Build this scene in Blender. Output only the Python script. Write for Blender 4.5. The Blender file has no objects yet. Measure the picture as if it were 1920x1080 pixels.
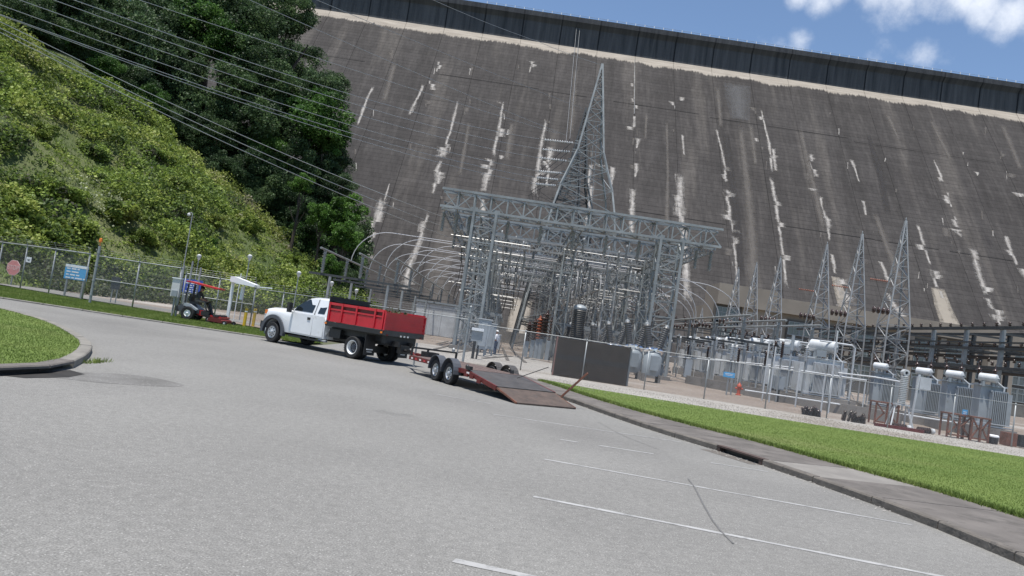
import bpy, math, random
import numpy as np
from mathutils import Vector, Matrix

# ------------------------------------------------------------------ scene, camera, light
S = bpy.context.scene
COL = S.collection
R_ = math.radians
FPX = 1450.0
PITCH, ROLL, EYE = R_(3.2), R_(8.5), 1.9
R0 = Vector((1, 0, 0)); U0 = Vector((0, -math.sin(PITCH), math.cos(PITCH))); FW = Vector((0, math.cos(PITCH), math.sin(PITCH)))
CR = R0*math.cos(ROLL) + U0*math.sin(ROLL); CU = -R0*math.sin(ROLL) + U0*math.cos(ROLL)
cam = bpy.data.cameras.new('camera'); cam.lens = 36*FPX/1920; cam.sensor_width = 36; cam.clip_end = 6000; cam.clip_start = 0.1
camo = bpy.data.objects.new('camera', cam); COL.objects.link(camo)
m = Matrix((CR, CU, -FW)).transposed().to_4x4(); m.translation = Vector((0, 0, EYE)); camo.matrix_world = m
S.camera = camo
CAMP = Vector((0, 0, EYE))
def ray(x, y): return FW + CR*((x-960)/FPX) + CU*((540-y)/FPX)
def G(x, y, z=0.0):
    v = ray(x, y); return CAMP + v*((z-EYE)/v.z)
def A(x, y, Y):
    v = ray(x, y); return CAMP + v*(Y/v.y)

SUN = Vector((-0.10, -0.17, 0.97)).normalized()
sl = bpy.data.lights.new('sun', 'SUN'); sl.energy = 4.4; sl.angle = R_(0.53); sl.color = (1.0, 0.955, 0.89)
so = bpy.data.objects.new('sun', sl); COL.objects.link(so); so.rotation_euler = SUN.to_track_quat('Z', 'Y').to_euler()
S.view_settings.view_transform = 'Standard'; S.view_settings.look = 'None'; S.view_settings.gamma = 1.0
S.view_settings.use_curve_mapping = False; S.view_settings.exposure = 0.5
try:
    S.cycles.transparent_max_bounces = 24; S.cycles.max_bounces = 6
except Exception: pass

W = bpy.data.worlds.new('World'); S.world = W; W.use_nodes = True
def build_world():
    nt = W.node_tree; nt.nodes.clear(); N = nt.nodes.new; L = nt.links.new
    out = N('ShaderNodeOutputWorld'); bg = N('ShaderNodeBackground'); bg.inputs[1].default_value = 0.108
    sky = N('ShaderNodeTexSky'); sky.sky_type = 'NISHITA'; sky.sun_disc = False
    sky.sun_elevation = math.asin(SUN.z); sky.sun_rotation = math.atan2(SUN.x, SUN.y)
    sky.altitude = 500; sky.air_density = 1.0; sky.dust_density = 0.35; sky.ozone_density = 2.6
    co = N('ShaderNodeTexCoord'); sep = N('ShaderNodeSeparateXYZ'); L(co.outputs['Generated'], sep.inputs[0])
    # cloud sheet: direction projected on a plane overhead
    mx = N('ShaderNodeMath'); mx.operation = 'MAXIMUM'; mx.inputs[1].default_value = 0.06; L(sep.outputs[2], mx.inputs[0])
    cmb = N('ShaderNodeCombineXYZ')
    for i in (0, 1):
        dv = N('ShaderNodeMath'); dv.operation = 'DIVIDE'; L(sep.outputs[i], dv.inputs[0]); L(mx.outputs[0], dv.inputs[1]); L(dv.outputs[0], cmb.inputs[i])
    nz = N('ShaderNodeTexNoise'); nz.inputs['Scale'].default_value = 0.9; nz.inputs['Detail'].default_value = 2; L(cmb.outputs[0], nz.inputs['Vector'])
    nf = N('ShaderNodeTexNoise'); nf.inputs['Scale'].default_value = 16; nf.inputs['Detail'].default_value = 9; nf.inputs['Roughness'].default_value = 0.62
    L(co.outputs['Generated'], nf.inputs['Vector'])
    tot = None
    # the clouds seen over the crest: (direction, angular radius, weight)
    for (px, py, rad, w) in [(1500, -6, .022, .8), (1535, 4, .026, .85), (1572, -8, .022, .75), (1640, -14, .03, .85), (1690, -8, .028, .8), (1745, -10, .034, .9), (1800, -14, .04, .95), (1850, 8, .036, .95),
                             (1895, 25, .036, .95), (1930, 50, .026, .7), (1700, -60, .07, 1.0), (1498, 74, .022, .60), (1460, 86, .024, .48), (1430, 80, .016, .42), (1735, 100, .030, .58), (1700, 104, .026, .46), (1660, 92, .022, .5), (1640, 112, .024, .5), (1765, 120, .02, .45), (1745, 78, .016, .4)]:
        d = ray(px, py).normalized()
        ds = N('ShaderNodeVectorMath'); ds.operation = 'DISTANCE'; ds.inputs[1].default_value = d; L(co.outputs['Generated'], ds.inputs[0])
        mr = N('ShaderNodeMapRange'); mr.interpolation_type = 'SMOOTHSTEP'; mr.inputs[1].default_value = 0; mr.inputs[2].default_value = rad*1.5; mr.inputs[3].default_value = w; mr.inputs[4].default_value = 0
        L(ds.outputs['Value'], mr.inputs[0])
        if tot is None: tot = mr.outputs[0]
        else:
            a = N('ShaderNodeMath'); a.operation = 'MAXIMUM'; L(tot, a.inputs[0]); L(mr.outputs[0], a.inputs[1]); tot = a.outputs[0]
    # elsewhere scattered fair-weather clouds, kept away from the clear patch of this view
    gen = N('ShaderNodeMapRange'); gen.interpolation_type = 'SMOOTHSTEP'; gen.inputs[1].default_value = .54; gen.inputs[2].default_value = .68; gen.inputs[4].default_value = .85
    L(nz.outputs[0], gen.inputs[0])
    dc = ray(1300, 60).normalized()
    ds = N('ShaderNodeVectorMath'); ds.operation = 'DISTANCE'; ds.inputs[1].default_value = dc; L(co.outputs['Generated'], ds.inputs[0])
    mk = N('ShaderNodeMapRange'); mk.interpolation_type = 'SMOOTHSTEP'; mk.inputs[1].default_value = .55; mk.inputs[2].default_value = .8; L(ds.outputs['Value'], mk.inputs[0])
    gm = N('ShaderNodeMath'); gm.operation = 'MULTIPLY'; L(gen.outputs[0], gm.inputs[0]); L(mk.outputs[0], gm.inputs[1])
    a = N('ShaderNodeMath'); a.operation = 'MAXIMUM'; L(tot, a.inputs[0]); L(gm.outputs[0], a.inputs[1])
    b = N('ShaderNodeMath'); b.operation = 'MULTIPLY_ADD'; L(nf.outputs[0], b.inputs[0]); b.inputs[1].default_value = 1.5; b.inputs[2].default_value = -.86
    c = N('ShaderNodeMath'); c.operation = 'ADD'; L(a.outputs[0], c.inputs[0]); L(b.outputs[0], c.inputs[1])
    cl = N('ShaderNodeMapRange'); cl.interpolation_type = 'SMOOTHSTEP'; cl.inputs[1].default_value = .22; cl.inputs[2].default_value = 1.15; cl.inputs[4].default_value = .85; L(c.outputs[0], cl.inputs[0])
    mix = N('ShaderNodeMixRGB'); L(cl.outputs[0], mix.inputs[0]); L(sky.outputs[0], mix.inputs[1]); mix.inputs[2].default_value = (7.2, 7.5, 8.0, 1)
    L(mix.outputs[0], bg.inputs[0]); L(bg.outputs[0], out.inputs[0])
build_world()

# ------------------------------------------------------------------ materials
MATS = {}
def mat(name, c, rough=.6, metal=0, var=.12, sc=3.0, bump=0, bsc=None, c2=None, thr=None, stretch=None, spec=.5, coat=0, trans=0):
    """colour c varied by noise; c2 mixed in above threshold thr (dirt, rust, stains)"""
    if name in MATS: return MATS[name]
    mt = bpy.data.materials.new(name); mt.use_nodes = True; nt = mt.node_tree; N = nt.nodes.new; L = nt.links.new
    b = nt.nodes['Principled BSDF']; b.inputs['Roughness'].default_value = rough; b.inputs['Metallic'].default_value = metal
    b.inputs['Specular IOR Level'].default_value = spec
    if coat: b.inputs['Coat Weight'].default_value = coat; b.inputs['Coat Roughness'].default_value = .08
    geo = N('ShaderNodeNewGeometry'); vec = geo.outputs['Position']
    if stretch:
        mp = N('ShaderNodeMapping'); mp.inputs['Scale'].default_value = stretch; L(vec, mp.inputs[0]); vec = mp.outputs[0]
    n = N('ShaderNodeTexNoise'); n.inputs['Scale'].default_value = sc; n.inputs['Detail'].default_value = 5; n.inputs['Roughness'].default_value = .6; L(vec, n.inputs['Vector'])
    mr = N('ShaderNodeMapRange'); mr.inputs[1].default_value = .3; mr.inputs[2].default_value = .7; mr.inputs[3].default_value = 1-var; mr.inputs[4].default_value = 1+var; L(n.outputs[0], mr.inputs[0])
    mu = N('ShaderNodeVectorMath'); mu.operation = 'SCALE'; mu.inputs[0].default_value = c[:3]; L(mr.outputs[0], mu.inputs['Scale'])
    col = mu.outputs[0]
    if c2:
        n2 = N('ShaderNodeTexNoise'); n2.inputs['Scale'].default_value = sc*1.7; n2.inputs['Detail'].default_value = 6; n2.inputs['Roughness'].default_value = .7; L(vec, n2.inputs['Vector'])
        m2 = N('ShaderNodeMapRange'); m2.inputs[1].default_value = thr; m2.inputs[2].default_value = thr+.12; L(n2.outputs[0], m2.inputs[0])
        mx = N('ShaderNodeMixRGB'); L(m2.outputs[0], mx.inputs[0]); L(col, mx.inputs[1]); mx.inputs[2].default_value = (*c2, 1); col = mx.outputs[0]
    L(col, b.inputs['Base Color'])
    if bump:
        n3 = N('ShaderNodeTexNoise'); n3.inputs['Scale'].default_value = bsc or sc*6; n3.inputs['Detail'].default_value = 4; L(geo.outputs['Position'], n3.inputs['Vector'])
        bp = N('ShaderNodeBump'); bp.inputs['Strength'].default_value = bump; bp.inputs['Distance'].default_value = .03; L(n3.outputs[0], bp.inputs['Height']); L(bp.outputs[0], b.inputs['Normal'])
    MATS[name] = mt; return mt

M_white = mat('white_paint', (.72, .735, .75), .25, var=.06, sc=1.4, coat=.6, c2=(.60, .60, .59), thr=.6)
M_glass = mat('dark_glass', (.012, .016, .018), .04, var=.0, spec=.8)
M_tyre = mat('tyre_rubber', (.016, .016, .017), .8, var=.3, sc=9, c2=(.06, .056, .05), thr=.62)
M_blk = mat('black_steel', (.018, .018, .019), .5, var=.25, sc=6, c2=(.05, .045, .04), thr=.62)
M_plas = mat('dark_plastic', (.06, .066, .078), .55, var=.1, sc=5)
M_red = mat('red_paint', (.50, .012, .026), .38, var=.16, sc=1.6, c2=(.22, .02, .02), thr=.66, coat=.25)
M_redm = mat('mower_red', (.40, .015, .02), .35, var=.1)
M_redd = mat('worn_and_shaded_red', (.12, .014, .012), .55, var=.3, sc=6, c2=(.09, .04, .03), thr=.58)
M_rim = mat('silver_rim', (.46, .47, .48), .35, metal=.6, var=.15, sc=8)
M_rimw = mat('white_rim', (.75, .76, .75), .4, var=.08, sc=8)
M_chrome = mat('bright_cap', (.82, .82, .84), .15, metal=1, var=.05)
M_amber = mat('amber_lens', (.7, .18, .02), .25, var=.05)
M_refl = mat('white_reflector', (.75, .73, .70), .4, var=.05)
M_lens = mat('clear_lens', (.5, .52, .54), .1, var=.05)
M_rustbed = mat('rusty_plate', (.080, .058, .047), .75, var=.3, sc=4, c2=(.06, .05, .045), thr=.54, bump=.4, bsc=14)
M_tread = mat('worn_tread_plate', (.060, .056, .054), .6, var=.3, sc=3, c2=(.085, .06, .048), thr=.58, bump=.5, bsc=16)
M_deck = mat('trailer_deck_plank', (.12, .085, .075), .8, var=.3, sc=5, c2=(.07, .06, .055), thr=.55)
M_galv = mat('galvanised_steel', (.30, .315, .32), .5, metal=.35, var=.22, sc=1.6, c2=(.2, .205, .21), thr=.6)
M_steel = mat('lattice_steel', (.25, .268, .27), .55, metal=.2, var=.25, sc=.9, c2=(.26, .275, .28), thr=.58)
M_steeld = mat('dark_lattice_steel', (.055, .06, .063), .55, metal=.2, var=.25, sc=.9)
M_steell = mat('light_lattice_steel', (.33, .335, .335), .5, metal=.25, var=.2, sc=.9, c2=(.23, .23, .235), thr=.6)
M_alu = mat('aluminium_bus', (.50, .495, .49), .42, metal=.4, var=.06, sc=1)
M_wire = mat('conductor', (.42, .42, .41), .4, metal=.4, var=.1, sc=1)
M_ins = mat('grey_porcelain', (.30, .31, .31), .3, var=.12, sc=4)
M_insb = mat('brown_porcelain', (.055, .035, .03), .2, var=.15, sc=4)
M_insd = mat('dark_bushing', (.085, .085, .083), .4, var=.2, sc=2)
M_insw = mat('pale_porcelain', (.55, .56, .56), .25, var=.08, sc=4)
M_inso = mat('orange_porcelain', (.28, .09, .05), .35, var=.15, sc=4)
M_tfw = mat('transformer_white', (.50, .52, .535), .45, var=.16, sc=1.2, c2=(.27, .265, .25), thr=.60)
M_tfg = mat('transformer_grey', (.30, .33, .355), .45, var=.16, sc=1.2, c2=(.18, .18, .175), thr=.60)
M_tfd = mat('grey_cabinet', (.26, .29, .31), .45, var=.12, sc=2)
M_rust = mat('rusty_steel', (.17, .07, .045), .8, var=.35, sc=4, c2=(.08, .045, .035), thr=.55)
M_inlet = mat('inlet_cast_iron', (.075, .05, .042), .8, var=.3, sc=5)
M_yel = mat('yellow_paint', (.66, .42, .03), .45, var=.12, sc=3)
M_conc = mat('pale_concrete', (.36, .345, .32), .85, var=.16, sc=.8, c2=(.24, .23, .21), thr=.58, bump=.15, bsc=20)
M_plinth = mat('plinth_concrete', (.20, .185, .17), .9, var=.25, sc=.9, c2=(.12, .11, .10), thr=.56)
M_kerb = mat('kerb_concrete', (.125, .112, .098), .9, var=.3, sc=3, c2=(.07, .065, .06), thr=.54, bump=.4, bsc=30)
M_kerbp = mat('pale_kerb_concrete', (.19, .18, .16), .9, var=.22, sc=3, c2=(.14, .13, .12), thr=.6, bump=.3, bsc=30)
M_slab = mat('sidewalk_concrete', (.125, .113, .103), .92, var=.3, sc=1.1, c2=(.088, .08, .072), thr=.52, bump=.35, bsc=45)
M_slabl = mat('newer_sidewalk_concrete', (.20, .188, .172), .9, var=.18, sc=1.5, c2=(.17, .155, .14), thr=.6, bump=.3, bsc=45)
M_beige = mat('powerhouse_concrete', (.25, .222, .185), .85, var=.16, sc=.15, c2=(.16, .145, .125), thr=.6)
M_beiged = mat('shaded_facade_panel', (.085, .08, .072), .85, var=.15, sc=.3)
M_pane = mat('window_glass', (.03, .05, .07), .08, var=.2, sc=.3, spec=.9)
M_frame = mat('window_frame', (.22, .25, .26), .5, var=.05)
M_blue = mat('blue_sign', (.07, .36, .68), .4, var=.04, sc=1)
M_blue2 = mat('deep_blue_sign', (.015, .055, .42), .4, var=.04, sc=1)
M_signw = mat('sign_white', (.8, .82, .84), .45, var=.03, sc=1)
M_stop = mat('faded_stop_red', (.60, .23, .23), .5, var=.12, sc=6)
M_stopw = mat('faded_stop_white', (.72, .52, .50), .5, var=.05, sc=4)
M_signd = mat('dark_sign_back', (.03, .035, .04), .6, var=.1)
M_bark = mat('bark', (.06, .048, .038), .9, var=.35, sc=5, bump=.6, bsc=10)
M_skin = mat('skin', (.33, .17, .115), .55, var=.05)
M_shirt = mat('dark_shirt', (.045, .047, .052), .85, var=.15, sc=12)
M_shirtw = mat('white_shirt', (.62, .64, .68), .85, var=.1, sc=12)
M_jean = mat('denim', (.045, .07, .13), .85, var=.15, sc=12)
M_khaki = mat('khaki_trousers', (.16, .14, .11), .85, var=.1, sc=12)
M_hat = mat('black_cap', (.012, .012, .014), .8, var=.1)
M_hatw = mat('white_hard_hat', (.72, .72, .7), .3, var=.03)
M_hair = mat('dark_hair', (.02, .015, .012), .7, var=.2)
M_paint = mat('worn_white_line', (.33, .33, .325), .75, var=.2, sc=3, c2=(.19, .19, .187), thr=.52)
M_tar = mat('crack_sealant', (.125, .124, .12), .7, var=.2, sc=8)
M_orange = mat('hydrant_red', (.45, .08, .04), .4, var=.1)
M_screen = mat('brown_screen_slat', (.046, .034, .026), 1.0, spec=.1, var=.25, sc=2.5)
M_screend = mat('darker_screen_slat', (.02, .017, .016), .85, var=.25, sc=2.5)
M_hose = mat('grey_pipe', (.35, .36, .37), .5, var=.1)
M_dirt = mat('track_timber', (.09, .08, .07), .9, var=.3, sc=3)

def leafmat(name, ramp, sc=.35, trans=.35, rnd=.35):
    """foliage: colour by patch noise through a ramp, plus per-leaf variation stored as an attribute"""
    mt = bpy.data.materials.new(name); mt.use_nodes = True; nt = mt.node_tree; nt.nodes.clear(); N = nt.nodes.new; L = nt.links.new
    out = N('ShaderNodeOutputMaterial'); geo = N('ShaderNodeNewGeometry')
    n = N('ShaderNodeTexNoise'); n.inputs['Scale'].default_value = sc; n.inputs['Detail'].default_value = 4; n.inputs['Roughness'].default_value = .65; L(geo.outputs['Position'], n.inputs['Vector'])
    at = N('ShaderNodeAttribute'); at.attribute_name = 'rnd'
    ad = N('ShaderNodeMath'); ad.operation = 'MULTIPLY_ADD'; L(at.outputs['Fac'], ad.inputs[0]); ad.inputs[1].default_value = .22; L(n.outputs[0], ad.inputs[2])
    sb = N('ShaderNodeMath'); sb.operation = 'SUBTRACT'; L(ad.outputs[0], sb.inputs[0]); sb.inputs[1].default_value = .11
    cr = N('ShaderNodeValToRGB'); L(sb.outputs[0], cr.inputs[0])
    e = cr.color_ramp.elements
    while len(e) > 1: e.remove(e[-1])
    for i, (p, c) in enumerate(ramp):
        if i == 0: e[0].position = p; e[0].color = (*c, 1)
        else: q = e.new(p); q.color = (*c, 1)
    mr = N('ShaderNodeMapRange'); mr.inputs[3].default_value = 1-rnd; mr.inputs[4].default_value = 1+rnd; L(at.outputs['Fac'], mr.inputs[0])
    mu = N('ShaderNodeVectorMath'); mu.operation = 'SCALE'; L(cr.outputs[0], mu.inputs[0]); L(mr.outputs[0], mu.inputs['Scale'])
    d = N('ShaderNodeBsdfPrincipled'); d.inputs['Roughness'].default_value = .55; d.inputs['Specular IOR Level'].default_value = .25; L(mu.outputs[0], d.inputs['Base Color'])
    t = N('ShaderNodeBsdfTranslucent'); L(mu.outputs[0], t.inputs[0])
    mx = N('ShaderNodeMixShader'); mx.inputs[0].default_value = trans; L(d.outputs[0], mx.inputs[1]); L(t.outputs[0], mx.inputs[2]); L(mx.outputs[0], out.inputs[0])
    MATS[name] = mt; return mt
M_leafd = leafmat('dark_tree_leaves', [(.3, (.034, .062, .030)), (.5, (.055, .096, .042)), (.7, (.090, .142, .056))], .25)
M_leafm = leafmat('mid_tree_leaves', [(.3, (.035, .08, .02)), (.5, (.055, .125, .026)), (.7, (.09, .165, .04))], .25)
M_leafb = leafmat('bright_shrub_leaves', [(.3, (.045, .10, .018)), (.5, (.07, .15, .026)), (.7, (.10, .19, .04))], .5)
M_cover = leafmat('slope_cover_leaves', [(.28, (.17, .155, .12)), (.36, (.070, .122, .034)), (.46, (.135, .200, .042)), (.56, (.190, .252, .050)), (.66, (.255, .285, .078)), (.74, (.20, .19, .135))], .085, rnd=.45)
M_flower = leafmat('pale_blossom', [(.3, (.22, .26, .14)), (.7, (.36, .38, .25))], .5)
M_blade = leafmat('grass_blades', [(.3, (.100, .152, .034)), (.5, (.142, .200, .044)), (.7, (.200, .245, .075))], .5, rnd=.25)
M_vine = leafmat('grey_understory_leaves', [(.3, (.07, .065, .05)), (.5, (.06, .085, .03)), (.7, (.10, .10, .07))], .3)

def ground_mat(name, c, c2, speck=None, sc=.35, fine=60, bump=.35, var=.22, patch=.5, c3=None, stretch=(1, 1, 1)):
    mt = bpy.data.materials.new(name); mt.use_nodes = True; nt = mt.node_tree; N = nt.nodes.new; L = nt.links.new
    b = nt.nodes['Principled BSDF']; b.inputs['Roughness'].default_value = .88; b.inputs['Specular IOR Level'].default_value = .3
    geo = N('ShaderNodeNewGeometry'); mp = N('ShaderNodeMapping'); mp.inputs['Scale'].default_value = stretch; L(geo.outputs['Position'], mp.inputs[0])
    n1 = N('ShaderNodeTexNoise'); n1.inputs['Scale'].default_value = sc; n1.inputs['Detail'].default_value = 5; n1.inputs['Roughness'].default_value = .6; L(mp.outputs[0], n1.inputs['Vector'])
    m1 = N('ShaderNodeMapRange'); m1.inputs[1].default_value = patch-.14; m1.inputs[2].default_value = patch+.14; L(n1.outputs[0], m1.inputs[0])
    mx = N('ShaderNodeMixRGB'); L(m1.outputs[0], mx.inputs[0]); mx.inputs[1].default_value = (*c, 1); mx.inputs[2].default_value = (*c2, 1)
    col = mx.outputs[0]
    if c3:
        n4 = N('ShaderNodeTexNoise'); n4.inputs['Scale'].default_value = sc*.4; n4.inputs['Detail'].default_value = 6; n4.inputs['Roughness'].default_value = .55; L(mp.outputs[0], n4.inputs['Vector'])
        m4 = N('ShaderNodeMapRange'); m4.inputs[1].default_value = .52; m4.inputs[2].default_value = .66; L(n4.outputs[0], m4.inputs[0])
        mx4 = N('ShaderNodeMixRGB'); L(m4.outputs[0], mx4.inputs[0]); L(col, mx4.inputs[1]); mx4.inputs[2].default_value = (*c3, 1); col = mx4.outputs[0]
    n2 = N('ShaderNodeTexNoise'); n2.inputs['Scale'].default_value = fine; n2.inputs['Detail'].default_value = 3; n2.inputs['Roughness'].default_value = .7; L(geo.outputs['Position'], n2.inputs['Vector'])
    m2 = N('ShaderNodeMapRange'); m2.inputs[1].default_value = .3; m2.inputs[2].default_value = .7; m2.inputs[3].default_value = 1-var; m2.inputs[4].default_value = 1+var; L(n2.outputs[0], m2.inputs[0])
    n5 = N('ShaderNodeTexNoise'); n5.inputs['Scale'].default_value = fine*.16; n5.inputs['Detail'].default_value = 5; n5.inputs['Roughness'].default_value = .75; L(geo.outputs['Position'], n5.inputs['Vector'])
    m5 = N('ShaderNodeMapRange'); m5.inputs[1].default_value = .3; m5.inputs[2].default_value = .7; m5.inputs[3].default_value = 1-var*.4; m5.inputs[4].default_value = 1+var*.4; L(n5.outputs[0], m5.inputs[0])
    mm = N('ShaderNodeMath'); mm.operation = 'MULTIPLY'; L(m2.outputs[0], mm.inputs[0]); L(m5.outputs[0], mm.inputs[1])
    mu = N('ShaderNodeVectorMath'); mu.operation = 'SCALE'; L(col, mu.inputs[0]); L(mm.outputs[0], mu.inputs['Scale']); col = mu.outputs[0]
    if speck:
        v = N('ShaderNodeTexVoronoi'); v.inputs['Scale'].default_value = speck[0]; L(geo.outputs['Position'], v.inputs['Vector'])
        hs = N('ShaderNodeSeparateColor'); L(v.outputs['Color'], hs.inputs[0])
        g = N('ShaderNodeMath'); g.operation = 'GREATER_THAN'; L(hs.outputs[0], g.inputs[0]); g.inputs[1].default_value = speck[1]
        lt = N('ShaderNodeMath'); lt.operation = 'LESS_THAN'; L(v.outputs['Distance'], lt.inputs[0]); lt.inputs[1].default_value = .42
        ml = N('ShaderNodeMath'); ml.operation = 'MULTIPLY'; L(g.outputs[0], ml.inputs[0]); L(lt.outputs[0], ml.inputs[1])
        mx2 = N('ShaderNodeMixRGB'); L(ml.outputs[0], mx2.inputs[0]); L(col, mx2.inputs[1]); mx2.inputs[2].default_value = (*speck[2], 1); col = mx2.outputs[0]
    L(col, b.inputs['Base Color'])
    bp = N('ShaderNodeBump'); bp.inputs['Strength'].default_value = bump; bp.inputs['Distance'].default_value = .012; L(n2.outputs[0], bp.inputs['Height']); L(bp.outputs[0], b.inputs['Normal'])
    MATS[name] = mt; return mt
M_asph = ground_mat('asphalt', (.176, .173, .164), (.205, .202, .191), (58, .94, (.33, .325, .31)), .22, 60, .6, .46, c3=(.150, .147, .140))
M_gravel = ground_mat('pale_gravel', (.30, .285, .26), (.23, .215, .195), (22, .8, (.42, .41, .39)), .25, 30, .8, .3, c3=(.20, .18, .155))
M_yard = ground_mat('yard_ground', (.215, .18, .15), (.165, .13, .105), (14, .82, (.36, .33, .29)), .16, 20, .8, .26, c3=(.34, .315, .285))
M_dirtg = ground_mat('bare_ground', (.12, .11, .085), (.07, .085, .035), None, .1, 8, .8, .3)
M_lawn = ground_mat('lawn_soil', (.105, .155, .034), (.135, .185, .045), None, .35, 30, 1.0, .35, c3=(.16, .18, .065), stretch=(.35, 1, 1))
M_hillg = ground_mat('hill_soil', (.06, .085, .025), (.11, .12, .05), None, .15, 6, 1.0, .35)
M_road = ground_mat('old_road', (.20, .195, .185), (.16, .155, .145), None, .3, 30, .4, .2)

def chainmat():
    mt = bpy.data.materials.new('chain_link'); mt.use_nodes = True; nt = mt.node_tree; nt.nodes.clear(); N = nt.nodes.new; L = nt.links.new
    out = N('ShaderNodeOutputMaterial'); tc = N('ShaderNodeUVMap'); sp = N('ShaderNodeSeparateXYZ'); L(tc.outputs[0], sp.inputs[0])
    fs = []
    for sgn in (1, -1):
        a = N('ShaderNodeMath'); a.operation = 'MULTIPLY_ADD'; L(sp.outputs[1], a.inputs[0]); a.inputs[1].default_value = sgn; L(sp.outputs[0], a.inputs[2])
        f = N('ShaderNodeMath'); f.operation = 'PINGPONG'; L(a.outputs[0], f.inputs[0]); f.inputs[1].default_value = .5
        l = N('ShaderNodeMath'); l.operation = 'LESS_THAN'; L(f.outputs[0], l.inputs[0]); l.inputs[1].default_value = .042; fs.append(l)
    mx = N('ShaderNodeMath'); mx.operation = 'MAXIMUM'; L(fs[0].outputs[0], mx.inputs[0]); L(fs[1].outputs[0], mx.inputs[1])
    b = N('ShaderNodeBsdfPrincipled'); b.inputs['Base Color'].default_value = (.30, .31, .32, 1); b.inputs['Metallic'].default_value = .4; b.inputs['Roughness'].default_value = .5
    t = N('ShaderNodeBsdfTransparent'); s = N('ShaderNodeMixShader'); L(mx.outputs[0], s.inputs[0]); L(t.outputs[0], s.inputs[1]); L(b.outputs[0], s.inputs[2]); L(s.outputs[0], out.inputs[0])
    MATS['chain_link'] = mt; return mt
M_chain = chainmat()

# ------------------------------------------------------------------ mesh helpers
class MB:
    def __init__(self): self.v = []; self.f = []; self.uv = None
    def add(self, vs, fs):
        o = len(self.v); self.v += [tuple(p) for p in vs]; self.f += [tuple(o+i for i in f) for f in fs]; return self
    def box(self, c, s, rz=0, M=None):
        x, y, z = s[0]/2, s[1]/2, s[2]/2
        vs = [Vector((i*x, j*y, k*z)) for i in (-1, 1) for j in (-1, 1) for k in (-1, 1)]
        if rz: rm = Matrix.Rotation(rz, 3, 'Z'); vs = [rm @ v for v in vs]
        if M: vs = [M @ v for v in vs]
        c = Vector(c)
        return self.add([v+c for v in vs], [(0, 1, 3, 2), (4, 6, 7, 5), (0, 4, 5, 1), (2, 3, 7, 6), (0, 2, 6, 4), (1, 5, 7, 3)])
    def bar(self, p, q, w, h=None):
        p = Vector(p); q = Vector(q); d = q-p
        if d.length < 1e-6: return self
        d.normalize(); h = h or w
        up = Vector((0, 0, 1)) if abs(d.z) < .95 else Vector((0, 1, 0))
        a = d.cross(up).normalized(); b = a.cross(d).normalized(); a *= w/2; b *= h/2
        return self.add([p-a-b, p+a-b, p+a+b, p-a+b, q-a-b, q+a-b, q+a+b, q-a+b], [(0, 3, 2, 1), (4, 5, 6, 7), (0, 1, 5, 4), (1, 2, 6, 5), (2, 3, 7, 6), (3, 0, 4, 7)])
    def path(self, pts, r, n=6, cap=True):
        pts = [Vector(p) for p in pts]; rs = r if isinstance(r, (list, tuple)) else [r]*len(pts); o = len(self.v); k = len(pts)
        pa = None
        for i, p in enumerate(pts):
            d = (pts[min(i+1, k-1)]-pts[max(i-1, 0)]).normalized()
            if pa is None:
                up = Vector((0, 0, 1)) if abs(d.z) < .9 else Vector((0, 1, 0)); a = d.cross(up).normalized()
            else: a = (pa - d*pa.dot(d)).normalized()
            pa = a; b = d.cross(a)
            for j in range(n):
                t = 2*math.pi*j/n; self.v.append(tuple(p+(a*math.cos(t)+b*math.sin(t))*rs[i]))
        for i in range(k-1):
            for j in range(n):
                self.f.append((o+i*n+j, o+i*n+(j+1) % n, o+(i+1)*n+(j+1) % n, o+(i+1)*n+j))
        if cap:
            self.f.append(tuple(o+j for j in range(n))[::-1]); self.f.append(tuple(o+(k-1)*n+j for j in range(n)))
        return self
    def lathe(self, prof, n=12, M=None, o3=(0, 0, 0), cap=True):
        """prof: (r, z) list revolved about z"""
        o = len(self.v); off = Vector(o3)
        for (r, z) in prof:
            for j in range(n):
                t = 2*math.pi*j/n; v = Vector((r*math.cos(t), r*math.sin(t), z)); v = (M @ v if M else v)+off; self.v.append(tuple(v))
        for i in range(len(prof)-1):
            for j in range(n): self.f.append((o+i*n+j, o+i*n+(j+1) % n, o+(i+1)*n+(j+1) % n, o+(i+1)*n+j))
        if cap and prof[0][0] > 1e-4: self.f.append(tuple(o+j for j in range(n))[::-1])
        if cap and prof[-1][0] > 1e-4: self.f.append(tuple(o+(len(prof)-1)*n+j for j in range(n)))
        return self
    def prism(self, poly, a, b, f=lambda u, v, t: (u, v, t)):
        """poly (u,v) extruded t from a to b through mapping f"""
        n = len(poly); vs = [f(u, v, a) for u, v in poly]+[f(u, v, b) for u, v in poly]
        return self.add(vs, [tuple(range(n))[::-1], tuple(range(n, 2*n))]+[(i, (i+1) % n, n+(i+1) % n, n+i) for i in range(n)])
    def sheet(self, pts, z):
        return self.add([(p[0], p[1], z) for p in pts], [tuple(range(len(pts)))])
    def mesh(self, name, m, smooth=False):
        me = bpy.data.meshes.new(name); me.from_pydata(self.v, [], self.f); me.materials.append(m)
        if smooth: me.polygons.foreach_set('use_smooth', [True]*len(me.polygons))
        if self.uv is not None:
            l = me.uv_layers.new(name='UVMap'); l.data.foreach_set('uv', np.array(self.uv, dtype=np.float32).ravel())
        me.update(); return me
    def build(self, name, m, parent=None, smooth=False, kind=None, label=None, loc=None):
        o = bpy.data.objects.new(name, self.mesh(name, m, smooth)); COL.objects.link(o)
        if parent: o.parent = parent
        if kind: o['kind'] = kind
        if label: o['label'] = label
        if loc: o.location = loc
        if smooth: autos(o)
        return o
def autos(o):
    try:
        md = o.modifiers.new('edge', 'EDGE_SPLIT'); md.split_angle = R_(38)
    except Exception: pass
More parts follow.
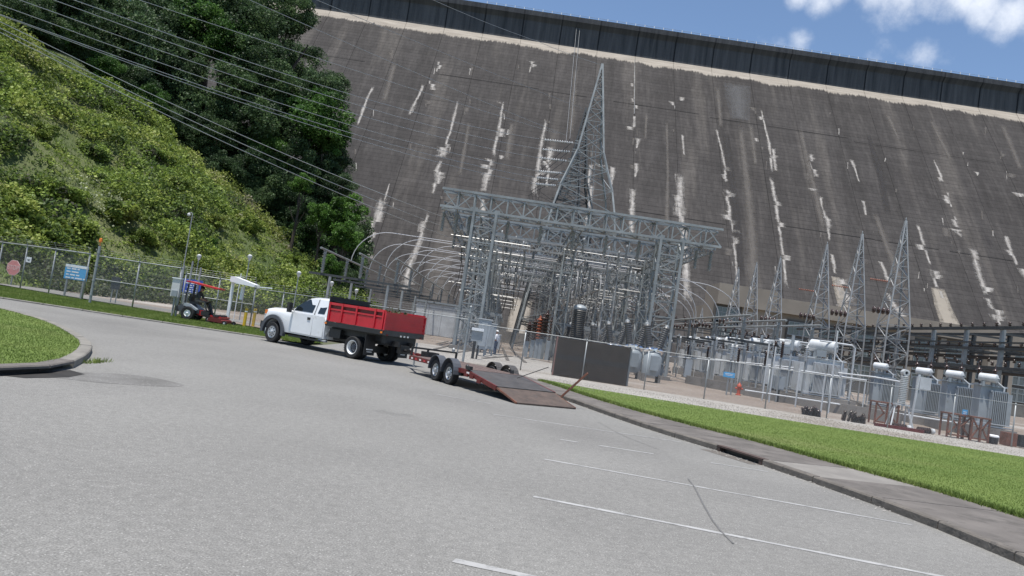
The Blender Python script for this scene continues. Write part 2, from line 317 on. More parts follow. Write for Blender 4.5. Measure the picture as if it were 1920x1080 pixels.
def tag(o, label=None, cat=None, group=None, kind=None):
    if label: o['label'] = label
    if cat: o['category'] = cat
    if group: o['group'] = group
    if kind: o['kind'] = kind
    return o
def thing(name, label, cat, loc=(0, 0, 0), rz=0, group=None):
    o = bpy.data.objects.new(name, None); COL.objects.link(o); o.location = loc; o.rotation_euler = (0, 0, rz); o.empty_display_size = .2
    return tag(o, label, cat, group)
def inst(me, name, parent, loc=(0, 0, 0), rot=(0, 0, 0), sc=None, label=None):
    o = bpy.data.objects.new(name, me); COL.objects.link(o); o.parent = parent; o.location = loc; o.rotation_euler = rot
    if sc: o.scale = sc
    if label: o['label'] = label
    return o
def copy_tree(o, parent=None):
    c = o.copy(); COL.objects.link(c)
    if parent: c.parent = parent
    for ch in list(o.children): copy_tree(ch, c)
    return c
def catmull(pts, n=6):
    P = [Vector((*p, 0)) if len(p) == 2 else Vector(p) for p in pts]; P = [2*P[0]-P[1]]+P+[2*P[-1]-P[-2]]; out = []
    for i in range(1, len(P)-2):
        for k in range(n):
            t = k/n; a, b, c, d = P[i-1:i+3]
            out.append(.5*((2*b)+(c-a)*t+(2*a-5*b+4*c-d)*t*t+(-a+3*b-3*c+d)*t**3))
    out.append(P[-2]); return out
ORD = ['first', 'second', 'third', 'fourth', 'fifth', 'sixth', 'seventh', 'eighth', 'ninth', 'tenth', 'eleventh', 'twelfth', 'thirteenth', 'fourteenth', 'fifteenth', 'sixteenth', 'seventeenth', 'eighteenth', 'nineteenth', 'twentieth']

def quads(name, C, rng, size, m, parent=None, up=.25, aspect=1.0, kind=None, tri=False, rnd=None):
    """numpy: many small leaf faces at centres C (n,3)"""
    n = len(C); nrm = rng.normal(size=(n, 3)); nrm[:, 2] = np.abs(nrm[:, 2])+up*2; nrm /= np.linalg.norm(nrm, axis=1)[:, None]
    t = rng.normal(size=(n, 3)); t -= nrm*(t*nrm).sum(1)[:, None]; t /= np.linalg.norm(t, axis=1)[:, None]; b = np.cross(nrm, t)
    s = (size if np.ndim(size) else np.full(n, size))*rng.uniform(.6, 1.35, n)
    t *= (s*.5*aspect)[:, None]; b *= (s*.5)[:, None]
    V = np.stack([C-t-b*.3, C-b*.9+t*.2, C+t-b*.1, C+b*.8-t*.1], 1).reshape(-1, 3)
    me = bpy.data.meshes.new(name); me.vertices.add(4*n); me.vertices.foreach_set('co', V.ravel().astype(np.float32))
    me.loops.add(4*n); me.loops.foreach_set('vertex_index', np.arange(4*n, dtype=np.int32)); me.polygons.add(n)
    me.polygons.foreach_set('loop_start', np.arange(0, 4*n, 4, dtype=np.int32)); me.update(calc_edges=True); me.materials.append(m)
    at = me.attributes.new('rnd', 'FLOAT', 'FACE'); at.data.foreach_set('value', (rng.random(n) if rnd is None else rnd).astype(np.float32))
    return me
def blades(name, XY, z, rng, h, w, m):
    n = len(XY); a = rng.uniform(0, 2*np.pi, n); hh = h*rng.uniform(.5, 1.4, n); lean = rng.normal(0, .45, (n, 2))*hh[:, None]
    B = np.column_stack([XY, np.full(n, z) if np.ndim(z) == 0 else z]); dx = np.column_stack([np.cos(a), np.sin(a), np.zeros(n)])*(w/2)
    T = B.copy(); T[:, :2] += lean; T[:, 2] += hh
    V = np.stack([B-dx, B+dx, T], 1).reshape(-1, 3)
    me = bpy.data.meshes.new(name); me.vertices.add(3*n); me.vertices.foreach_set('co', V.ravel().astype(np.float32))
    me.loops.add(3*n); me.loops.foreach_set('vertex_index', np.arange(3*n, dtype=np.int32)); me.polygons.add(n)
    me.polygons.foreach_set('loop_start', np.arange(0, 3*n, 3, dtype=np.int32)); me.update(calc_edges=True); me.materials.append(m)
    at = me.attributes.new('rnd', 'FLOAT', 'FACE'); at.data.foreach_set('value', rng.random(n).astype(np.float32))
    return me
def link(me, name, parent=None, **k):
    o = bpy.data.objects.new(name, me); COL.objects.link(o)
    if parent: o.parent = parent
    return tag(o, **k)
RNG = np.random.default_rng(7); RND = random.Random(11)
def in_poly(XY, poly):
    x, y = XY[:, 0], XY[:, 1]; ins = np.zeros(len(XY), bool); n = len(poly); j = n-1
    for i in range(n):
        xi, yi = poly[i][:2]; xj, yj = poly[j][:2]
        c = ((yi > y) != (yj > y)) & (x < (xj-xi)*(y-yi)/((yj-yi) if yj != yi else 1e-9)+xi); ins ^= c; j = i
    return ins

# ------------------------------------------------------------------ ground
tag(MB().sheet([(-900, -600), (900, -600), (900, 900), (-900, 900)], -.03).build('ground', M_dirtg), kind='structure')
KERB = catmull([(-1.3, 37.0), (0.2, 30.7), (2.0, 25.3), (3.73, 19.76), (5.05, 16.7), (5.86, 14.3), (6.45, 11.9), (6.68, 9.5), (6.8, 6), (6.6, 0), (6.0, -10)], 10)
WALK = catmull([(-.2, 37.0), (1.9, 30.8), (3.75, 24.5), (5.3, 21.2), (6.5, 19.2), (7.7, 16.4), (8.45, 14.7), (8.9, 12.8), (9.15, 9), (9.1, 2), (8.5, -10)], 10)
road_far = [(-60, 33.6), (-40, 34.4), (-22.3, 34.5), (-15.2, 34.4), (-10.7, 34.4), (-8.6, 34.1)]
asph = [(-60, -40), (9, -40), (8, -10)]+[(p.x+.06, p.y) for p in KERB[::-1]]+[(-1.3, 38.2), (-8.3, 40.5), (-8.3, 34.2)]+road_far[::-1]
tag(MB().sheet(asph, 0).build('asphalt_road', M_asph), kind='structure')
# kerb stones and sidewalk slabs, one by one
side = thing('sidewalk', None, None); side['kind'] = 'structure'
kerb = thing('kerb', None, None); kerb['kind'] = 'structure'
def resample(path, step):
    out = [path[0]]; acc = 0
    for a, b in zip(path, path[1:]):
        L = (b-a).length
        while acc+L >= step:
            t = (step-acc)/L; a = a.lerp(b, t); out.append(a); L = (b-a).length; acc = 0
        acc += L
    return out
KS = resample(KERB, 1.5)
def nearest(path, p): return min(path, key=lambda q: (q-p).length)
WD = resample(WALK, .05)
def stone(a, b, na, nb, w, z0, z1, gap=.012, jig=.004):
    d = (b-a).normalized()*gap; a2, b2 = a+d, b-d; z1 += RND.uniform(-jig, jig)
    pts = [a2, b2, b2+nb*w, a2+na*w]; c = .022
    top = [a2+na*c, b2+nb*c, b2+nb*w, a2+na*w]
    mb = MB(); mb.add([(p.x, p.y, z0) for p in pts]+[(p.x, p.y, z1-c) for p in pts]+[(p.x, p.y, z1) for p in top],
                      [(3, 2, 1, 0), (0, 1, 5, 4), (1, 2, 6, 5), (2, 3, 7, 6), (3, 0, 4, 7), (4, 5, 9, 8), (5, 6, 10, 9), (6, 7, 11, 10), (7, 4, 8, 11), (8, 9, 10, 11)]); return mb
INLET = (Vector((5.02, 16.75, 0)), Vector((5.72, 14.75, 0)))
for i in range(len(KS)-1):
    a, b = KS[i], KS[i+1]
    if b.y < -6 : break
    mid = (a+b)/2
    def nrm(i):
        d = (KS[min(i+1, len(KS)-1)]-KS[max(i-1, 0)]).normalized(); return Vector((-d.y, d.x, 0))
    if 14.9 < mid.y < 16.6:
        continue
    stone(a, b, nrm(i), nrm(i+1), .16, -.05, .125).build('kerb_stone', M_kerb, kerb)
# walk slabs between kerb back and lawn edge
t_prev = None
for i in range(len(KS)-1):
    a, b = KS[i], KS[i+1]
    if b.y < -6: break
    na, nb = nrm(i), nrm(i+1); a2 = a+na*.165; b2 = b+nb*.165
    wa = nearest(WD, a+na*2.0); wb = nearest(WD, b+nb*2.0)
    e = (b2-a2).normalized()*.008
    z = .118+RND.uniform(-.004, .004)
    q = [a2+e, b2-e, wb-e, wa+e]
    mb = MB(); mb.add([(p.x, p.y, -.04) for p in q]+[(p.x, p.y, z) for p in q], [(0, 1, 5, 4), (1, 2, 6, 5), (2, 3, 7, 6), (3, 0, 4, 7), (4, 5, 6, 7)])
    my = (a.y+b.y)/2
    pale = 14.0 < my < 16.2 or 8.2 < my < 9.6
    mb.build('slab', M_slabl if pale else M_slab, side, label='paler newer concrete slab' if pale else None)
# kerb inlet
inl = thing('kerb_inlet', 'rusty steel kerb inlet with a dark slot in the roadside kerb', 'drain inlet')
ka = [k for k in KS if 14.0 < k.y < 17.9]
i0 = KS.index(ka[0])
def KN(p):
    q = min(range(len(KERB)), key=lambda i: (KERB[i]-p).length); d = (KERB[min(q+1, len(KERB)-1)]-KERB[max(q-1, 0)]).normalized(); return Vector((-d.y, d.x, 0))
gi = [i for i in range(len(KS)-1) if 14.9 < (KS[i].y+KS[i+1].y)/2 < 16.6]
pa, pb = KS[gi[0]], KS[gi[-1]+1]; nn = KN((pa+pb)/2); dd = (pb-pa).normalized()
MB().box(((pa+pb)/2+nn*.08+Vector((0, 0, .112))), ((pb-pa).length-.03, .17, .035), math.atan2(dd.y, dd.x)).build('inlet_lintel', M_inlet, inl)
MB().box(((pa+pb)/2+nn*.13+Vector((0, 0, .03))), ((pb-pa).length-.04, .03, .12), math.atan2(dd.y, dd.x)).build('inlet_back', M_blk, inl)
for p, s in ((pa, 1), (pb, -1)):
    MB().box(p+dd*s*.06+nn*.07+Vector((0, 0, .045)), (.09, .14, .098), math.atan2(dd.y, dd.x)).build('inlet_end', M_inlet, inl)
MB().sheet([pa-nn*.02, pb-nn*.02, pb-nn*.3, pa-nn*.45], .004).build('inlet_apron', M_kerb, inl)
# right lawn, gravel strip
LAWN = [(p.x, p.y) for p in WALK if p.y > -9]
lawn_far = [(60, 27), (30, 27.6), (19.3, 28.5), (16.2, 28.9), (11.3, 29.3), (6.6, 30.3), (3.6, 31.0), (2.0, 32.2)]
LAWN = [p for p in LAWN if p[1] < 31.5]+[(9, -12), (60, -12)]+lawn_far
tag(MB().sheet(LAWN, .135).build('lawn', M_lawn), kind='structure')
gr = [(p.x+.02, p.y) for p in WALK if p.y > 31]+[(2.0, 32.2)]+lawn_far[::-1]+[(60, 34.2), (22, 34.4), (12, 36.2), (-1.85, 37.9)]
tag(MB().sheet(gr, .115).build('gravel_strip', M_gravel), kind='structure')
tag(MB().sheet([(-1.3, 37.9), (-1.85, 37.95), (12, 36.25), (22, 34.45), (60, 34.25), (140, 34), (140, 240), (-70, 240), (-70, 60), (-34, 51), (-18, 44), (-15.4, 43.7)], .06).build('switchyard_ground', M_yard), kind='structure')
tag(MB().sheet([(-1.4, 38.3), (2.5, 38), (5, 41), (6, 50), (2, 60), (-6, 58), (-10, 46), (-6, 40)], .064).build('gravel_path', M_gravel), kind='structure')
# faint track rails and duct covers in the pale yard
for k, (a, b) in enumerate([((942, 652), (952, 676)), ((955, 652), (985, 680)), ((820, 645), (840, 640)), ((815, 655), (858, 645)), ((850, 662), (925, 652)), ((905, 672), (960, 668)), ((985, 672), (1025, 660))]):
    p, q = G(*a, z=.07), G(*b, z=.07)
    tag(MB().bar(Vector((p.x, p.y, .075)), Vector((q.x, q.y, .075)), .22, .05).build('duct_cover', M_dirt), 'dark duct cover strip in the pale yard, %s from the left' % ORD[k], 'duct cover', 'duct covers set in the yard')
# verge between road and left fence
verge = [(-44, 35.6), (-31, 37.5), (-22.3, 34.62), (-15.2, 34.52), (-10.7, 34.52), (-8.7, 34.3), (-8.5, 37), (-9.5, 39.3), (-12.5, 40.4), (-15.4, 43.2), (-18, 43.8), (-24, 44.5), (-30, 47), (-33, 45.5), (-36, 40)]
tag(MB().sheet(verge, .05).build('verge', M_lawn), kind='structure')
vk = thing('verge_edging', None, None); vk['kind'] = 'structure'
vp = resample([Vector((x, y, 0)) for x, y in [(-31, 36.8), (-22.3, 34.52), (-15.2, 34.42), (-10.7, 34.42), (-8.6, 34.15)]], 1.8)
for a, b in zip(vp, vp[1:]):
    d = (b-a).normalized(); n_ = Vector((-d.y, d.x, 0)); stone(a, b, n_, n_, .14, -.03, .07).build('kerb_stone', M_kerbp, vk)
tag(MB().sheet([(-70, 52), (-33, 49.5), (-24, 46.2), (-15.5, 46), (-8, 47), (-8, 50), (-16, 50), (-24, 50.5), (-33, 55), (-70, 58)], .066).build('service_road', M_road), kind='structure')
# left island
IS = catmull([(-30, 30.2), (-22, 29.0), (-17.0, 26.4), (-13.6, 23.6), (-10.9, 20.3), (-9.55, 18.3), (-8.45, 16.0), (-7.8, 14.2), (-7.72, 13.4), (-7.85, 12.4), (-8.05, 9), (-8.3, 3), (-9, -10)], 8)
ik = thing('island_kerb', None, None); ik['kind'] = 'structure'
IR = resample(IS, 1.2)
for i, (a, b) in enumerate(zip(IR, IR[1:])):
    if b.y < 2: break
    d = (b-a).normalized(); n_ = Vector((d.y, -d.x, 0))
    if 12.55 < (a.y+b.y)/2 < 14.3:
        s = stone(a, b, n_, n_, .26, .095, .155); s.build('inlet_lintel', M_slab, ik, label='dark lintel over the kerb drain')
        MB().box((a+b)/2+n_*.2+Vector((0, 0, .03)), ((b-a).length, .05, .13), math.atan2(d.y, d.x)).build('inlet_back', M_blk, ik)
        continue
    stone(a, b, n_, n_, .26, -.05, .15).build('kerb_stone', M_kerbp, ik)
def inset(p, w):
    out = []
    for i, a in enumerate(p):
        d = (p[min(i+1, len(p)-1)]-p[max(i-1, 0)]).normalized(); out.append((a.x+d.y*w, a.y-d.x*w))
    return out
ISL = inset(IS, .25)+[(-40, -10), (-40, 31)]
tag(MB().sheet(ISL, .14).build('island_lawn', M_lawn), kind='structure')
tag(MB().sheet([(-7.82, 14.35), (-7.4, 14.1), (-7.3, 13.4), (-7.55, 12.6), (-7.9, 12.5)], .006).build('drain_shade', mat('painted_drain_shade', (.022, .02, .018), .8, var=.3)), kind='structure')  # near-black sheet, paints the shade of the drain opening on the ground
# wet darker asphalt by the island drain
stain = [(-7.75, 14.1), (-7.0, 15.0), (-6.4, 15.0), (-5.8, 14.6), (-5.9, 14.1), (-6.3, 13.7), (-6.8, 13.3), (-7.6, 13.2)]
tag(MB().sheet([(p.x, p.y) for p in catmull(stain+[stain[0]], 5)[:-1]], .003).build('patched_asphalt', ground_mat('patched_asphalt', (.125, .122, .115), (.165, .162, .155), (30, .95, (.3, .3, .29)), 1.2, 50, .5, .3)), kind='structure')
# parking lines
for k, (p, q, w, lab) in enumerate([((.62, 9.32), (6.55, 8.0), .10, 'nearest long'), ((.9, 12.25), (6.2, 11.25), .09, 'second nearest'), ((.62, 14.95), (5.3, 14.75), .08, 'third nearest'), ((.0, 17.55), (4.3, 17.6), .075, 'fourth nearest'), ((-.14, 6.38), (6.4, 5.0), .11, 'cut off nearest'), ((-1.6, 20.3), (-.05, 19.9), .07, 'short far')]):
    p = Vector((*p, .004)); q = Vector((*q, .004)); d = (q-p); n_ = Vector((-d.y, d.x, 0)).normalized()*(w/2)
    mb = MB(); K = int(d.length/.35); segs = []
    for i in range(K):
        if k >= 2 and RND.random() < .22: continue
        if k < 2 and i > K*.75 and RND.random() < .2: continue
        a = p+d*(i/K); b = p+d*((i+1)/K); j = RND.uniform(.7, 1.05)
        mb.add([a-n_*j, b-n_*j, b+n_*j, a+n_*j], [(0, 1, 2, 3)])
    tag(mb.build('parking_line', M_paint), kind='structure')
crk = [G(*q) for q in [(1290, 898), (1303, 915), (1318, 945), (1335, 975), (1352, 997), (1375, 1020)]]
mb = MB()
for a, b in zip(crk, crk[1:]):
    n_ = Vector((-(b-a).y, (b-a).x, 0)).normalized()*.013; mb.add([a-n_+Vector((0, 0, .006)), b-n_+Vector((0, 0, .006)), b+n_+Vector((0, 0, .006)), a+n_+Vector((0, 0, .006))], [(0, 1, 2, 3)])
tag(mb.build('crack_seal', M_tar), kind='structure')

# grass blades
def scatter(poly, dens, zone):
    x0, x1, y0, y1 = zone; n = int(dens*(x1-x0)*(y1-y0)); XY = np.column_stack([RNG.uniform(x0, x1, n), RNG.uniform(y0, y1, n)])
    return XY[in_poly(XY, poly)]
def thin(XY, y0=12.0):
    d = np.hypot(XY[:, 0], XY[:, 1]); return XY[RNG.random(len(XY)) < np.clip(y0/d, 0, 1)**1.2]
g1 = thin(scatter(LAWN, 2000, (1, 24, 9, 33)))
link(blades('lawn_grass', g1, .13, RNG, .024, .012, M_blade), 'lawn_grass', label='mown green grass of the strip between sidewalk and gravel', cat='grass', kind='stuff')
ed = [p for p in WALK if 9 < p.y < 31.5]; E1 = []
for a, b in zip(ed, ed[1:]):
    L = (b-a).length; k = int(L*600)
    for _ in range(k):
        t = RND.random(); q = a.lerp(b, t); d = (b-a).normalized(); n_ = Vector((-d.y, d.x, 0)); q = q+n_*RND.gauss(-.02, .07); E1.append((q.x, q.y))
link(blades('lawn_edge_grass', np.array(E1), .12, RNG, .085, .018, M_blade), 'edge_grass', label='longer ragged grass along the sidewalk edge', cat='grass', kind='stuff')
g2 = thin(scatter(ISL, 1500, (-24, -7.9, 9, 31)))
link(blades('island_grass', g2, .135, RNG, .034, .015, M_blade), 'island_grass', label='bright green grass on the kerbed island at the left', cat='grass', kind='stuff')
g3 = scatter(verge, 600, (-44, -8.5, 34, 47))
link(blades('verge_grass', g3, .045, RNG, .085, .03, M_blade), 'verge_grass', label='uneven grass on the verge in front of the left fence', cat='grass', kind='stuff')
wd = np.array([(-8.28+RND.gauss(0, .05), 16.1+RND.gauss(0, .25)) for _ in range(160)])
link(blades('weeds', wd, .0, RNG, .09, .02, M_blade), 'kerb_weeds', label='small weeds growing at the island kerb by the drain', cat='weeds', kind='stuff')

# ------------------------------------------------------------------ hill on the left
FA = np.array([-33.0, 51.0]); FD = np.array([15.0, 43.0]); FD = FD/np.linalg.norm(FD); FN = np.array([-FD[1], FD[0]])
def vnoise(x, y, s, seed):
    r = np.random.default_rng(seed); T = r.random((64, 64)); x = x/s; y = y/s; xi = np.floor(x).astype(int); yi = np.floor(y).astype(int); fx = x-xi; fy = y-yi
    fx = fx*fx*(3-2*fx); fy = fy*fy*(3-2*fy); g = lambda a, b: T[a % 64, b % 64]
    return (g(xi, yi)*(1-fx)+g(xi+1, yi)*fx)*(1-fy)+(g(xi, yi+1)*(1-fx)+g(xi+1, yi+1)*fx)*fy
def hz(X, Y):
    X = np.asarray(X, float); Y = np.asarray(Y, float)
    t = (X-FA[0])*FN[0]+(Y-FA[1])*FN[1]-np.maximum(0, Y-104)*.62
    z = np.where(t > 0, .665*t*t/(t+2.0), 0)
    far = np.clip((Y-118)/30, 0, 1.0); z = z*(1-.22*far)
    bump = (vnoise(X, Y, 9, 1)-.5)*3.2+(vnoise(X, Y, 3.7, 2)-.5)*1.3
    return z+bump*np.clip(t/12, 0, 1)+.06*0
nx, ny = 150, 120
gx = np.linspace(-190, 6, nx); gy = np.linspace(46, 250, ny); XX, YY = np.meshgrid(gx, gy); ZZ = hz(XX, YY); t_ = (XX-FA[0])*FN[0]+(YY-FA[1])*FN[1]-np.maximum(0, YY-104)*.62
ZZ = np.where(t_ <= 0, -.3, ZZ+.0)
mb = MB(); mb.v = [tuple(p) for p in np.column_stack([XX.ravel(), YY.ravel(), ZZ.ravel()])]
mb.f = [(j*nx+i, j*nx+i+1, (j+1)*nx+i+1, (j+1)*nx+i) for j in range(ny-1) for i in range(nx-1)]
tag(mb.build('hillside_terrain', M_hillg, smooth=False), kind='structure')
# cover: mounds of leafy growth on the open slope
def slope_pts(n, tmax=75):
    s = RNG.uniform(-45, 95, n); t = RNG.uniform(0.2, tmax, n); P = FA[None]+s[:, None]*FD[None]+t[:, None]*FN[None]
    ok = (P[:, 1] < np.minimum(117, 93+(P[:, 0]+66)*1.9)+4*vnoise(P[:, 0], P[:, 1], 7, 5)) & (P[:, 1] > 47) & (t-np.maximum(0, P[:, 1]-104)*.62 > .2)
    return P[ok]
def visible(P, Z, m=60):
    d = P-np.array([0, 0]); x = P[:, 0]; y = P[:, 1]
    f = y*FW.y+(Z-EYE)*FW.z; u = (x*CR.x+y*CR.y+(Z-EYE)*CR.z)/f*FPX+960; v = 540-(x*CU.x+y*CU.y+(Z-EYE)*CU.z)/f*FPX
    return (u > -m) & (u < 1920+m) & (v > -m)
mc = slope_pts(11000); mz = hz(mc[:, 0], mc[:, 1]); ok = visible(mc, mz, 150); mc = mc[ok]; mz = mz[ok]
Cs = []; Sz = []; Rn = []
dens = vnoise(mc[:, 0], mc[:, 1], 8, 9)
for (x, y), z, dn in zip(mc, mz, dens):
    big = dn > .37; r = RNG.uniform(.6, 1.3)+(RNG.random()**4)*1.6 if big else RNG.uniform(.3, .9); k = int(74*r*r) if big else int(80*r*r+6)
    k = min(k, 260)
    th = RNG.uniform(0, 2*np.pi, k); ph = np.arccos(RNG.uniform(0, 1, k)); rr = r*RNG.uniform(.75, 1.08, k)
    Cs.append(np.column_stack([x+rr*np.sin(ph)*np.cos(th), y+rr*np.sin(ph)*np.sin(th), z-.25+rr*np.cos(ph)*(.95 if big else .6)]))
    Sz.append(np.full(k, RNG.uniform(.20, .34) if big else .2)); Rn.append(np.clip(RNG.random()+RNG.normal(0, .22, k), 0, 1))
Cs = np.vstack(Cs); Sz = np.concatenate(Sz); Rn = np.concatenate(Rn)
link(quads('slope_cover', Cs, RNG, Sz, M_cover, rnd=Rn, up=.15), 'slope_cover', label='tangle of yellow-green vines and bushes over the open slope', cat='undergrowth', kind='stuff')
pc = slope_pts(150000); pz = hz(pc[:, 0], pc[:, 1]); ok = visible(pc, pz, 80); pc = pc[ok]; pz = pz[ok]
link(blades('slope_grass', pc, pz-.05, RNG, .38, .09, M_cover), 'slope_grass', label='rough tall grass between the bushes on the slope', cat='grass', kind='stuff')
# pale blossom patch
for (px, py, lab) in [(165, 395, 'patch of pale blossom on the lower slope above the blue sign'), (235, 420, 'smaller patch of pale blossom right of the larger one')]:
    c0 = None
    for Y in np.arange(52, 120, .5):
        q = A(px, py, Y)
        if hz(q.x, q.y) >= q.z: c0 = q; break
    if c0:
        k = 260; P = np.column_stack([RNG.normal(c0.x, 1.3, k), RNG.normal(c0.y, .5, k)]); Z = hz(P[:, 0], P[:, 1])+1.1+RNG.normal(0, .25, k)
        link(quads('blossom', np.column_stack([P, Z]), RNG, .2, M_flower), 'blossom_patch', label=lab, cat='blossom', kind='stuff')
# grey brushy bank behind the left fence
k = 16000; s = RNG.uniform(-12, 30, k); t = RNG.uniform(-3, 4.0, k)**1.0; P = FA[None]+s[:, None]*FD[None]+t[:, None]*FN[None]; P = P[P[:, 1] > 53.5]
Z = np.maximum(hz(P[:, 0], P[:, 1]), 0)+np.abs(RNG.normal(0, .7, len(P)))
link(quads('bank_brush', np.column_stack([P, Z]), RNG, .24, M_vine), 'bank_brush', label='grey-brown brush on the bank behind the left fence', cat='undergrowth', kind='stuff')

# ------------------------------------------------------------------ trees
def crown_mesh(name, seed, n_cl, leaves, m, leaf=.46, flat=.85, open_=.0):
    """unit crown about 1 in radius: leaf shells round many clusters"""
    r = np.random.default_rng(seed); out = []; rn = []
    for i in range(n_cl):
        d = r.normal(size=3); d /= np.linalg.norm(d); d[2] = d[2]*flat+.05; c = d*r.uniform(.35, .86); cr = r.uniform(.17, .34)
        k = int(leaves/n_cl); e = r.normal(size=(k, 3)); e /= np.linalg.norm(e, axis=1)[:, None]; e[:, 2] = e[:, 2]*.8
        out.append(c+e*cr*r.uniform(.55, 1.05, (k, 1))); rn.append(np.clip(r.random()*.8+r.normal(.1, .2, k), 0, 1))
    C = np.vstack(out); return quads(name, C, r, leaf, m, rnd=np.concatenate(rn), up=.1)
CRW = [crown_mesh('crown', 20+i, 46, 14000, M_leafd, .052) for i in range(3)]+[crown_mesh('crown', 40+i, 40, 12000, M_leafm, .054) for i in range(2)]
CRB = crown_mesh('crown', 60, 34, 7000, M_leafb, .085)
def trunk_mesh(seed):
    r = random.Random(seed); mb = MB(); mb.path([(0, 0, -.05), (.01, 0, .3), (.02, .01, .6), (0, .02, .82)], [.028, .020, .014, .006], 7)
    for i in range(7):
        z = r.uniform(.3, .7); a = r.uniform(0, 6.28); l = r.uniform(.08, .16); mb.path([(0.01, 0, z), (l*.5*math.cos(a), l*.5*math.sin(a), z+.08), (l*math.cos(a), l*math.sin(a), z+.2)], [.011, .007, .003], 5)
    return mb.mesh('trunk', M_bark)
CRC = [crown_mesh('crown', 70+i, 26, 3600, M_cover, .10, open_=0) for i in range(2)]
TRK = [trunk_mesh(i) for i in range(3)]
tree_n = 0
def tree(c, r, rz_, ci, label, name='broadleaf_tree', group='trees on the slope beside the dam', squash=1.0):
    """c crown centre; base on the terrain below"""
    global tree_n
    bz = float(max(hz(c.x, c.y), 0)); H = (c.z-bz)+r*.6
    t = thing(name, label, 'tree', (c.x, c.y, bz), RND.uniform(0, 6.28), group)
    inst(TRK[tree_n % 3], 'trunk', t, (0, 0, 0), (0, 0, 0), (H*.9, H*.9, H))
    inst(CRB if ci == 9 else (CRC[ci-10] if ci >= 10 else CRW[ci]), 'crown', t, (0, 0, c.z-bz), (RND.uniform(-.2, .2), RND.uniform(-.2, .2), RND.uniform(0, 6)), (r, r, r*squash))
    tree_n += 1; return t
TL = 'dark leafy tree of the forest edge, one of several alike in the shade'
for (px, py, Y, rp, ci, lab) in [
    (585, 235, 126, 88, 3, 'rounded mid green tree standing rightmost against the dam face'),
    (600, 300, 130, 60, 0, 'dark low crown under the rightmost rounded tree'),
    (500, 70, 136, 82, 0, 'tall dark tree rising to the top edge beside the dam'),
    (455, 30, 140, 90, 1, None), (380, 60, 134, 85, 4, 'mid green tree at the top, left of the tallest dark one'),
    (430, 180, 125, 78, 1, 'dark tree in the middle of the forest edge under the power lines'), (500, 240, 124, 72, 2, None), (340, 150, 122, 66, 0, None),
    (290, 60, 128, 75, 2, None), (210, 40, 120, 62, 3, 'bright green tree near the top left corner'), (150, -10, 122, 70, 0, None), (90, -30, 118, 70, 4, 'mid green tree at the top left corner'), (250, 110, 116, 50, 1, None),
    (20, -40, 116, 70, 1, None), (520, 170, 128, 66, 1, None), (470, 120, 130, 70, 0, None), (600, 180, 130, 58, 0, None), (622, 262, 125, 50, 3, None), (560, 300, 124, 56, 1, None), (510, 290, 123, 52, 3, None), (450, 330, 121, 46, 0, None), (628, 318, 126, 44, 1, None), (490, 368, 120, 40, 2, None), (560, 395, 120, 40, 0, None), (400, 310, 119, 44, 2, None), (590, 330, 124, 50, 2, None), (430, 90, 130, 70, 3, None), (330, 110, 126, 64, 1, None), (260, 60, 122, 60, 2, None), (640, 355, 124, 36, 0, None), (540, 30, 140, 60, 1, None), (545, 200, 132, 64, 2, None), (350, 20, 136, 80, 0, None), (410, 250, 121, 48, 0, None), (470, 310, 121, 50, 1, None), (540, 345, 122, 50, 2, None), (600, 365, 124, 42, 0, None), (320, 210, 118, 36, 2, None), (180, 120, 113, 34, 2, None), (560, 120, 150, 60, 1, None), (300, -40, 140, 95, 1, None), (420, -60, 150, 95, 2, None), (160, -80, 135, 90, 2, None),
    (620, 160, 142, 40, 2, None), (360, 260, 119, 34, 1, None), (240, 170, 115, 34, 0, None), (520, 400, 122, 34, 1, None)]:
    c = A(px, py, Y); tree(c, rp/FPX*Y, 0, ci, lab or TL)
for i in range(64):
    x = -18-i*1.15-RND.uniform(0, 2); ye = min(118, 94+(x+66)*1.9) if x > -66 else 94; y = ye+4+RND.uniform(0, 22)+(i % 3)*5
    if float(hz(x, y)) < 1.5: continue
    r = RND.uniform(4.4, 7.2); tree(Vector((x, y, float(hz(x, y))+RND.uniform(5.5, 12))), r, 0, RND.choice([0, 1, 2, 0, 1, 3, 4]), TL, squash=RND.uniform(1, 1.3))
for i in range(46):
    x = -24-i*.95-RND.uniform(0, 1.5); ye = min(118, 94+(x+66)*1.9) if x > -66 else 94; y = ye+RND.uniform(2, 9)
    if float(hz(x, y)) < 1.0: continue
    r = RND.uniform(2.4, 4.2); tree(Vector((x, y, float(hz(x, y))+r*.75)), r, 0, RND.choice([0, 1, 2, 0, 3]), 'dark bushy young tree filling the foot of the forest edge, one of several alike', 'young_tree', 'young trees under the forest edge')
for (px, py, Y, rp, lab) in [(655, 395, 112, 38, 'bright green bushy tree nearest the dam foot'), (605, 410, 110, 34, 'bright green bushy tree between slope and dam'), (650, 445, 108, 36, 'bright green bush below the bushy trees by the dam'), (565, 345, 112, 24, 'small bright sapling in front of the dark forest edge'), (395, 470, 84, 26, 'dark green bush on the lower slope right of the lamp post'), (620, 500, 100, 26, 'low green shrub at the slope foot beside the bus racks')]:
    c = A(px, py, Y); tree(c, rp/FPX*Y, 0, 9, lab, 'bushy_tree', 'bright bushes at the foot of the dam')
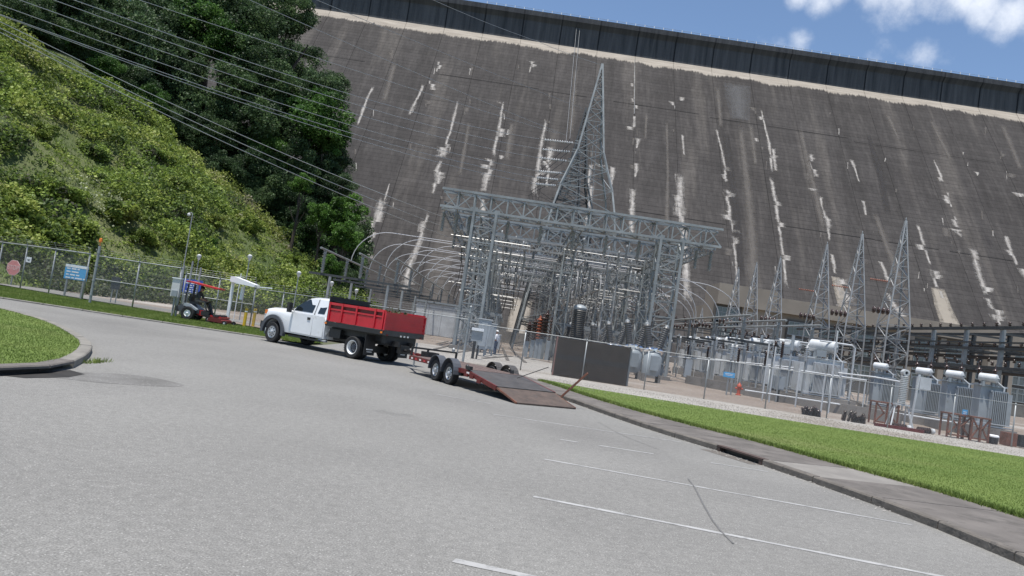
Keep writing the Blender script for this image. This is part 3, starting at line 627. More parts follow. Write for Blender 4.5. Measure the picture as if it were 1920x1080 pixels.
for (px, py, rp, lab) in [(40, 405, 62, 'big leafy bush at the left edge low on the slope'), (118, 372, 50, 'rounded bush above the blue notice board'), (150, 440, 44, 'bush just behind the fence above the blue notice board'), (215, 405, 56, 'largest bush on the lower slope, right of the blue notice board'),
                          (265, 455, 38, 'bush behind the sliding gate'), (85, 452, 40, 'bush just behind the fence right of the stop sign'), (330, 350, 34, 'bush left of the tall bent lamp post'), (465, 430, 34, 'bush on the slope above the round-headed lamp post'), (180, 290, 40, 'bush halfway up the slope at the left'), (70, 250, 38, 'bush high on the slope near the left edge'), (400, 420, 34, 'bush right of the tall bent lamp post'), (290, 290, 30, 'bush in the middle of the slope'), (545, 490, 28, 'bush low on the slope behind the truck cab')]:
    for Y in np.arange(50, 120, .5):
        q = A(px, py, Y)
        if hz(q.x, q.y)+.4 >= q.z:
            tree(Vector((q.x, q.y, q.z+.2)), rp/FPX*Y, 0, 10+(tree_n % 2), lab, 'slope_bush', 'leafy bushes on the open slope', squash=.8); break
k = 30000; P = np.column_stack([RNG.uniform(-150, -20, k), RNG.uniform(98, 150, k)]); P = P[(P[:, 1] > np.minimum(119, 99+(P[:, 0]+66)*1.9)) & (hz(P[:, 0], P[:, 1]) > 1)]; Z = hz(P[:, 0], P[:, 1]); ok = visible(P, Z, 60); P = P[ok]; Z = Z[ok]
link(quads('forest_undergrowth', np.column_stack([P, Z+np.abs(RNG.normal(0, 2.2, len(P)))]), RNG, .6, M_leafd), 'forest_undergrowth', label='dark undergrowth beneath the trees of the forest edge', cat='undergrowth', kind='stuff')

# ------------------------------------------------------------------ the dam
DY, DZ, SL = 300.0, 116.6, .76
def D(px, py):
    v = ray(px, py); t = (DY-DZ*SL+SL*EYE)/(v.y-SL*v.z)   # Y = DY-(DZ-z)*SL
    return CAMP+v*t
def dam_mat():
    mt = bpy.data.materials.new('dam_concrete'); mt.use_nodes = True; nt = mt.node_tree; N = nt.nodes.new; L = nt.links.new
    b = nt.nodes['Principled BSDF']; b.inputs['Roughness'].default_value = .9; b.inputs['Specular IOR Level'].default_value = .2
    geo = N('ShaderNodeNewGeometry'); sp = N('ShaderNodeSeparateXYZ'); L(geo.outputs['Position'], sp.inputs[0])
    def noise(scale, st, det=4, ro=.6):
        mp = N('ShaderNodeMapping'); mp.inputs['Scale'].default_value = st; L(geo.outputs['Position'], mp.inputs[0])
        n = N('ShaderNodeTexNoise'); n.inputs['Scale'].default_value = scale; n.inputs['Detail'].default_value = det; n.inputs['Roughness'].default_value = ro; L(mp.outputs[0], n.inputs['Vector']); return n.outputs[0]
    def mr(x, a, c, d, e, sm=False):
        q = N('ShaderNodeMapRange'); q.inputs[1].default_value = a; q.inputs[2].default_value = c; q.inputs[3].default_value = d; q.inputs[4].default_value = e; L(x, q.inputs[0])
        if sm: q.interpolation_type = 'SMOOTHSTEP'
        return q.outputs[0]
    def mth(op, a, c=None):
        q = N('ShaderNodeMath'); q.operation = op
        for i, x in enumerate((a, c)):
            if x is None: continue
            if isinstance(x, (int, float)): q.inputs[i].default_value = x
            else: L(x, q.inputs[i])
        return q.outputs[0]
    def mix(f, a, c):
        q = N('ShaderNodeMixRGB')
        if isinstance(f, float): q.inputs[0].default_value = f
        else: L(f, q.inputs[0])
        for i, x in ((1, a), (2, c)):
            if isinstance(x, tuple): q.inputs[i].default_value = (*x, 1)
            else: L(x, q.inputs[i])
        return q.outputs[0]
    big = noise(.02, (1, 1, 1), 5, .6); drip = noise(1, (.42, .03, .05), 6, .66); fine = noise(1, (.9, .25, .25), 5, .75); drip2 = noise(1, (.11, .008, .008), 4, .6)
    col = mix(mr(big, .35, .65, 0, 1), (.045, .0415, .040), (.057, .053, .0515))
    col = mix(mr(drip, .48, .72, 0, .6, True), col, (.080, .074, .070))
    col = mix(mr(drip2, .52, .68, 0, .42, True), col, (.13, .118, .106)); col = mix(mr(drip2, .44, .30, 0, .5, True), col, (.03, .028, .027))
    col = mix(mr(drip, .40, .22, 0, .6, True), col, (.034, .032, .034))
    # lift joints every 1.52 m of height, of uneven strength
    fr = mth('FRACT', mth('DIVIDE', sp.outputs[2], 1.524)); ln = mth('LESS_THAN', fr, .10); lst = noise(1, (.04, 1, .7), 3, .7)
    lf = mth('MULTIPLY', ln, mr(lst, .35, .65, .1, .85)); col = mix(lf, col, (.026, .024, .024))
    lft = mth('FLOOR', mth('DIVIDE', sp.outputs[2], 1.524)); wn = N('ShaderNodeTexWhiteNoise'); wn.noise_dimensions = '2D'; cbv = N('ShaderNodeCombineXYZ'); L(lft, cbv.inputs[0]); L(mth('FLOOR', mth('DIVIDE', mth('SUBTRACT', sp.outputs[0], X0), SP)), cbv.inputs[1]); L(cbv.outputs[0], wn.inputs['Vector'])
    big2 = noise(.018, (1, 1, 1), 2)
    jn = mth('ABSOLUTE', mth('SUBTRACT', mth('FRACT', mth('DIVIDE', mth('SUBTRACT', sp.outputs[0], X0), SP)), .5)); jm = mr(jn, .492, .5, 0, .6)
    sc = N('ShaderNodeVectorMath'); sc.operation = 'SCALE'; L(col, sc.inputs[0]); L(mth('MULTIPLY', mr(fine, .25, .75, .72, 1.28), mr(wn.outputs[0], 0, 1, .92, 1.07)), sc.inputs['Scale']); col = sc.outputs[0]
    # small flecks of lime
    fl = noise(1, (.55, .35, .30), 6, .8); col = mix(mr(fl, .715, .75, 0, .7), col, (.36, .34, .32))
    # pale clean band under the parapet wall with a ragged lower edge
    rag = noise(1, (1.3, .01, .02), 6, .8); rag2 = noise(1, (.055, .01, .01), 3)
    edge = mth('ADD', mth('ADD', 115.6, mth('MULTIPLY', mth('SUBTRACT', rag, .5), -5.0)), mth('MULTIPLY', mth('SUBTRACT', rag2, .5), -7.0))
    edge = mth('SUBTRACT', edge, 2.6)
    band = mr(mth('SUBTRACT', sp.outputs[2], edge), -.35, .4, 0, 1)
    bn = noise(1, (.10, .1, 1.1), 4, .6); bc = mix(mr(bn, .35, .65, 0, 1), (.27, .24, .205), (.37, .335, .29))
    col = mix(band, col, bc)
    # streaked wall above
    col = mix(jm, col, (.02, .019, .019))
    up = mth('GREATER_THAN', sp.outputs[2], 116.62); ud = noise(1, (.55, .02, .035), 6, .65)
    uc = mix(mr(ud, .38, .66, 0, 1), (.055, .060, .067), (.105, .11, .118)); uc = mix(mr(ud, .42, .25, 0, .8), uc, (.03, .033, .04)); jw = noise(1, (2.0, .02, .03), 3); uc = mix(mr(mth('ADD', jn, mth('MULTIPLY', jw, .03)), .485, .51, 0, .9, True), uc, (.014, .016, .02)); uc = mix(mr(sp.outputs[2], 124.0, 126.4, 0, .45), uc, (.04, .043, .05))
    col = mix(up, col, uc)
    bp = N('ShaderNodeBump'); bp.inputs['Strength'].default_value = .5; bp.inputs['Distance'].default_value = .25; L(mth('SUBTRACT', fine, mth('MULTIPLY', ln, .6)), bp.inputs['Height']); L(bp.outputs[0], b.inputs['Normal'])
    L(col, b.inputs['Base Color']); MATS['dam_concrete'] = mt; return mt
X0 = D(1187, 352).x; SP = 15.24
M_dam = dam_mat()
def streak_mat(name, c, c2, dens, lo=1.2, hi=1.72, mxa=.95):
    mt = bpy.data.materials.new(name); mt.use_nodes = True; nt = mt.node_tree; N = nt.nodes.new; L = nt.links.new
    b = nt.nodes['Principled BSDF']; out = nt.nodes['Material Output']; b.inputs['Roughness'].default_value = .85
    geo = N('ShaderNodeNewGeometry'); uv = N('ShaderNodeUVMap'); sp = N('ShaderNodeSeparateXYZ'); L(uv.outputs[0], sp.inputs[0])
    mp = N('ShaderNodeMapping'); mp.inputs['Scale'].default_value = (1.5, .16, .20); L(geo.outputs['Position'], mp.inputs[0])
    n = N('ShaderNodeTexNoise'); n.inputs['Scale'].default_value = 1; n.inputs['Detail'].default_value = 6; n.inputs['Roughness'].default_value = .72; L(mp.outputs[0], n.inputs['Vector'])
    mp2 = N('ShaderNodeMapping'); mp2.inputs['Scale'].default_value = (.35, .35, .9); L(geo.outputs['Position'], mp2.inputs[0])
    n2 = N('ShaderNodeTexNoise'); n2.inputs['Scale'].default_value = 1; n2.inputs['Detail'].default_value = 4; L(mp2.outputs[0], n2.inputs['Vector'])
    mx = N('ShaderNodeMixRGB'); L(n2.outputs[0], mx.inputs[0]); mx.inputs[1].default_value = (*c, 1); mx.inputs[2].default_value = (*c2, 1); L(mx.outputs[0], b.inputs['Base Color'])
    # edge: u,v in 0..1 ; e = min(u,1-u)*2
    pu = N('ShaderNodeMath'); pu.operation = 'PINGPONG'; L(sp.outputs[0], pu.inputs[0]); pu.inputs[1].default_value = .5
    pv = N('ShaderNodeMath'); pv.operation = 'PINGPONG'; L(sp.outputs[1], pv.inputs[0]); pv.inputs[1].default_value = .5
    pvs = N('ShaderNodeMath'); pvs.operation = 'MULTIPLY'; L(pv.outputs[0], pvs.inputs[0]); pvs.inputs[1].default_value = 5
    mn = N('ShaderNodeMath'); mn.operation = 'MINIMUM'; L(pu.outputs[0], mn.inputs[0]); L(pvs.outputs[0], mn.inputs[1])
    m5 = N('ShaderNodeMath'); m5.operation = 'MULTIPLY_ADD'; L(mn.outputs[0], m5.inputs[0]); m5.inputs[1].default_value = 1.35; m5.inputs[2].default_value = dens
    mp3 = N('ShaderNodeMapping'); mp3.inputs['Scale'].default_value = (.5, .9, .9); L(geo.outputs['Position'], mp3.inputs[0])
    n3 = N('ShaderNodeTexNoise'); n3.inputs['Scale'].default_value = 1; n3.inputs['Detail'].default_value = 7; n3.inputs['Roughness'].default_value = .8; L(mp3.outputs[0], n3.inputs['Vector'])
    av = N('ShaderNodeMath'); av.operation = 'ADD'; L(n.outputs[0], av.inputs[0]); L(n3.outputs[0], av.inputs[1])
    a = N('ShaderNodeMath'); a.operation = 'ADD'; L(m5.outputs[0], a.inputs[0]); L(av.outputs[0], a.inputs[1])
    al = N('ShaderNodeMapRange'); al.inputs[1].default_value = lo; al.inputs[2].default_value = hi; al.inputs[4].default_value = mxa; L(a.outputs[0], al.inputs[0])
    t = N('ShaderNodeBsdfTransparent'); s = N('ShaderNodeMixShader'); L(al.outputs[0], s.inputs[0]); L(t.outputs[0], s.inputs[1]); L(b.outputs[0], s.inputs[2]); L(s.outputs[0], out.inputs[0])
    MATS[name] = mt; return mt
M_lime = streak_mat('lime_deposit', (.50, .48, .45), (.20, .18, .165), .0)
M_limef = streak_mat('faint_lime_deposit', (.17, .155, .14), (.10, .09, .082), .0, 1.0, 1.6, .6)
M_clean = streak_mat('clean_concrete_patch', (.30, .27, .225), (.25, .22, .185), .35)
M_wash = streak_mat('grey_wash_patch', (.105, .105, .108), (.08, .08, .083), .1, .9, 1.7, .7)
M_damk = streak_mat('dark_run', (.024, .022, .023), (.034, .031, .031), .0, .9, 1.7, .7)
dam = thing('concrete_dam', 'huge dark stained concrete dam face with white lime streaks and pale band under its crest', 'dam', (0, DY, 0))
X0 = D(1187, 352).x; SP = 15.24
k0, k1 = -11, 26
for k in range(k0, k1):
    xa, xb = X0+k*SP+.035, X0+(k+1)*SP-.035; o = RND.uniform(-.05, .05)
    prof = [(-DZ*SL-.76+o, -1), (o, DZ), (o, 126.2), (6.5, 126.2), (6.5, -1)]
    MB().prism(prof, xa, xb, lambda u, v, t: (t, u, v)).build('monolith', M_dam, dam)
MB().box((X0+7.5*SP, 4.2, 127.35), ((k1-k0)*SP, 11.6, 1.9)).build('crest_slab', M_dam, dam)
MB().prism([(0.06, 124.6), (0.06, 126.4), (-1.6, 126.4)], X0+k0*SP, X0+k1*SP, lambda u, v, t: (t, u, v)).build('crest_haunch', M_dam, dam)
pm = MB().box((0, 0, .45), (.22, .22, .9)).mesh('railing_post', M_signw)
x = X0-4*SP
while x < X0+22*SP: inst(pm, 'railing_post', dam, (x, -1.4, 128.3)); x += 3.7
MB().bar((X0-4*SP, -1.4, 129.0), (X0+22*SP, -1.4, 129.0), .08).build('railing', M_galv, dam)
# long open lift joints
for (a, b, w) in [((600, 103), (684, 116), .16), ((820, 137), (1010, 168), .2), ((1010, 168), (1100, 182), .12), ((1150, 190), (1310, 214), .14), ((1330, 217), (1590, 262), .22), ((1600, 264), (1900, 312), .1), ((1465, 423), (1640, 449), .22), ((1640, 450), (1760, 468), .12), ((1190, 398), (1360, 418), .12), ((1780, 470), (1910, 492), .14)]:
    p, q = D(*a), D(*b); z = (p.z+q.z)/2; p.z = q.z = z; y = DY-(DZ-z)*SL; n_ = Vector((0, -.796, .605))*.06
    tg = Vector((0, .605, .796))*w
    mb = MB(); K = max(2, int((q.x-p.x)/4)); pr = None
    for i in range(K+1):
        c = Vector((p.x+(q.x-p.x)*i/K, y-DY, z))+n_; h = tg*RND.uniform(.3, 1); mb.v += [tuple(c-h), tuple(c+h)]
        if i: o = 2*i; mb.f.append((o-2, o, o+1, o-1))
    mb.build('open_lift_joint', mat('dark_joint', (.012, .011, .011), .95, var=.1), dam)  # near-black strip along each joint line
def streak(pts, m=None, steps=True, ragged=.35):
    """pts: (px,py,width px) down the face; built on the slope as a thin crust of deposit"""
    m = m or M_lime; P = []
    for (px, py, w) in pts:
        c = D(px, py); e = D(px+w/2, py); P.append((Vector((c.x, c.y, c.z)), abs(e.x-c.x)*(.95 if m is M_lime else 1.1)))
    n_ = Vector((0, -.796, .605)); V = []; UV = []; tot = sum((P[i+1][0]-P[i][0]).length for i in range(len(P)-1)); acc = 0; rows = []
    for i in range(len(P)-1):
        (a, wa), (b, wb) = P[i], P[i+1]; L = (b-a).length; K = max(1, int(L/1.9))
        for j in range(K+(i == len(P)-2)):
            t = j/K; rows.append((a.lerp(b, t), wa+(wb-wa)*t, (acc+L*t)/max(tot, .1)))
        acc += L
    mb = MB(); uv = []; jl = jr = 0
    last = -1
    lu = []
    for r in range(len(rows)-1):
        (c, w, v), (c2, w2, v2) = rows[r], rows[r+1]
        if steps:
            if RND.random() < .5: jl = RND.uniform(-.25, .2)*w; jr = RND.uniform(-.25, .2)*w
            if RND.random() < .08: jr += RND.uniform(.8, 3.0)
            elif RND.random() < .06: jl += RND.uniform(.8, 3.0)
        k_ = (.62 if RND.random() < .6 else 1.0) if steps else 1
        A0 = c-Vector((0, DY, 0))+n_*.075; A1 = c2-Vector((0, DY, 0))+n_*.075; o = len(mb.v)
        mb.v += [tuple(A1-Vector((w2+jl*k_, 0, 0))), tuple(A1+Vector((w2+jr*k_, 0, 0))), tuple(A0+Vector((w+jr, 0, 0))), tuple(A0-Vector((w+jl, 0, 0)))]
        mb.f.append((o, o+1, o+2, o+3)); lu += [(.06, v2), (.94, v2), (.94, v), (.06, v)]
    mb.uv = lu
    o = mb.build('lime_streak', m, dam)
    return o
for s in [
    [(700, 161, 9), (689, 185, 8), (680, 207, 9), (669, 239, 5)], [(794, 157, 9), (786, 180, 8), (772, 204, 10), (767, 217, 7)],
    [(776, 198, 14), (774, 206, 12), (772, 213, 4)], [(859, 185, 6), (852, 218, 10), (844, 248, 9), (837, 270, 8), (830, 300, 6)],
    [(828, 300, 6), (819, 322, 19), (811, 367, 5)], [(805, 396, 9), (796, 426, 13), (781, 467, 18), (768, 500, 22), (757, 555, 26)],
    [(943, 189, 7), (939, 226, 9), (930, 263, 11), (924, 296, 10)], [(924, 296, 10), (919, 318, 16), (909, 362, 5)], [(907, 372, 11), (905, 400, 16), (902, 440, 16)],
    [(731, 343, 3), (725, 363, 7), (718, 384, 2)], [(711, 368, 13), (700, 415, 16), (686, 465, 20), (676, 495, 16)], [(823, 115, 9), (818, 136, 5)], [(882, 128, 8), (880, 141, 3)], [(996, 114, 20), (996, 120, 9), (992, 138, 2)],
    [(1025, 222, 9), (1020, 246, 13), (1013, 281, 13), (1008, 320, 15), (1004, 372, 12)], [(1032, 275, 22), (1031, 287, 20), (1026, 312, 8)], [(1030, 300, 13), (1024, 352, 6)],
    [(1108, 308, 14), (1102, 352, 9)], [(1150, 312, 18), (1147, 330, 14), (1145, 350, 4)], [(1125, 308, 34), (1124, 314, 18)], [(1110, 344, 18), (1104, 380, 14), (1098, 430, 12)],
    [(1190, 217, 7), (1187, 246, 10)], [(1197, 259, 17), (1193, 279, 5)], [(1192, 305, 13), (1193, 318, 12), (1190, 334, 4)], [(1187, 352, 17), (1185, 380, 16), (1184, 445, 17)], [(1190, 120, 3), (1189, 215, 3)],
    [(1280, 252, 8), (1282, 292, 6)], [(1274, 320, 22), (1277, 360, 21), (1281, 430, 20), (1286, 500, 22), (1290, 575, 24)],
    [(1343, 240, 8), (1355, 290, 7), (1361, 328, 11), (1361, 345, 7)], [(1361, 353, 15), (1366, 385, 9), (1368, 388, 14), (1374, 439, 8)], [(1374, 440, 14), (1380, 483, 7), (1385, 545, 9)],
    [(1426, 202, 4), (1437, 250, 6), (1442, 270, 10), (1448, 325, 8)], [(1449, 277, 12), (1454, 322, 7)], [(1444, 326, 8), (1453, 370, 13), (1460, 425, 9), (1468, 478, 10), (1475, 545, 10)],
    [(1513, 287, 4), (1527, 333, 4)], [(1538, 366, 15), (1541, 385, 10), (1546, 402, 10), (1549, 410, 16), (1556, 455, 5)], [(1559, 475, 12), (1566, 515, 9)], [(1567, 519, 18), (1573, 545, 20), (1584, 582, 19)],
    [(1596, 298, 10), (1604, 320, 8), (1611, 343, 6)], [(1619, 376, 12), (1624, 405, 6)], [(1650, 489, 13), (1658, 508, 12), (1663, 530, 8)], [(1664, 547, 12), (1676, 575, 18), (1686, 600, 24)],
    [(1749, 298, 5), (1762, 325, 9), (1768, 342, 5)], [(1776, 360, 8), (1784, 390, 5)], [(1789, 405, 5), (1798, 428, 7)], [(1788, 429, 38), (1795, 436, 14), (1802, 446, 5)],
    [(1821, 464, 28), (1822, 470, 16), (1838, 520, 15), (1851, 556, 13)], [(1848, 557, 17), (1862, 580, 13), (1875, 612, 10)],
    [(1719, 420, 10), (1732, 460, 10), (1745, 500, 6)], [(1745, 505, 12), (1757, 540, 10)], 
    [(1884, 441, 14), (1896, 470, 12), (1908, 500, 8)], [(1916, 503, 26), (1925, 525, 12)], [(1910, 362, 24), (1916, 370, 10)], [(1830, 322, 14), (1832, 330, 5)],
    [(1522, 353, 26), (1523, 358, 12)], [(985, 560, 8), (978, 600, 7)]]:
    streak(s)
for s in [[(1387, 230, 8), (1400, 335, 15), (1409, 431, 20), (1414, 560, 26)], [(1407, 235, 8), (1417, 310, 6)], [(1212, 215, 5), (1210, 262, 5)], [(1250, 225, 5), (1252, 330, 6), (1250, 445, 10)], [(1345, 165, 8), (1352, 240, 8)],
          [(1664, 215, 10), (1685, 262, 5)], [(1745, 225, 8), (1782, 300, 7)], [(1880, 235, 10), (1915, 320, 12)], [(960, 230, 8), (950, 300, 10)], [(740, 120, 10), (720, 190, 10)], [(1500, 240, 7), (1545, 430, 12)], [(1640, 400, 10), (1700, 560, 18)], [(880, 230, 7), (862, 330, 9)], [(1080, 130, 9), (1070, 250, 11)]]:
    streak(s, M_limef, False)
streak([(1381, 158, 46), (1384, 190, 42), (1388, 225, 30)], M_wash, False).name = 'washed_patch'
streak([(1627, 250, 7), (1652, 330, 14), (1664, 400, 12)], M_damk, False).name = 'dark_run'
streak([(1360, 250, 12), (1380, 400, 16), (1390, 520, 14)], M_damk, False).name = 'dark_run'
streak([(1758, 541, 22), (1768, 575, 28), (1784, 615, 34)], M_clean, False).name = 'clean_patch'
streak([(1763, 545, 8), (1768, 560, 10)])
streak([(1566, 519, 14), (1574, 548, 18), (1586, 584, 22)], M_clean, False).name = 'clean_patch'
streak([(980, 562, 34), (972, 600, 36), (967, 640, 38)], M_clean, False).name = 'clean_patch'
for px in (930, 1020, 1120, 1195, 1262, 1340, 1410, 1480, 1550, 1600, 1660, 1720, 1790, 1850, 1890):  # faint lime beads of the joints
    a = D(px, 330+.15*(px-960)); 
for k in range(-8, 18):   # small beads along each joint, where the photograph shows lime seeping
    xj = X0+k*SP
    for i in range(5):
        z = RND.uniform(30, 108); y = DY-(DZ-z)*SL; v = Vector((xj+RND.uniform(-1.4, 1.4), y, z))-CAMP; f_ = v.dot(FW)
        px = 960+FPX*v.dot(CR)/f_; py = 540-FPX*v.dot(CU)/f_
        if -50 < px < 1970 and py > 0: streak([(px, py, RND.uniform(2, 6)), (px+RND.uniform(-2, 2), py+RND.uniform(5, 18), RND.uniform(1, 4))], RND.choice([M_lime, M_limef]))
# vertical cables hanging down over the face
def wire(name, pts, r, m, label, cat, group=None, n=5):
    o = MB().path(pts, r, n).build(name, m); return tag(o, label, cat, group)
def sagline(p, q, sag, n=14): return [p.lerp(q, i/n)-Vector((0, 0, sag*4*(i/n)*(1-i/n))) for i in range(n+1)]
for (a, b, lab) in [((1081, 52), (1061, 268), 'left one of the two pale cables hanging down over the dam beside the tower'), ((1087, 54), (1068, 262), 'right one of the two pale cables hanging down over the dam beside the tower'), ((1190, 112), (1189, 215), 'single pale pipe running down the dam right of the tower')]:
    p = D(*a); p = A(a[0], a[1], DY-.4) if a[1] < 100 else D(*a)+Vector((0, -.2, .1)); q = D(*b)+Vector((0, -.3, .3))
    wire('hanging_cable', [p, q], .07, M_wire, lab, 'cable')

# ------------------------------------------------------------------ powerhouse
PY = 150.0
pxl = A(1338, 600, PY).x
ph = thing('powerhouse', 'long beige concrete powerhouse with rows of dark windows at the foot of the dam', 'building', (pxl, PY, 0))
PW = 130.0; roofz = 15.6
MB().box((PW/2, 9, 6.6), (PW, 17.4, 13.2)).build('wall', M_beige, ph)
MB().box((PW/2+3.5, 8.2, 14.6), (PW-7, 18.6, 2.8)).build('parapet', M_beige, ph)
MB().box((6, 4, 15.2), (12, 10, 4.0)).build('penthouse', M_beige, ph)
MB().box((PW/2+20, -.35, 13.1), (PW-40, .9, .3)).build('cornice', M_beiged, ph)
wfr = MB(); W_, H_, T_ = 1.9, 2.5, .12
wfr.box((0, 0, H_/2), (W_+.3, .16, .14)).box((0, 0, -H_/2), (W_+.3, .2, .16)).box((-W_/2-.06, 0, 0), (.14, .16, H_)).box((W_/2+.06, 0, 0), (.14, .16, H_)).box((0, 0, 0), (.1, .14, H_)).box((0, 0, .3), (W_, .14, .1))
wme = wfr.mesh('window', M_frame); pme = MB().box((0, 0, 0), (W_, .08, H_)).mesh('pane', M_pane)
def win(x, z, s=1.0, row=0):
    w = inst(wme, 'window', ph, (x, .22-.0-.0, z), sc=(s, 1, s)); w.location.y = .24
    inst(pme, 'pane', w, (0, .06, 0))
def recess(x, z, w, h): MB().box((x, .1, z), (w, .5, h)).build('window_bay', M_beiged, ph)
def PX(px, py): return A(px, py, PY).x-pxl
for z, in ((12.0-.6,), (8.6-.3,)):
    x = PX(1362, 600)
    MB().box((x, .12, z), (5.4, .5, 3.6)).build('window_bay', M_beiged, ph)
    for dx in (-1.15, 1.15): w = inst(wme, 'window', ph, (x+dx, -.18, z)); inst(pme, 'pane', w, (0, .04, 0))
x = PX(1500, 600); i = 0
while x < PW-4:
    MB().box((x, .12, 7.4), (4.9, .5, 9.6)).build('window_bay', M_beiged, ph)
    MB().box((x+3.1, -.25, 6.6), (1.1, .9, 13.2)).build('pilaster', M_beige, ph)
    for z in (10.6, 7.4, 4.2):
        for dx in (-1.12, 1.12): w = inst(wme, 'window', ph, (x+dx, -.18, z)); inst(pme, 'pane', w, (0, .04, 0))
    x += 6.2; i += 1
# wide pale pier at right
MB().box((PX(1862, 690), -1.2, 6.0), (5.0, 2.2, 12.0)).build('pier', M_beige, ph)
wl = thing('low_retaining_wall', 'low grey concrete wall at the end of the alley below the dam', 'wall', (A(985, 640, 118).x-3, 118, 0))
for i in range(3): MB().box((i*5.2-5, 0, .9), (5.17, 1.2, 1.9+.02*i)).build('wall_panel', M_plinth, wl)
# white shed behind the bus racks
c = A(840, 640, 92)
sh = thing('white_shed', 'long white panelled shed behind the gantry at the left', 'shed', (c.x, 92, .06))
for i in range(5): MB().box((-3.6+i*1.6, 0, 1.9), (1.57, .12, 3.7)).build('wall_panel', M_tfw, sh)
MB().box((-.4, 2, 3.9), (8.4, 4.4, .22)).build('roof', M_tfd, sh)
MB().box((-.4, 2.1, 1.8), (7.9, 3.9, 3.6)).build('shed_core', M_tfw, sh)

# ------------------------------------------------------------------ switchyard steel
UB = {}
def ub(m):
    if m.name not in UB: UB[m.name] = MB().box((0, 0, .5), (1, 1, 1)).mesh('brace', m)
    return UB[m.name]
def bar_o(par, name, p, q, w, m, h=None):
    p = Vector(p); q = Vector(q); d = q-p; o = bpy.data.objects.new(name, ub(m)); COL.objects.link(o); o.parent = par
    o.matrix_local = Matrix.Translation(p) @ d.to_track_quat('Z', 'Y').to_matrix().to_4x4() @ Matrix.Diagonal((w, h or w, d.length, 1)); return o
def truss(par, name, axis, ws, m, cw, bw, split=True, horiz=False):
    """box lattice. axis: list of centre points, ws: (a,b) widths there; a along x (or y if horiz), b along y (z if horiz)"""
    def cor(i):
        c = Vector(axis[i]); a, b = ws[i][0]/2, ws[i][1]/2
        if horiz == 'y': return [c+Vector((s*a, 0, t*b)) for s, t in ((-1, -1), (1, -1), (1, 1), (-1, 1))]
        if horiz: return [c+Vector((0, s*a, t*b)) for s, t in ((-1, -1), (1, -1), (1, 1), (-1, 1))]
        return [c+Vector((s*a, t*b, 0)) for s, t in ((-1, -1), (1, -1), (1, 1), (-1, 1))]
    C = [cor(i) for i in range(len(axis))]; mb = MB()
    for k in range(4):
        mb.bar(C[0][k], C[-1][k], cw) if all(abs((C[i][k]-C[0][k]).cross(C[-1][k]-C[0][k]).length) < 1e-3 for i in range(len(C))) else [mb.bar(C[i][k], C[i+1][k], cw) for i in range(len(C)-1)]
    br = []
    for i in range(len(axis)-1):
        for k in range(4):
            j = (k+1) % 4
            br.append((C[i][k], C[i+1][j]) if (i+k) % 2 else (C[i][j], C[i+1][k]))
            if i: br.append((C[i][k], C[i][j]))
    if not split:
        for p, q in br: mb.bar(p, q, bw, bw)
        return mb.build(name, m, par)
    o = mb.build(name, m, par)
    for p, q in br: bar_o(o, 'brace', p, q, bw, m, bw*.8)
    return o
GX0, GX1 = -6.1, 14.7; CL, CRR = -2.75, 11.1; BZ = 10.85
def lin(a, b, n): return [Vector(a).lerp(Vector(b), i/n) for i in range(n+1)]
GY = [57, 69.5, 82, 94.5, 107, 119.5]
for gi_, y in enumerate(GY):
    g = thing('steel_gantry', ['nearest big grey lattice gantry spanning the front of the switchyard', 'second lattice gantry, just behind the nearest one', 'third lattice gantry into the switchyard', 'fourth lattice gantry into the switchyard', 'fifth lattice gantry into the switchyard', 'farthest lattice gantry, close to the dam'][gi_], 'gantry', (0, y, .06), 0, 'lattice gantries one behind the other')
    near = gi_ == 0
    truss(g, 'truss_beam', lin((GX0, 0, BZ), (GX1, 0, BZ), 17), [(1.5, 1.3)]*18, M_steel, .17, .10, near, True)
    for cx in (CL, CRR):
        truss(g, 'lattice_column', lin((cx, 0, 0), (cx, 0, BZ-.65), 9), [(1.65, 1.5)]*10, M_steel, .19, .09, gi_ < 2)
        for dx in (-.82, .82): MB().box((cx+dx, -.76, BZ-.65), (.5, .03, .5)).build('gusset_plate', M_steel, g)
        MB().box((cx, 0, .12), (2.3, 2.1, .3)).build('footing', M_plinth, g)
# longitudinal girders tying the gantries together
for i, (x, z) in enumerate([(CL, 9.6), (4.2, 9.7), (CRR, 9.6), (-5.6, 10.4), (14.2, 10.4)]):
    o = thing('tie_girder', 'lattice girder running back over the yard, %s from the left' % ORD[[1, 2, 3, 0, 4][i]], 'girder', (x, 57.8, z), 0, 'girders tying the gantries together')
    truss(o, 'girder_lattice', lin((0, 0, 0), (0, 61, 0), 40), [(.7, .8)]*41, M_steel, .11, .055, False, 'y')
n_c = 0
for y in (63, 75.7, 88.2, 100.8, 113.3):
    for x, h in ((CL+.3, 9.2), (4.2, 9.3), (7.9, 8.6), (CRR-.3, 9.2)):
        o = thing('support_column', 'slender lattice support column between the gantries, one of many alike', 'column', (x, y, .06), 0, 'lattice support columns between the gantries')
        truss(o, 'lattice_body', lin((0, 0, 0), (0, 0, h), 9), [(.85, .85)]*10, M_steel if n_c % 2 else M_steell, .10, .055, False); n_c += 1
        MB().box((0, 0, .1), (1.3, 1.3, .25)).build('footing', M_plinth, o)
for k, (y, z) in enumerate([(63, 9.1), (66, 7.9), (75.7, 9.1), (79, 7.6), (88.2, 9.1), (100.8, 9.1), (113.3, 9.1)]):
    o = thing('cross_truss', '%s slim cross truss carrying the buswork, counted from the front' % ORD[k], 'truss', (0, y, z), 0, 'slim cross trusses over the yard')
    truss(o, 'truss_lattice', lin((-4.6, 0, 0), (13.2, 0, 0), 20), [(.6, .7)]*21, M_steel if k % 2 else M_steell, .085, .05, False, True)
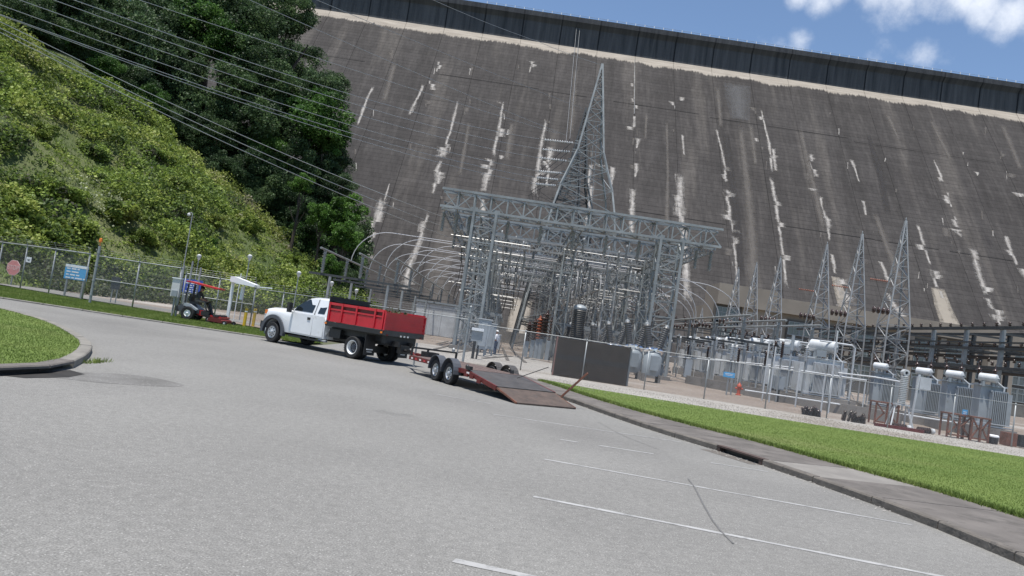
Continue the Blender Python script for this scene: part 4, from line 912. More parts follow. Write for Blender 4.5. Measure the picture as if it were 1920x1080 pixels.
# insulators
def ins_mesh(h, r, n, m, name='insulator', seg=10):
    pr = [(r*.55, 0), (r*.55, .05*h)]
    for i in range(n):
        z = h*(.06+.86*i/n); dz = h*.86/n; pr += [(r*.5, z+dz*.25), (r, z+dz*.5), (r*.5, z+dz*.72)]
    pr += [(r*.6, h*.93), (r*.6, h)]
    return MB().lathe(pr, seg).mesh(name, m, True)
I_post = ins_mesh(1.5, .16, 9, M_ins, seg=8); I_postb = ins_mesh(1.2, .14, 7, M_insb, seg=8); I_postw = ins_mesh(1.2, .13, 7, M_insw, seg=8); I_big = ins_mesh(2.0, .19, 12, M_ins)
TUBE = M_alu
def tube_thing(pts, r, label, group, m=None, name='bus_tube', cat='bus tube'): return tag(MB().path(pts, r, 7).build(name, m or TUBE, smooth=True), label, cat, group)
LX = [-14.9, -11.9, -9.1]; RX = [17.0, 19.5, 22.0]; RY = [70.5, 80, 90, 101, 113, 127]
def arch(x0, z0, w, h, y, s, n=9): return [Vector((x0+s*w*(1-math.cos(t)), y, z0+h*math.sin(t))) for t in [math.pi/2*i/n for i in range(n+1)]]
PH = ['front', 'middle', 'rear']
for r, y in enumerate(RY):
    for p in range(3):
        yy = y+p*1.3; zt = 9.2-.06*p
        L = arch(LX[p], 6.0, 3.3, zt-6.0, yy, 1); Rr = arch(RX[p], 5.5, 4.4, zt-5.5, yy, -1)
        tube_thing(L+[Vector((LX[p]+5, yy, zt)), Vector((RX[p]-6, yy, zt))]+Rr[::-1], .042, '%s tube of the %s row of arched aluminium bus tubes' % (PH[p], ORD[r]), 'aluminium bus tubes arching down at both ends')
        for xs in (-7.4, -4.4, 1.0, 6.4, 13.2):   # tubes hang from posts
            pass
IH = {}
def post_stack(par, x, y, z0, h, me, name='insulator'): return inst(me, name, par, (x, y, z0), sc=(1, 1, h))
# hanging post insulators on the gantry beams, seen beyond the beam ends
for gi_, y in enumerate(GY[:5]):
    for j, x in enumerate([-5.9, -4.9, -3.9, -1, 1.5, 4, 6.5, 9, 12.3, 13.4, 14.5]):
        o = inst(I_big, 'hanging_insulator', None, (x, y+1.1, 10.1), (math.pi, 0, 0), (1, 1, .75)); o['label'] = 'grey post insulator hanging below a gantry beam, one of many'; o['category'] = 'insulator'; o['group'] = 'post insulators under the gantry beams'
# overhead switches and cross tubes between gantries
SWM = {}
def switch_set():
    s = thing('disconnect_switch', 'three pole disconnect switch on grey steel legs in the rows under the bus tubes', 'switch', (0, 0, 0), 0, 'disconnect switches in rows')
    for x in (-1.6, 1.6):
        MB().path([(x, 0, 0), (x, 0, 3.0)], .09, 6).build('leg', M_galv, s); MB().box((x, 0, .1), (.5, .5, .2)).build('footing', M_plinth, s)
    MB().bar((-2, 0, 3.05), (2, 0, 3.05), .16, .2).build('crossbeam', M_galv, s)
    for x in (-1.5, 0, 1.5):
        for yy in (-.0,): inst(I_post, 'insulator', s, (x, yy, 3.15))
        MB().path([(x, -.9, 4.7), (x, .9, 4.7)], .045, 5).build('blade', M_alu, s)
    MB().bar((-1.6, 0, .4), (1.6, 0, 2.6), .06).bar((1.6, 0, .4), (-1.6, 0, 2.6), .06).build('cross_brace', M_galv, s)
    return s
sw0 = switch_set(); first = True
for y in (63.5, 72.5, 79.5, 88.5, 98, 106, 114):
    for x in (-2.5, 5.6, 9.6):
        o = sw0 if first else copy_tree(sw0); first = False; o.location = (x, y, .06)
tub = MB().path([(-5.4, 0, 0), (.9, 0, 0)], .04, 6).mesh('cross_tube', M_wire)
tub2 = MB().path([(4.0, 0, 0), (10.5, 0, 0)], .04, 6).mesh('cross_tube', M_wire); tub3 = MB().path([(8.0, 0, 0), (13.4, 0, 0)], .04, 6).mesh('cross_tube', M_wire)
def plain(me, name, loc, label, cat, group, rot=(0, 0, 0), sc=None):
    o = inst(me, name, None, loc, rot, sc); return tag(o, label, cat, group)
for i in range(48):
    y = 60.5+i*1.2; z = [8.6, 9.2, 6.6, 5.4, 8.9, 7.1][i % 6]
    plain(tub if i % 3 == 0 else (tub2 if i % 3 == 1 else tub3), 'cross_tube', (RND.uniform(-.4, .4), y, z+RND.uniform(-.2, .2)), 'thin cross tube of the overhead buswork, one of many alike', 'bus tube', 'thin cross tubes over the yard')
tcl = MB().path([(0, 0, 0), (0, 52, 0)], .05, 5).mesh('long_tube', M_wire)
for i, (x, z) in enumerate([(-4.6, 9.2), (-3.4, 8.4), (-1.2, 8.4), (.4, 6.4), (5.4, 8.3), (6.8, 6.2), (8.2, 8.3), (9.6, 6.2), (12.2, 8.4), (13.2, 6.6)]):
    plain(tcl, 'long_tube', (x, 60, z), 'thin tube running back through the overhead buswork, one of many alike', 'bus tube', 'lengthwise tubes over the yard')
# short hanging/standing insulators with clamp caps through the buswork
for i in range(280):
    x = RND.choice([RND.uniform(-4.6, .8), RND.uniform(3.6, 13.6), RND.uniform(3.6, 13.6)]); y = 60+RND.random()*56; z = RND.choice([6.3, 7.0, 8.2, 8.9])
    plain(RND.choice([I_post, I_post, I_postw]), 'bus_insulator', (x, y, z), 'short post insulator in the overhead buswork, one of many alike', 'insulator', 'small insulators through the buswork', (0, 0, 0), (.8, .8, .8))
# dropper cables (dark) hanging in curves
dm = [MB().path([(0, 0, 0), (.25*s, .3, -1.2), (.2*s, .6, -2.6), (0, .7, -4.6)], .025, 4).mesh('dropper_cable', M_blk) for s in (1, -1)]
for i in range(46):
    x = RND.choice([RND.uniform(-5.6, .6), RND.uniform(3.5, 13)]); plain(RND.choice(dm), 'dropper_cable', (x, 60+RND.random()*50, 8.4), 'dark cable dropping from the overhead buswork, one of many alike', 'cable', 'dropper cables')
# curved light jumper loops
jm = MB().path([Vector((0, 1.1*math.sin(t)*-1, 1.3*math.cos(t))) for t in [math.pi*i/8 for i in range(9)]], .04, 5).mesh('jumper_loop', M_alu)
for i in range(26):
    plain(jm, 'jumper_loop', (RND.uniform(4.5, 7.5), 62+RND.random()*50, 6.2), 'pale curved jumper loop in the buswork, one of many alike', 'cable', 'jumper loops')

# racks left and right of the gantries: portals, insulators and receding tubes
def rack(name, X, z_t, ys, z_b, label, lab2, post_x, right):
    for i, y in enumerate(ys):
        g = thing('rack_portal', '%s steel portal of the %s insulator rack, counted from the near end' % (ORD[i], label), 'rack', (0, y, .06), 0, '%s insulator rack portals' % label)
        MB().bar((X[0]-1.0, 0, z_b), (X[-1]+1.0, 0, z_b), .17, .17).build('crossbeam', M_steeld if not right else M_steeld, g)
        for x in post_x:
            MB().path([(x, 0, 0), (x, 0, z_b-.1)], .12, 8).build('leg', M_galv, g, smooth=True); MB().box((x, 0, .12), (.7, .7, .28)).build('footing', M_plinth, g)
        for x in X:
            inst(I_big, 'insulator', g, (x, 0, z_b+.1), sc=(1, 1, (z_t-z_b-.2)/2.0))
            MB().box((x, 0, z_t-.02), (.2, .3, .12)).build('clamp', M_galv, g)
    for j, x in enumerate(X):
        tube_thing([(x, ys[0]-1.5, z_t+.1), (x, ys[-1]+3, z_t+.1)], .085, '%s dark tube along the top of the %s insulator rack, from the left' % (ORD[j], lab2), 'tubes on top of the %s rack' % label, M_steel)
rack('left_rack', LX, 6.0, [60.5, 69, 79, 90, 102, 115, 128], 4.1, 'left', 'left', [-14.2, -9.6], False)
rack('right_rack', RX, 5.45, [56, 64, 72.5, 81, 91, 102, 114, 127], 3.65, 'right', 'right', [17.3, 21.7], True)
# small pin insulators in fours strung on the right rack, dark discs
pin = MB()
for i in range(4): pin.lathe([(.04, 0), (.25, .05), (.25, .13), (.04, .24)], 8, Matrix.Rotation(math.pi/2, 3, 'Y'), (i*.34, 0, 0))
pinm = pin.mesh('disc_string', M_insb, True)
for i, (px, py, Y) in enumerate([(1262, 611, 84), (1283, 608, 80), (1309, 608, 74), (1348, 601, 70), (1385, 600, 66), (1425, 597, 62), (1499, 591, 62), (1558, 585, 60), (1636, 580, 56)]):
    c = A(px, py, Y); plain(pinm, 'disc_string', c, 'string of four dark glossy insulator discs, %s from the left' % ORD[i], 'insulator', 'dark disc strings', (0, .0, 0), (1, 1, 1))
oj = MB()
for i in range(9): oj.lathe([(.02, 0), (.09, .03), (.02, .1)], 7, Matrix.Rotation(math.pi/2, 3, 'Y'), (i*.16, 0, 0))
ojm = oj.mesh('disc_string', M_inso, True)
for i, (px, py, Y) in enumerate([(1498, 542, 70), (1560, 535, 66), (1632, 523, 60)]):
    plain(ojm, 'disc_string', A(px, py, Y), 'string of small orange discs between the masts, %s from the left' % ORD[i], 'insulator', 'orange disc strings')

# ------------------------------------------------------------------ tall towers
def tower(loc, prof, m, cw, bw, label, split, n_b=15):
    t = thing('transmission_tower', label, 'tower', loc, 0, 'tall lattice towers behind the gantry')
    axis = []; ws = []; H = prof[0][0]
    zs = [0, 3.5, 7, 10.5, 13.8, 16.6, 19.2, 21.6, 23.8, 25.8, 27.5, 29, 30.4, 31.6, 32.7, 33.6, 34.3, 34.75]; zs = [z*H/34.75 for z in zs]
    for z in zs:
        for (za, wa), (zb, wb) in zip(prof, prof[1:]):
            if zb <= z <= za+1e-6: w = wb+(wa-wb)*(z-zb)/(za-zb); break
        axis.append((0, 0, z)); ws.append((w, w))
    # K bracing: X on each face
    o = truss(t, 'lattice_body', axis, ws, m, cw, bw, split)
    mb = MB()
    for i in range(1, len(zs)-6):
        w = ws[i][0]/2; w2 = ws[i+1][0]/2
        mb.bar((-w, -w, zs[i]), (w2, -w2, zs[i+1]), bw) if i % 2 == 0 else mb.bar((w, -w, zs[i]), (-w2, -w2, zs[i+1]), bw)
        mb.bar((-w, 0, zs[i]), (0, w, zs[i]), bw*.8)
    mb.build('counter_brace', m, t)
    mb = MB()
    for z, w, L in ((H*.72, 1.9, 1.0), (H*.69, 2.1, 1.1), (H*.655, 2.4, 1.1), (H*.61, 3.0, .9), (H*.59, 3.1, .9), (H*.57, 3.2, .9)):
        mb.bar((-w, -.6, z), (-w*.3, -.6, z), .1).bar((-w, .6, z), (-w*.3, .6, z), .1)
    mb.build('string_bracket', m, t, kind='stuff')
    lad = MB()
    for s in (-.2, .2): lad.bar((1.9+s-.0, -1.7, .3), (.25+s, -.2, H*.8), .05)
    lad.build('climbing_rail', M_galv, t)
    return t
prof = [(34.75, .06), (27.3, 2.1), (23.6, 3.1), (18.2, 6.6), (0, 11.5)]
ap = A(1131, 121, 90)
tower((ap.x-.1, 90, .06), [(z*(ap.z)/34.75, w) for z, w in prof], M_steel, .20, .085, 'nearest tall pointed lattice tower rising behind the gantry', True)
ap2 = A(1099, 203, 108)
tower((ap2.x, 108, .06), [(z*(ap2.z)/34.75, w) for z, w in prof], M_steeld, .20, .09, 'second tall lattice tower, its tip left of the nearest tower', False)
ap3 = A(1085, 285, 124)
tower((ap3.x, 124, .06), [(z*(ap3.z)/34.75, w) for z, w in prof], M_steeld, .18, .08, 'third lattice tower, mostly hidden inside the nearest one', False)
# strain strings + conductors
def string(p, q, n, r, label, m=M_insw):
    p = Vector(p); q = Vector(q); d = (q-p); M = d.to_track_quat('Z', 'Y').to_matrix(); mb = MB().path([p, q], .03, 4)
    for i in range(n):
        mb.lathe([(.03, -.03), (r, 0), (r*.8, .06), (.03, .1)], 8, M, p+d*((i+.5)/n))
    return tag(mb.build('insulator_string', m, smooth=True), label, 'insulator', 'strain insulator strings on the tower')
ends = [(1075, 268), (1069, 285), (1063, 302), (1053, 325), (1047, 337), (1042, 348)]
tips = [(1021, 262), (1017, 280), (1011, 296), (1010, 321), (1007, 333), (1005, 345)]
offs = [(142, 0), (104, 0), (40, 0), (0, 8), (0, 26), (-4, 26)]
off2 = [(365, 88), (380, 102), (500, 165), (511, 182), (500, 190), (520, 200)]
def tow(px, py, Y): return A(px, py, Y)
def wire2(a, b, mid, Ya, Yb, r, lab, grp, cat='power line', sag=1.0):
    """a near tip px (depth Ya), b off-frame px (depth Yb); runs on past the frame towards a tower behind the camera"""
    p = A(a[0], a[1], Ya); q = A(b[0], b[1], Yb); 
    N = 26; pts = []; L = (q-p)
    for i in range(N+1):
        t = i/N*(1.25 if b[0] < 700 and b != (1005, 76) else 1.0); c = p+L*t-Vector((0, 0, sag*4*min(t, 1)*(1-min(t, 1)))); pts.append(c)
    rr = [r*max(.3, c.y/90)**.5 for c in pts]
    return tag(MB().path(pts, r, 5).build('power_line', M_wire), lab, cat, grp)
for i in range(6):
    string(A(*ends[i], 89.2), A(*tips[i], 88.2), 12, .16, ['uppermost', 'second', 'third', 'fourth', 'fifth', 'lowest'][i]+' white insulator string reaching left from the tower')
    wire2(tips[i], offs[i], None, 88.2, 42, .023, ['uppermost', 'second', 'third', 'fourth', 'fifth', 'sixth'][i]+' power line from the tower to the upper left, below the ground wires', 'power lines to the upper left')
for i, (a, b, Ya, Yb, lab) in enumerate([((868, 420), (0, 40), 62, 40, 'upper line of the pair ending at the gantry left end'), ((862, 436), (0, 52), 62, 40, 'middle line of the three ending at the gantry left end'), ((856, 450), (0, 60), 62, 40, 'lower line of the three ending at the gantry left end'),
    ((1092, 203), (590, -2), 108, 60, 'thin ground wire running to the tip of the second tower'), ((1062, 254), (480, 5), 89, 55, 'thin wire meeting the tower just above the insulator strings'), ((1130, 122), (1005, 76), 90, 84, 'short wire from the tower tip towards the top of the dam'), ((1004, 76), (808, -2), 90, 70, 'thin wire crossing the dark parapet wall of the dam'), ((1045, 250), (250, -4), 89, 50, 'thin wire crossing the dark trees from the top edge')]):
    wire2(a, b, None, Ya, Yb, .022, lab, 'power lines to the upper left', sag=.5 if i < 3 else .15)
# loose jumper cables under the strings
for i in range(5):
    p = A(ends[i][0]-4, ends[i][1], 89); q = A(1035-3*i, 375+3*i, 88)
    wire('jumper_cable', [p, p.lerp(q, .4)+Vector((-2.6, 0, -1)), p.lerp(q, .75)+Vector((-1.8, 0, -1)), q], .03, M_blk, 'dark slack jumper cable below the insulator strings, one of five', 'cable', 'slack jumpers beside the tower')

# ------------------------------------------------------------------ light lattice masts
def mast(H, split):
    t = thing('lattice_mast', 'm', 'mast', (0, 0, 0), 0, 'pale pointed lattice masts in a row')
    n = 17; zs = [H*(1-(1-i/n)**1.35) for i in range(n+1)]; W0 = 1.9
    def w(z): return max(.07, W0*(1-.18*z/H) if z < H*.42 else W0*(1-.18*.42)*(1-(z/H-.42)/.58)+.05)
    truss(t, 'lattice_body', [(0, 0, z) for z in zs], [(w(z), w(z)) for z in zs], M_steell, .095, .055, split)
    MB().lathe([(.04, H), (.05, H+.15), (0, H+.3)], 6).build('tip', M_galv, t)
    MB().box((0, 0, .15), (2.4, 2.4, .35)).build('footing', M_plinth, t)
    return t
mA = mast(15.0, True); mB = mast(15.0, False)
for i, (x, y, lab) in enumerate([(30.12-.35, 60, 'tallest looking pale pointed mast, farthest right of the row'), (30.4-.35, 68, 'second pale pointed mast from the right'), (30.6-.35, 76, 'third pale pointed mast from the right'), (30.9-.3, 90, 'fourth pale pointed mast from the right'), (30.7-.3, 98, 'fifth pale pointed mast from the right'), (30.8-.3, 106, 'sixth and smallest pale pointed mast from the right')]):
    o = mA if i == 0 else (mB if i == 3 else copy_tree(mA if i < 3 else mB)); o.location = (x, y, .06); o['label'] = lab
for i in range(3):
    o = copy_tree(mB); o.location = A([1102, 895, 1325][i], [560, 540, 520][i], 112); o.location.z = .06; o.scale = (.7, .7, .62); o['label'] = ['small pale mast standing among the buswork in the middle', 'small pale mast left of the middle of the buswork', 'small pale mast right of the gantry'][i]

# ------------------------------------------------------------------ dark bus structure at the far right
dk = thing('dark_bus_structure', 'dark steel frame of posts and long beams with busbars at the far right', 'steel frame', (0, 0, .06))
XS = 31.5; yy = [45.5, 49.3, 53.2, 57.3, 62.5, 70, 80]
for y in yy:
    for dx in (0, 3.0): MB().bar((XS+dx, y, 0), (XS+dx, y, 6.6), .24, .24).build('post', M_galv if dx == 0 else M_steeld, dk)
    for z in (6.55, 5.5, 4.2): MB().bar((XS, y, z-.2), (XS+3, y, z-.2), .12).build('cross_member', M_steeld, dk)
for dx in (0, 3.0):
    for z, w in ((6.7, .2), (5.75, .1), (5.35, .16), (4.1, .2)): MB().bar((XS+dx-.14, 44, z), (XS+dx-.14, 84, z), w, w).build('beam', M_steeld, dk)
for dx in (.6, 1.2, 1.8, 2.4):
    for z in (5.6, 4.9, 3.9): MB().path([(XS+dx, 44, z), (XS+dx, 84, z)], .05, 5).build('busbar', M_blk, dk)
pi_ = MB().lathe([(.05, 0), (.12, .05), (.05, .12), (.12, .18), (.05, .26)], 7).mesh('insulator', M_insb, True)
for y in np.arange(44.6, 76, 1.3):
    for z in (6.82, 4.25, 5.45):
        inst(pi_, 'insulator', dk, (XS-.14, float(y), z))
        if z == 4.25: inst(pi_, 'insulator', dk, (XS+.6, float(y)+.3, z+.3))
# lower dark bus rows between the transformers and the powerhouse
for i, (x0, x1, y, z) in enumerate([(16, 31, 112, 7.2), (16, 31, 100, 6.4), (21, 31, 88, 5.4), (22, 31, 78, 4.6)]):
    o = thing('low_bus_frame', '%s dark low bus frame behind the white transformers, from the back' % ORD[i], 'steel frame', (0, y, .06), 0, 'low dark bus frames before the powerhouse')
    MB().bar((x0, 0, z), (x1, 0, z), .16).bar((x0, 0, z-1.1), (x1, 0, z-1.1), .12).build('beam', M_steeld, o)
    for k in range(5): MB().bar((x0+(x1-x0)*k/4, 0, 0), (x0+(x1-x0)*k/4, 0, z), .14).build('post', M_steeld, o)
    for k in range(12): inst(pi_, 'insulator', o, (x0+.5+(x1-x0-1)*k/11, 0, z+.08), sc=(1.3, 1.3, 1.6))

# ------------------------------------------------------------------ fences
def fence(name, pts, h, label, barbs=1, post_r=.035, rail_r=.028, z0=.08, mid=False, arm=.35):
    f = thing(name, label, 'fence', (0, 0, z0)); P = [Vector((x, y, 0)) for x, y in pts]
    pm_ = MB().path([(0, 0, -.1), (0, 0, h)], post_r, 7).lathe([(post_r*1.3, h-.02), (post_r*1.3, h+.03), (0, h+.06)], 7).mesh('post', M_galv, True)
    armm = MB().bar((0, 0, h), (0, -arm*.8, h+arm), .03).mesh('barb_arm', M_galv)
    for i, p in enumerate(P):
        inst(pm_, 'post', f, p)
        if barbs: inst(armm, 'barb_arm', f, p)
    for a, b in zip(P, P[1:]):
        u = (b-a).length/.07; v = h/.07
        mb = MB(); mb.add([a+Vector((0, 0, .03)), b+Vector((0, 0, .03)), b+Vector((0, 0, h)), a+Vector((0, 0, h))], [(0, 1, 2, 3)]); mb.uv = [(0, 0), (u, 0), (u, v), (0, v)]
        mb.build('chain_link_panel', M_chain, f)
        MB().path([a+Vector((0, 0, h)), b+Vector((0, 0, h))], rail_r, 6).build('top_rail', M_galv, f)
        if mid: MB().path([a+Vector((0, 0, h*.5)), b+Vector((0, 0, h*.5))], rail_r*.9, 6).build('mid_rail', M_galv, f)
    if barbs:
        for k in range(3):
            t = (k+1)/3; MB().path([p+Vector((0, -arm*.8*t, h+arm*t)) for p in P], .0035, 4).build('barbed_wire', M_galv, f)
    return f
fr = [(-1.85, 37.9), (.99, 37.75), (3.95, 37.2), (6.85, 36.6), (9.6, 36.2), (12.35, 35.8), (15.0, 35.3), (17.6, 34.9), (20.3, 34.6), (22.9, 34.4), (25.7, 34.2), (28.5, 34.0), (32, 33.9), (36, 33.8)]
fence('chain_link_fence', fr, 1.95, 'long chain link fence between the grass strip and the transformers', 0, .03, .015)
tp = thing('fence_corner_post', 'taller galvanised corner post of the fence right behind the trailer', 'post', (-1.85, 37.9, .08)); MB().path([(0, 0, 0), (0, 0, 2.7)], .06, 10).build('post', M_galv, tp, smooth=True); MB().lathe([(.07, 2.7), (.07, 2.74), (0, 2.8)], 10).build('cap', M_galv, tp)
MB().path([(-.35, .2, 0), (-.3, .1, 1.2), (0, 0, 2.2)], .03, 6).build('brace', M_galv, tp)
fence('mid_fence', [(-1.85, 37.9), (-4.6, 38.8), (-7.2, 39.8), (-9.8, 41.2), (-12.3, 42.4), (-14.2, 43.4)], 2.1, 'chain link fence with barbed wire behind the truck', 1, .035, .025)
fence('gate_fence', [(-14.2, 43.4), (-16.2, 43.3), (-18.0, 43.0)], 2.35, 'short chain link fence section behind the mower', 1, .04, .028, mid=True)
gl = fence('sliding_gate', [(-18.3, 43.0), (-20.8, 43.3), (-23.4, 43.7)], 2.6, 'sliding chain link gate with a middle rail left of the mower', 1, .045, .035, mid=True)
fence('left_fence', [(-23.9, 43.8), (-26.6, 45.1), (-29.4, 46.9), (-32.3, 49.0), (-35.6, 51.4), (-39, 53.6), (-43, 56)], 2.65, 'tall chain link fence at the far left in front of the stop sign', 1, .04, .05)
c = G(168, 568, .08); gp = thing('gate_post', 'tall gate post with an amber warning light on top', 'post', (c.x, c.y, .08))
MB().path([(0, 0, -.1), (0, 0, 3.1)], .07, 10).build('post', M_galv, gp, smooth=True); MB().lathe([(.02, 3.1), (.02, 3.3), (.09, 3.31), (.09, 3.36), (.075, 3.5), (0, 3.54)], 10).build('warning_light', M_amber, gp)
for z in (.4, 1.2, 2.0, 2.7): MB().lathe([(.085, z), (.085, z+.05)], 10).build('clamp', M_galv, gp)
c = G(320, 592, .08)
gq = thing('gate_latch_post', 'pair of galvanised gate latch posts beside the pale control box', 'post', (c.x+.25, c.y, .08))
for dx, h in ((0, 2.75), (.42, 3.0), (.9, 2.75)): MB().path([(dx, .0, -.1), (dx, .0, h)], .05, 8).build('post', M_galv, gq, smooth=True)
cb = thing('gate_control_box', 'pale control box on a post at the gate left of the mower', 'box', (c.x+.2, c.y-.35, .08))
MB().path([(0, 0, -.1), (0, 0, 1.1)], .05, 8).build('post', M_galv, cb); MB().box((0, 0, 1.5), (.42, .26, .95)).build('box_body', M_insw, cb); MB().box((0, -.15, 1.2), (.3, .06, .3)).build('box_door', M_tfd, cb); MB().box((0, 0, 2.0), (.48, .34, .05)).build('box_lid', M_signw, cb)

# ------------------------------------------------------------------ signs
def text(par, s, size, loc, m, name='lettering', al='CENTER', sx=1):
    cu = bpy.data.curves.new(name, 'FONT'); cu.body = s; cu.size = size; cu.align_x = al; cu.align_y = 'CENTER'; cu.extrude = .004; cu.materials.append(m)
    o = bpy.data.objects.new(name, cu); COL.objects.link(o); tm = bpy.data.meshes.new_from_object(o.evaluated_get(bpy.context.evaluated_depsgraph_get())); bpy.data.objects.remove(o); o = bpy.data.objects.new(name, tm); COL.objects.link(o); o.parent = par; o.location = loc; o.rotation_euler = (math.pi/2, 0, 0); o.scale = (sx, 1, 1); return o
c = A(25, 502, 51)
st = thing('stop_sign', 'faded octagonal stop sign seen through the fence at the far left', 'sign', (c.x, c.y, c.z), -.2)
oc = [(.54*math.cos(math.pi/8+i*math.pi/4), .54*math.sin(math.pi/8+i*math.pi/4)) for i in range(8)]
MB().prism(oc, 0, .02, lambda u, v, t: (u, t, v)).build('sign_face', M_stopw, st); MB().prism([(u*.93, v*.93) for u, v in oc], -.006, -.001, lambda u, v, t: (u, t, v)).build('red_field', M_stop, st)
text(st, 'STOP', .42, (0, -.012, 0), M_stopw, sx=.86); MB().bar((0, .05, .4), (0, .05, -c.z), .06).build('post', M_galv, st)
c = A(54, 487, 49.3); w = thing('small_white_sign', 'small white notice on the fence right of the stop sign', 'sign', c); MB().box((0, 0, 0), (.32, .015, .34)).build('sign_face', M_signw, w); MB().box((0, -.012, .02), (.18, .006, .03)).box((0, -.012, -.05), (.12, .006, .03)).build('print', M_signd, w)
def line_sign(name, label, px, py, Y, W, H, m, lines, post=True, band=False, rz=0):
    c = A(px, py, Y); t = thing(name, label, 'sign', c, rz); MB().box((0, 0, 0), (W, .03, H)).build('sign_face', m, t)
    if band: MB().box((0, -.019, H*.40), (W, .006, H*.18)).build('white_band', M_signw, t)
    n = len(lines); z = H*(.22 if band else .36); dz = H*(.62 if band else .76)/max(n-1, 1); k = 0
    for li, words in enumerate(lines):
        tot = sum(words)+.05*(len(words)-1); x = -tot*W/2 if band is False else -W*.42; mb = MB()
        for wd_ in words:
            mb.box((x+wd_*W/2, -.019, z-dz*li), (wd_*W, .006, dz*.42)); x += (wd_+.05)*W
        mb.build('printed_line', M_signw, t)
    if post:
        for s in (-.36, .36): MB().bar((s*W, .05, -H/2+.1), (s*W, .05, -c.z), .09).build('post', M_galv, t)
    return t
line_sign('blue_notice_sign', 'light blue notice board with a white top band behind the left fence', 143, 511, 46.5, 1.38, .88, M_blue, [(.16, .2, .1), (.18, .3), (.12, .22, .14), (.2, .12, .3, .1)], band=True)
line_sign('deep_blue_sign', 'deep blue information sign with white lines behind the mower', 361, 537, 45.2, 1.12, .80, M_blue2, [(.3, .36), (.24, .2, .24), (.2, .2), (.3, .2), (.16, .2), (.34, .3)], rz=0)
c = A(217, 531, 47); ds_ = thing('dark_sign', 'dark back of a small sign seen through the sliding gate', 'sign', c); MB().box((0, 0, 0), (.55, .03, .75)).build('sign_back', M_signd, ds_); MB().bar((-.15, .05, 0), (-.15, .05, -c.z), .05).bar((.15, .05, 0), (.15, .05, -c.z), .05).build('post', M_galv, ds_)
for px, py, Y, lab in ((1367, 703, 46, 'small light blue sign on a post near the red hydrant'), (1809, 775, 36.2, 'small light blue tag sign on the rusty stands')):
    c = A(px, py, Y); t = thing('small_blue_sign', lab, 'sign', c); W = .68 if px < 1500 else .24; H = .3 if px < 1500 else .34
    MB().box((0, 0, 0), (W, .02, H)).build('sign_face', M_blue, t); MB().box((0, -.014, .06), (W*.7, .005, .03)).box((0, -.014, -.02), (W*.6, .005, .03)).build('printed_line', M_signw, t); MB().bar((0, .05, 0), (0, .05, -c.z), .04).build('post', M_galv, t)
c = A(497, 612, 36.5); t = thing('white_marker_sign', 'small white marker sign on a post in front of the truck nose', 'sign', c); MB().box((0, 0, 0), (.3, .02, .42)).build('sign_face', M_signw, t); MB().bar((0, .04, 0), (0, .04, -c.z), .05).build('post', M_galv, t)

# ------------------------------------------------------------------ bollards, lamps, canopy
for i, (px, py) in enumerate([(457, 613), (474, 612)]):
    c = G(px, py, .05); t = thing('yellow_bollard', ['left yellow pipe bollard in front of the truck', 'right yellow pipe bollard in front of the truck, behind the white marker'][i], 'bollard', (c.x, c.y, .05), 0, 'yellow bollards at the gate')
    MB().path([(0, 0, -.1), (0, 0, .95)], .085, 12).build('pipe', M_yel, t, smooth=True); MB().lathe([(.085, .95), (.07, 1.0), (0, 1.03)], 12).build('cap', M_yel, t, smooth=True); MB().lathe([(.09, .8), (.09, .86)], 12).build('reflective_band', M_signw, t)
c = G(427, 607, .08); cn = thing('white_gate_canopy', 'white post with a slanting white canopy between mower and truck', 'canopy', (c.x, c.y-.2, .05))
MB().box((0, 0, 1.2), (.14, .14, 2.5)).build('post', M_signw, cn)
MB().prism([(-.05, 2.55), (.15, 2.57), (1.30, 2.30), (1.25, 2.16), (.1, 2.26), (-.05, 2.28)], -.4, .4, lambda u, v, t: (u, t, v)).build('canopy_panel', M_signw, cn); MB().bar((1.2, 0, 2.2), (2.1, 0, 2.25), .06).build('barrier_arm', M_signw, cn)
MB().box((.5, .1, 1.75), (.12, .12, .7)).build('hanging_box', M_signw, cn)
def lamp(px, py, Y, label, style, group=None):
    c = A(px, py, Y); bz = float(max(hz(c.x, c.y), .05)); h = c.z-bz; t = thing('lamp_post', label, 'lamp post', (c.x, c.y, bz), 0, group)
    if style == 'cobra':
        MB().path([(-.0, 0, -.5), (-.0, 0, h)], .045, 8).build('pole', M_galv, t, smooth=True); MB().path([(0, 0, h), (-.1, 0, h+.15), (-.25, 0, h+.1)], .03, 6).build('bracket', M_galv, t); MB().lathe([(0, .1), (.1, .05), (.14, -.05), (.1, -.16), (0, -.2)], 10, None, (-.28, 0, h)).build('lamp_head', M_insw, t, smooth=True)
    else:
        MB().path([(0, 0, -.3), (0, 0, h-.15)], .035, 8).build('pole', M_galv, t, smooth=True); MB().lathe([(.04, h-.16), (.07, h-.1), (.15, h+.1), (.15, h+.2), (.08, h+.26), (0, h+.28)], 10).build('lamp_head', M_insw, t, smooth=True); MB().lathe([(.16, h+.06), (.16, h+.09)], 10).build('collar', M_galv, t)
lamp(361, 402, 62, 'tall thin lamp post with a bent neck on the lower slope', 'cobra')
lamp(468, 485, 50, 'shorter lamp post with a round head right of the canopy', 'post'); lamp(373, 484, 54, 'low lamp with a pale head above the deep blue sign', 'post'); lamp(560, 516, 52, 'small lamp post behind the truck cab', 'post'); lamp(622, 534, 60, 'small lamp post above the red truck bed', 'post'); lamp(668, 548, 62, 'second small lamp post above the red truck bed', 'post')
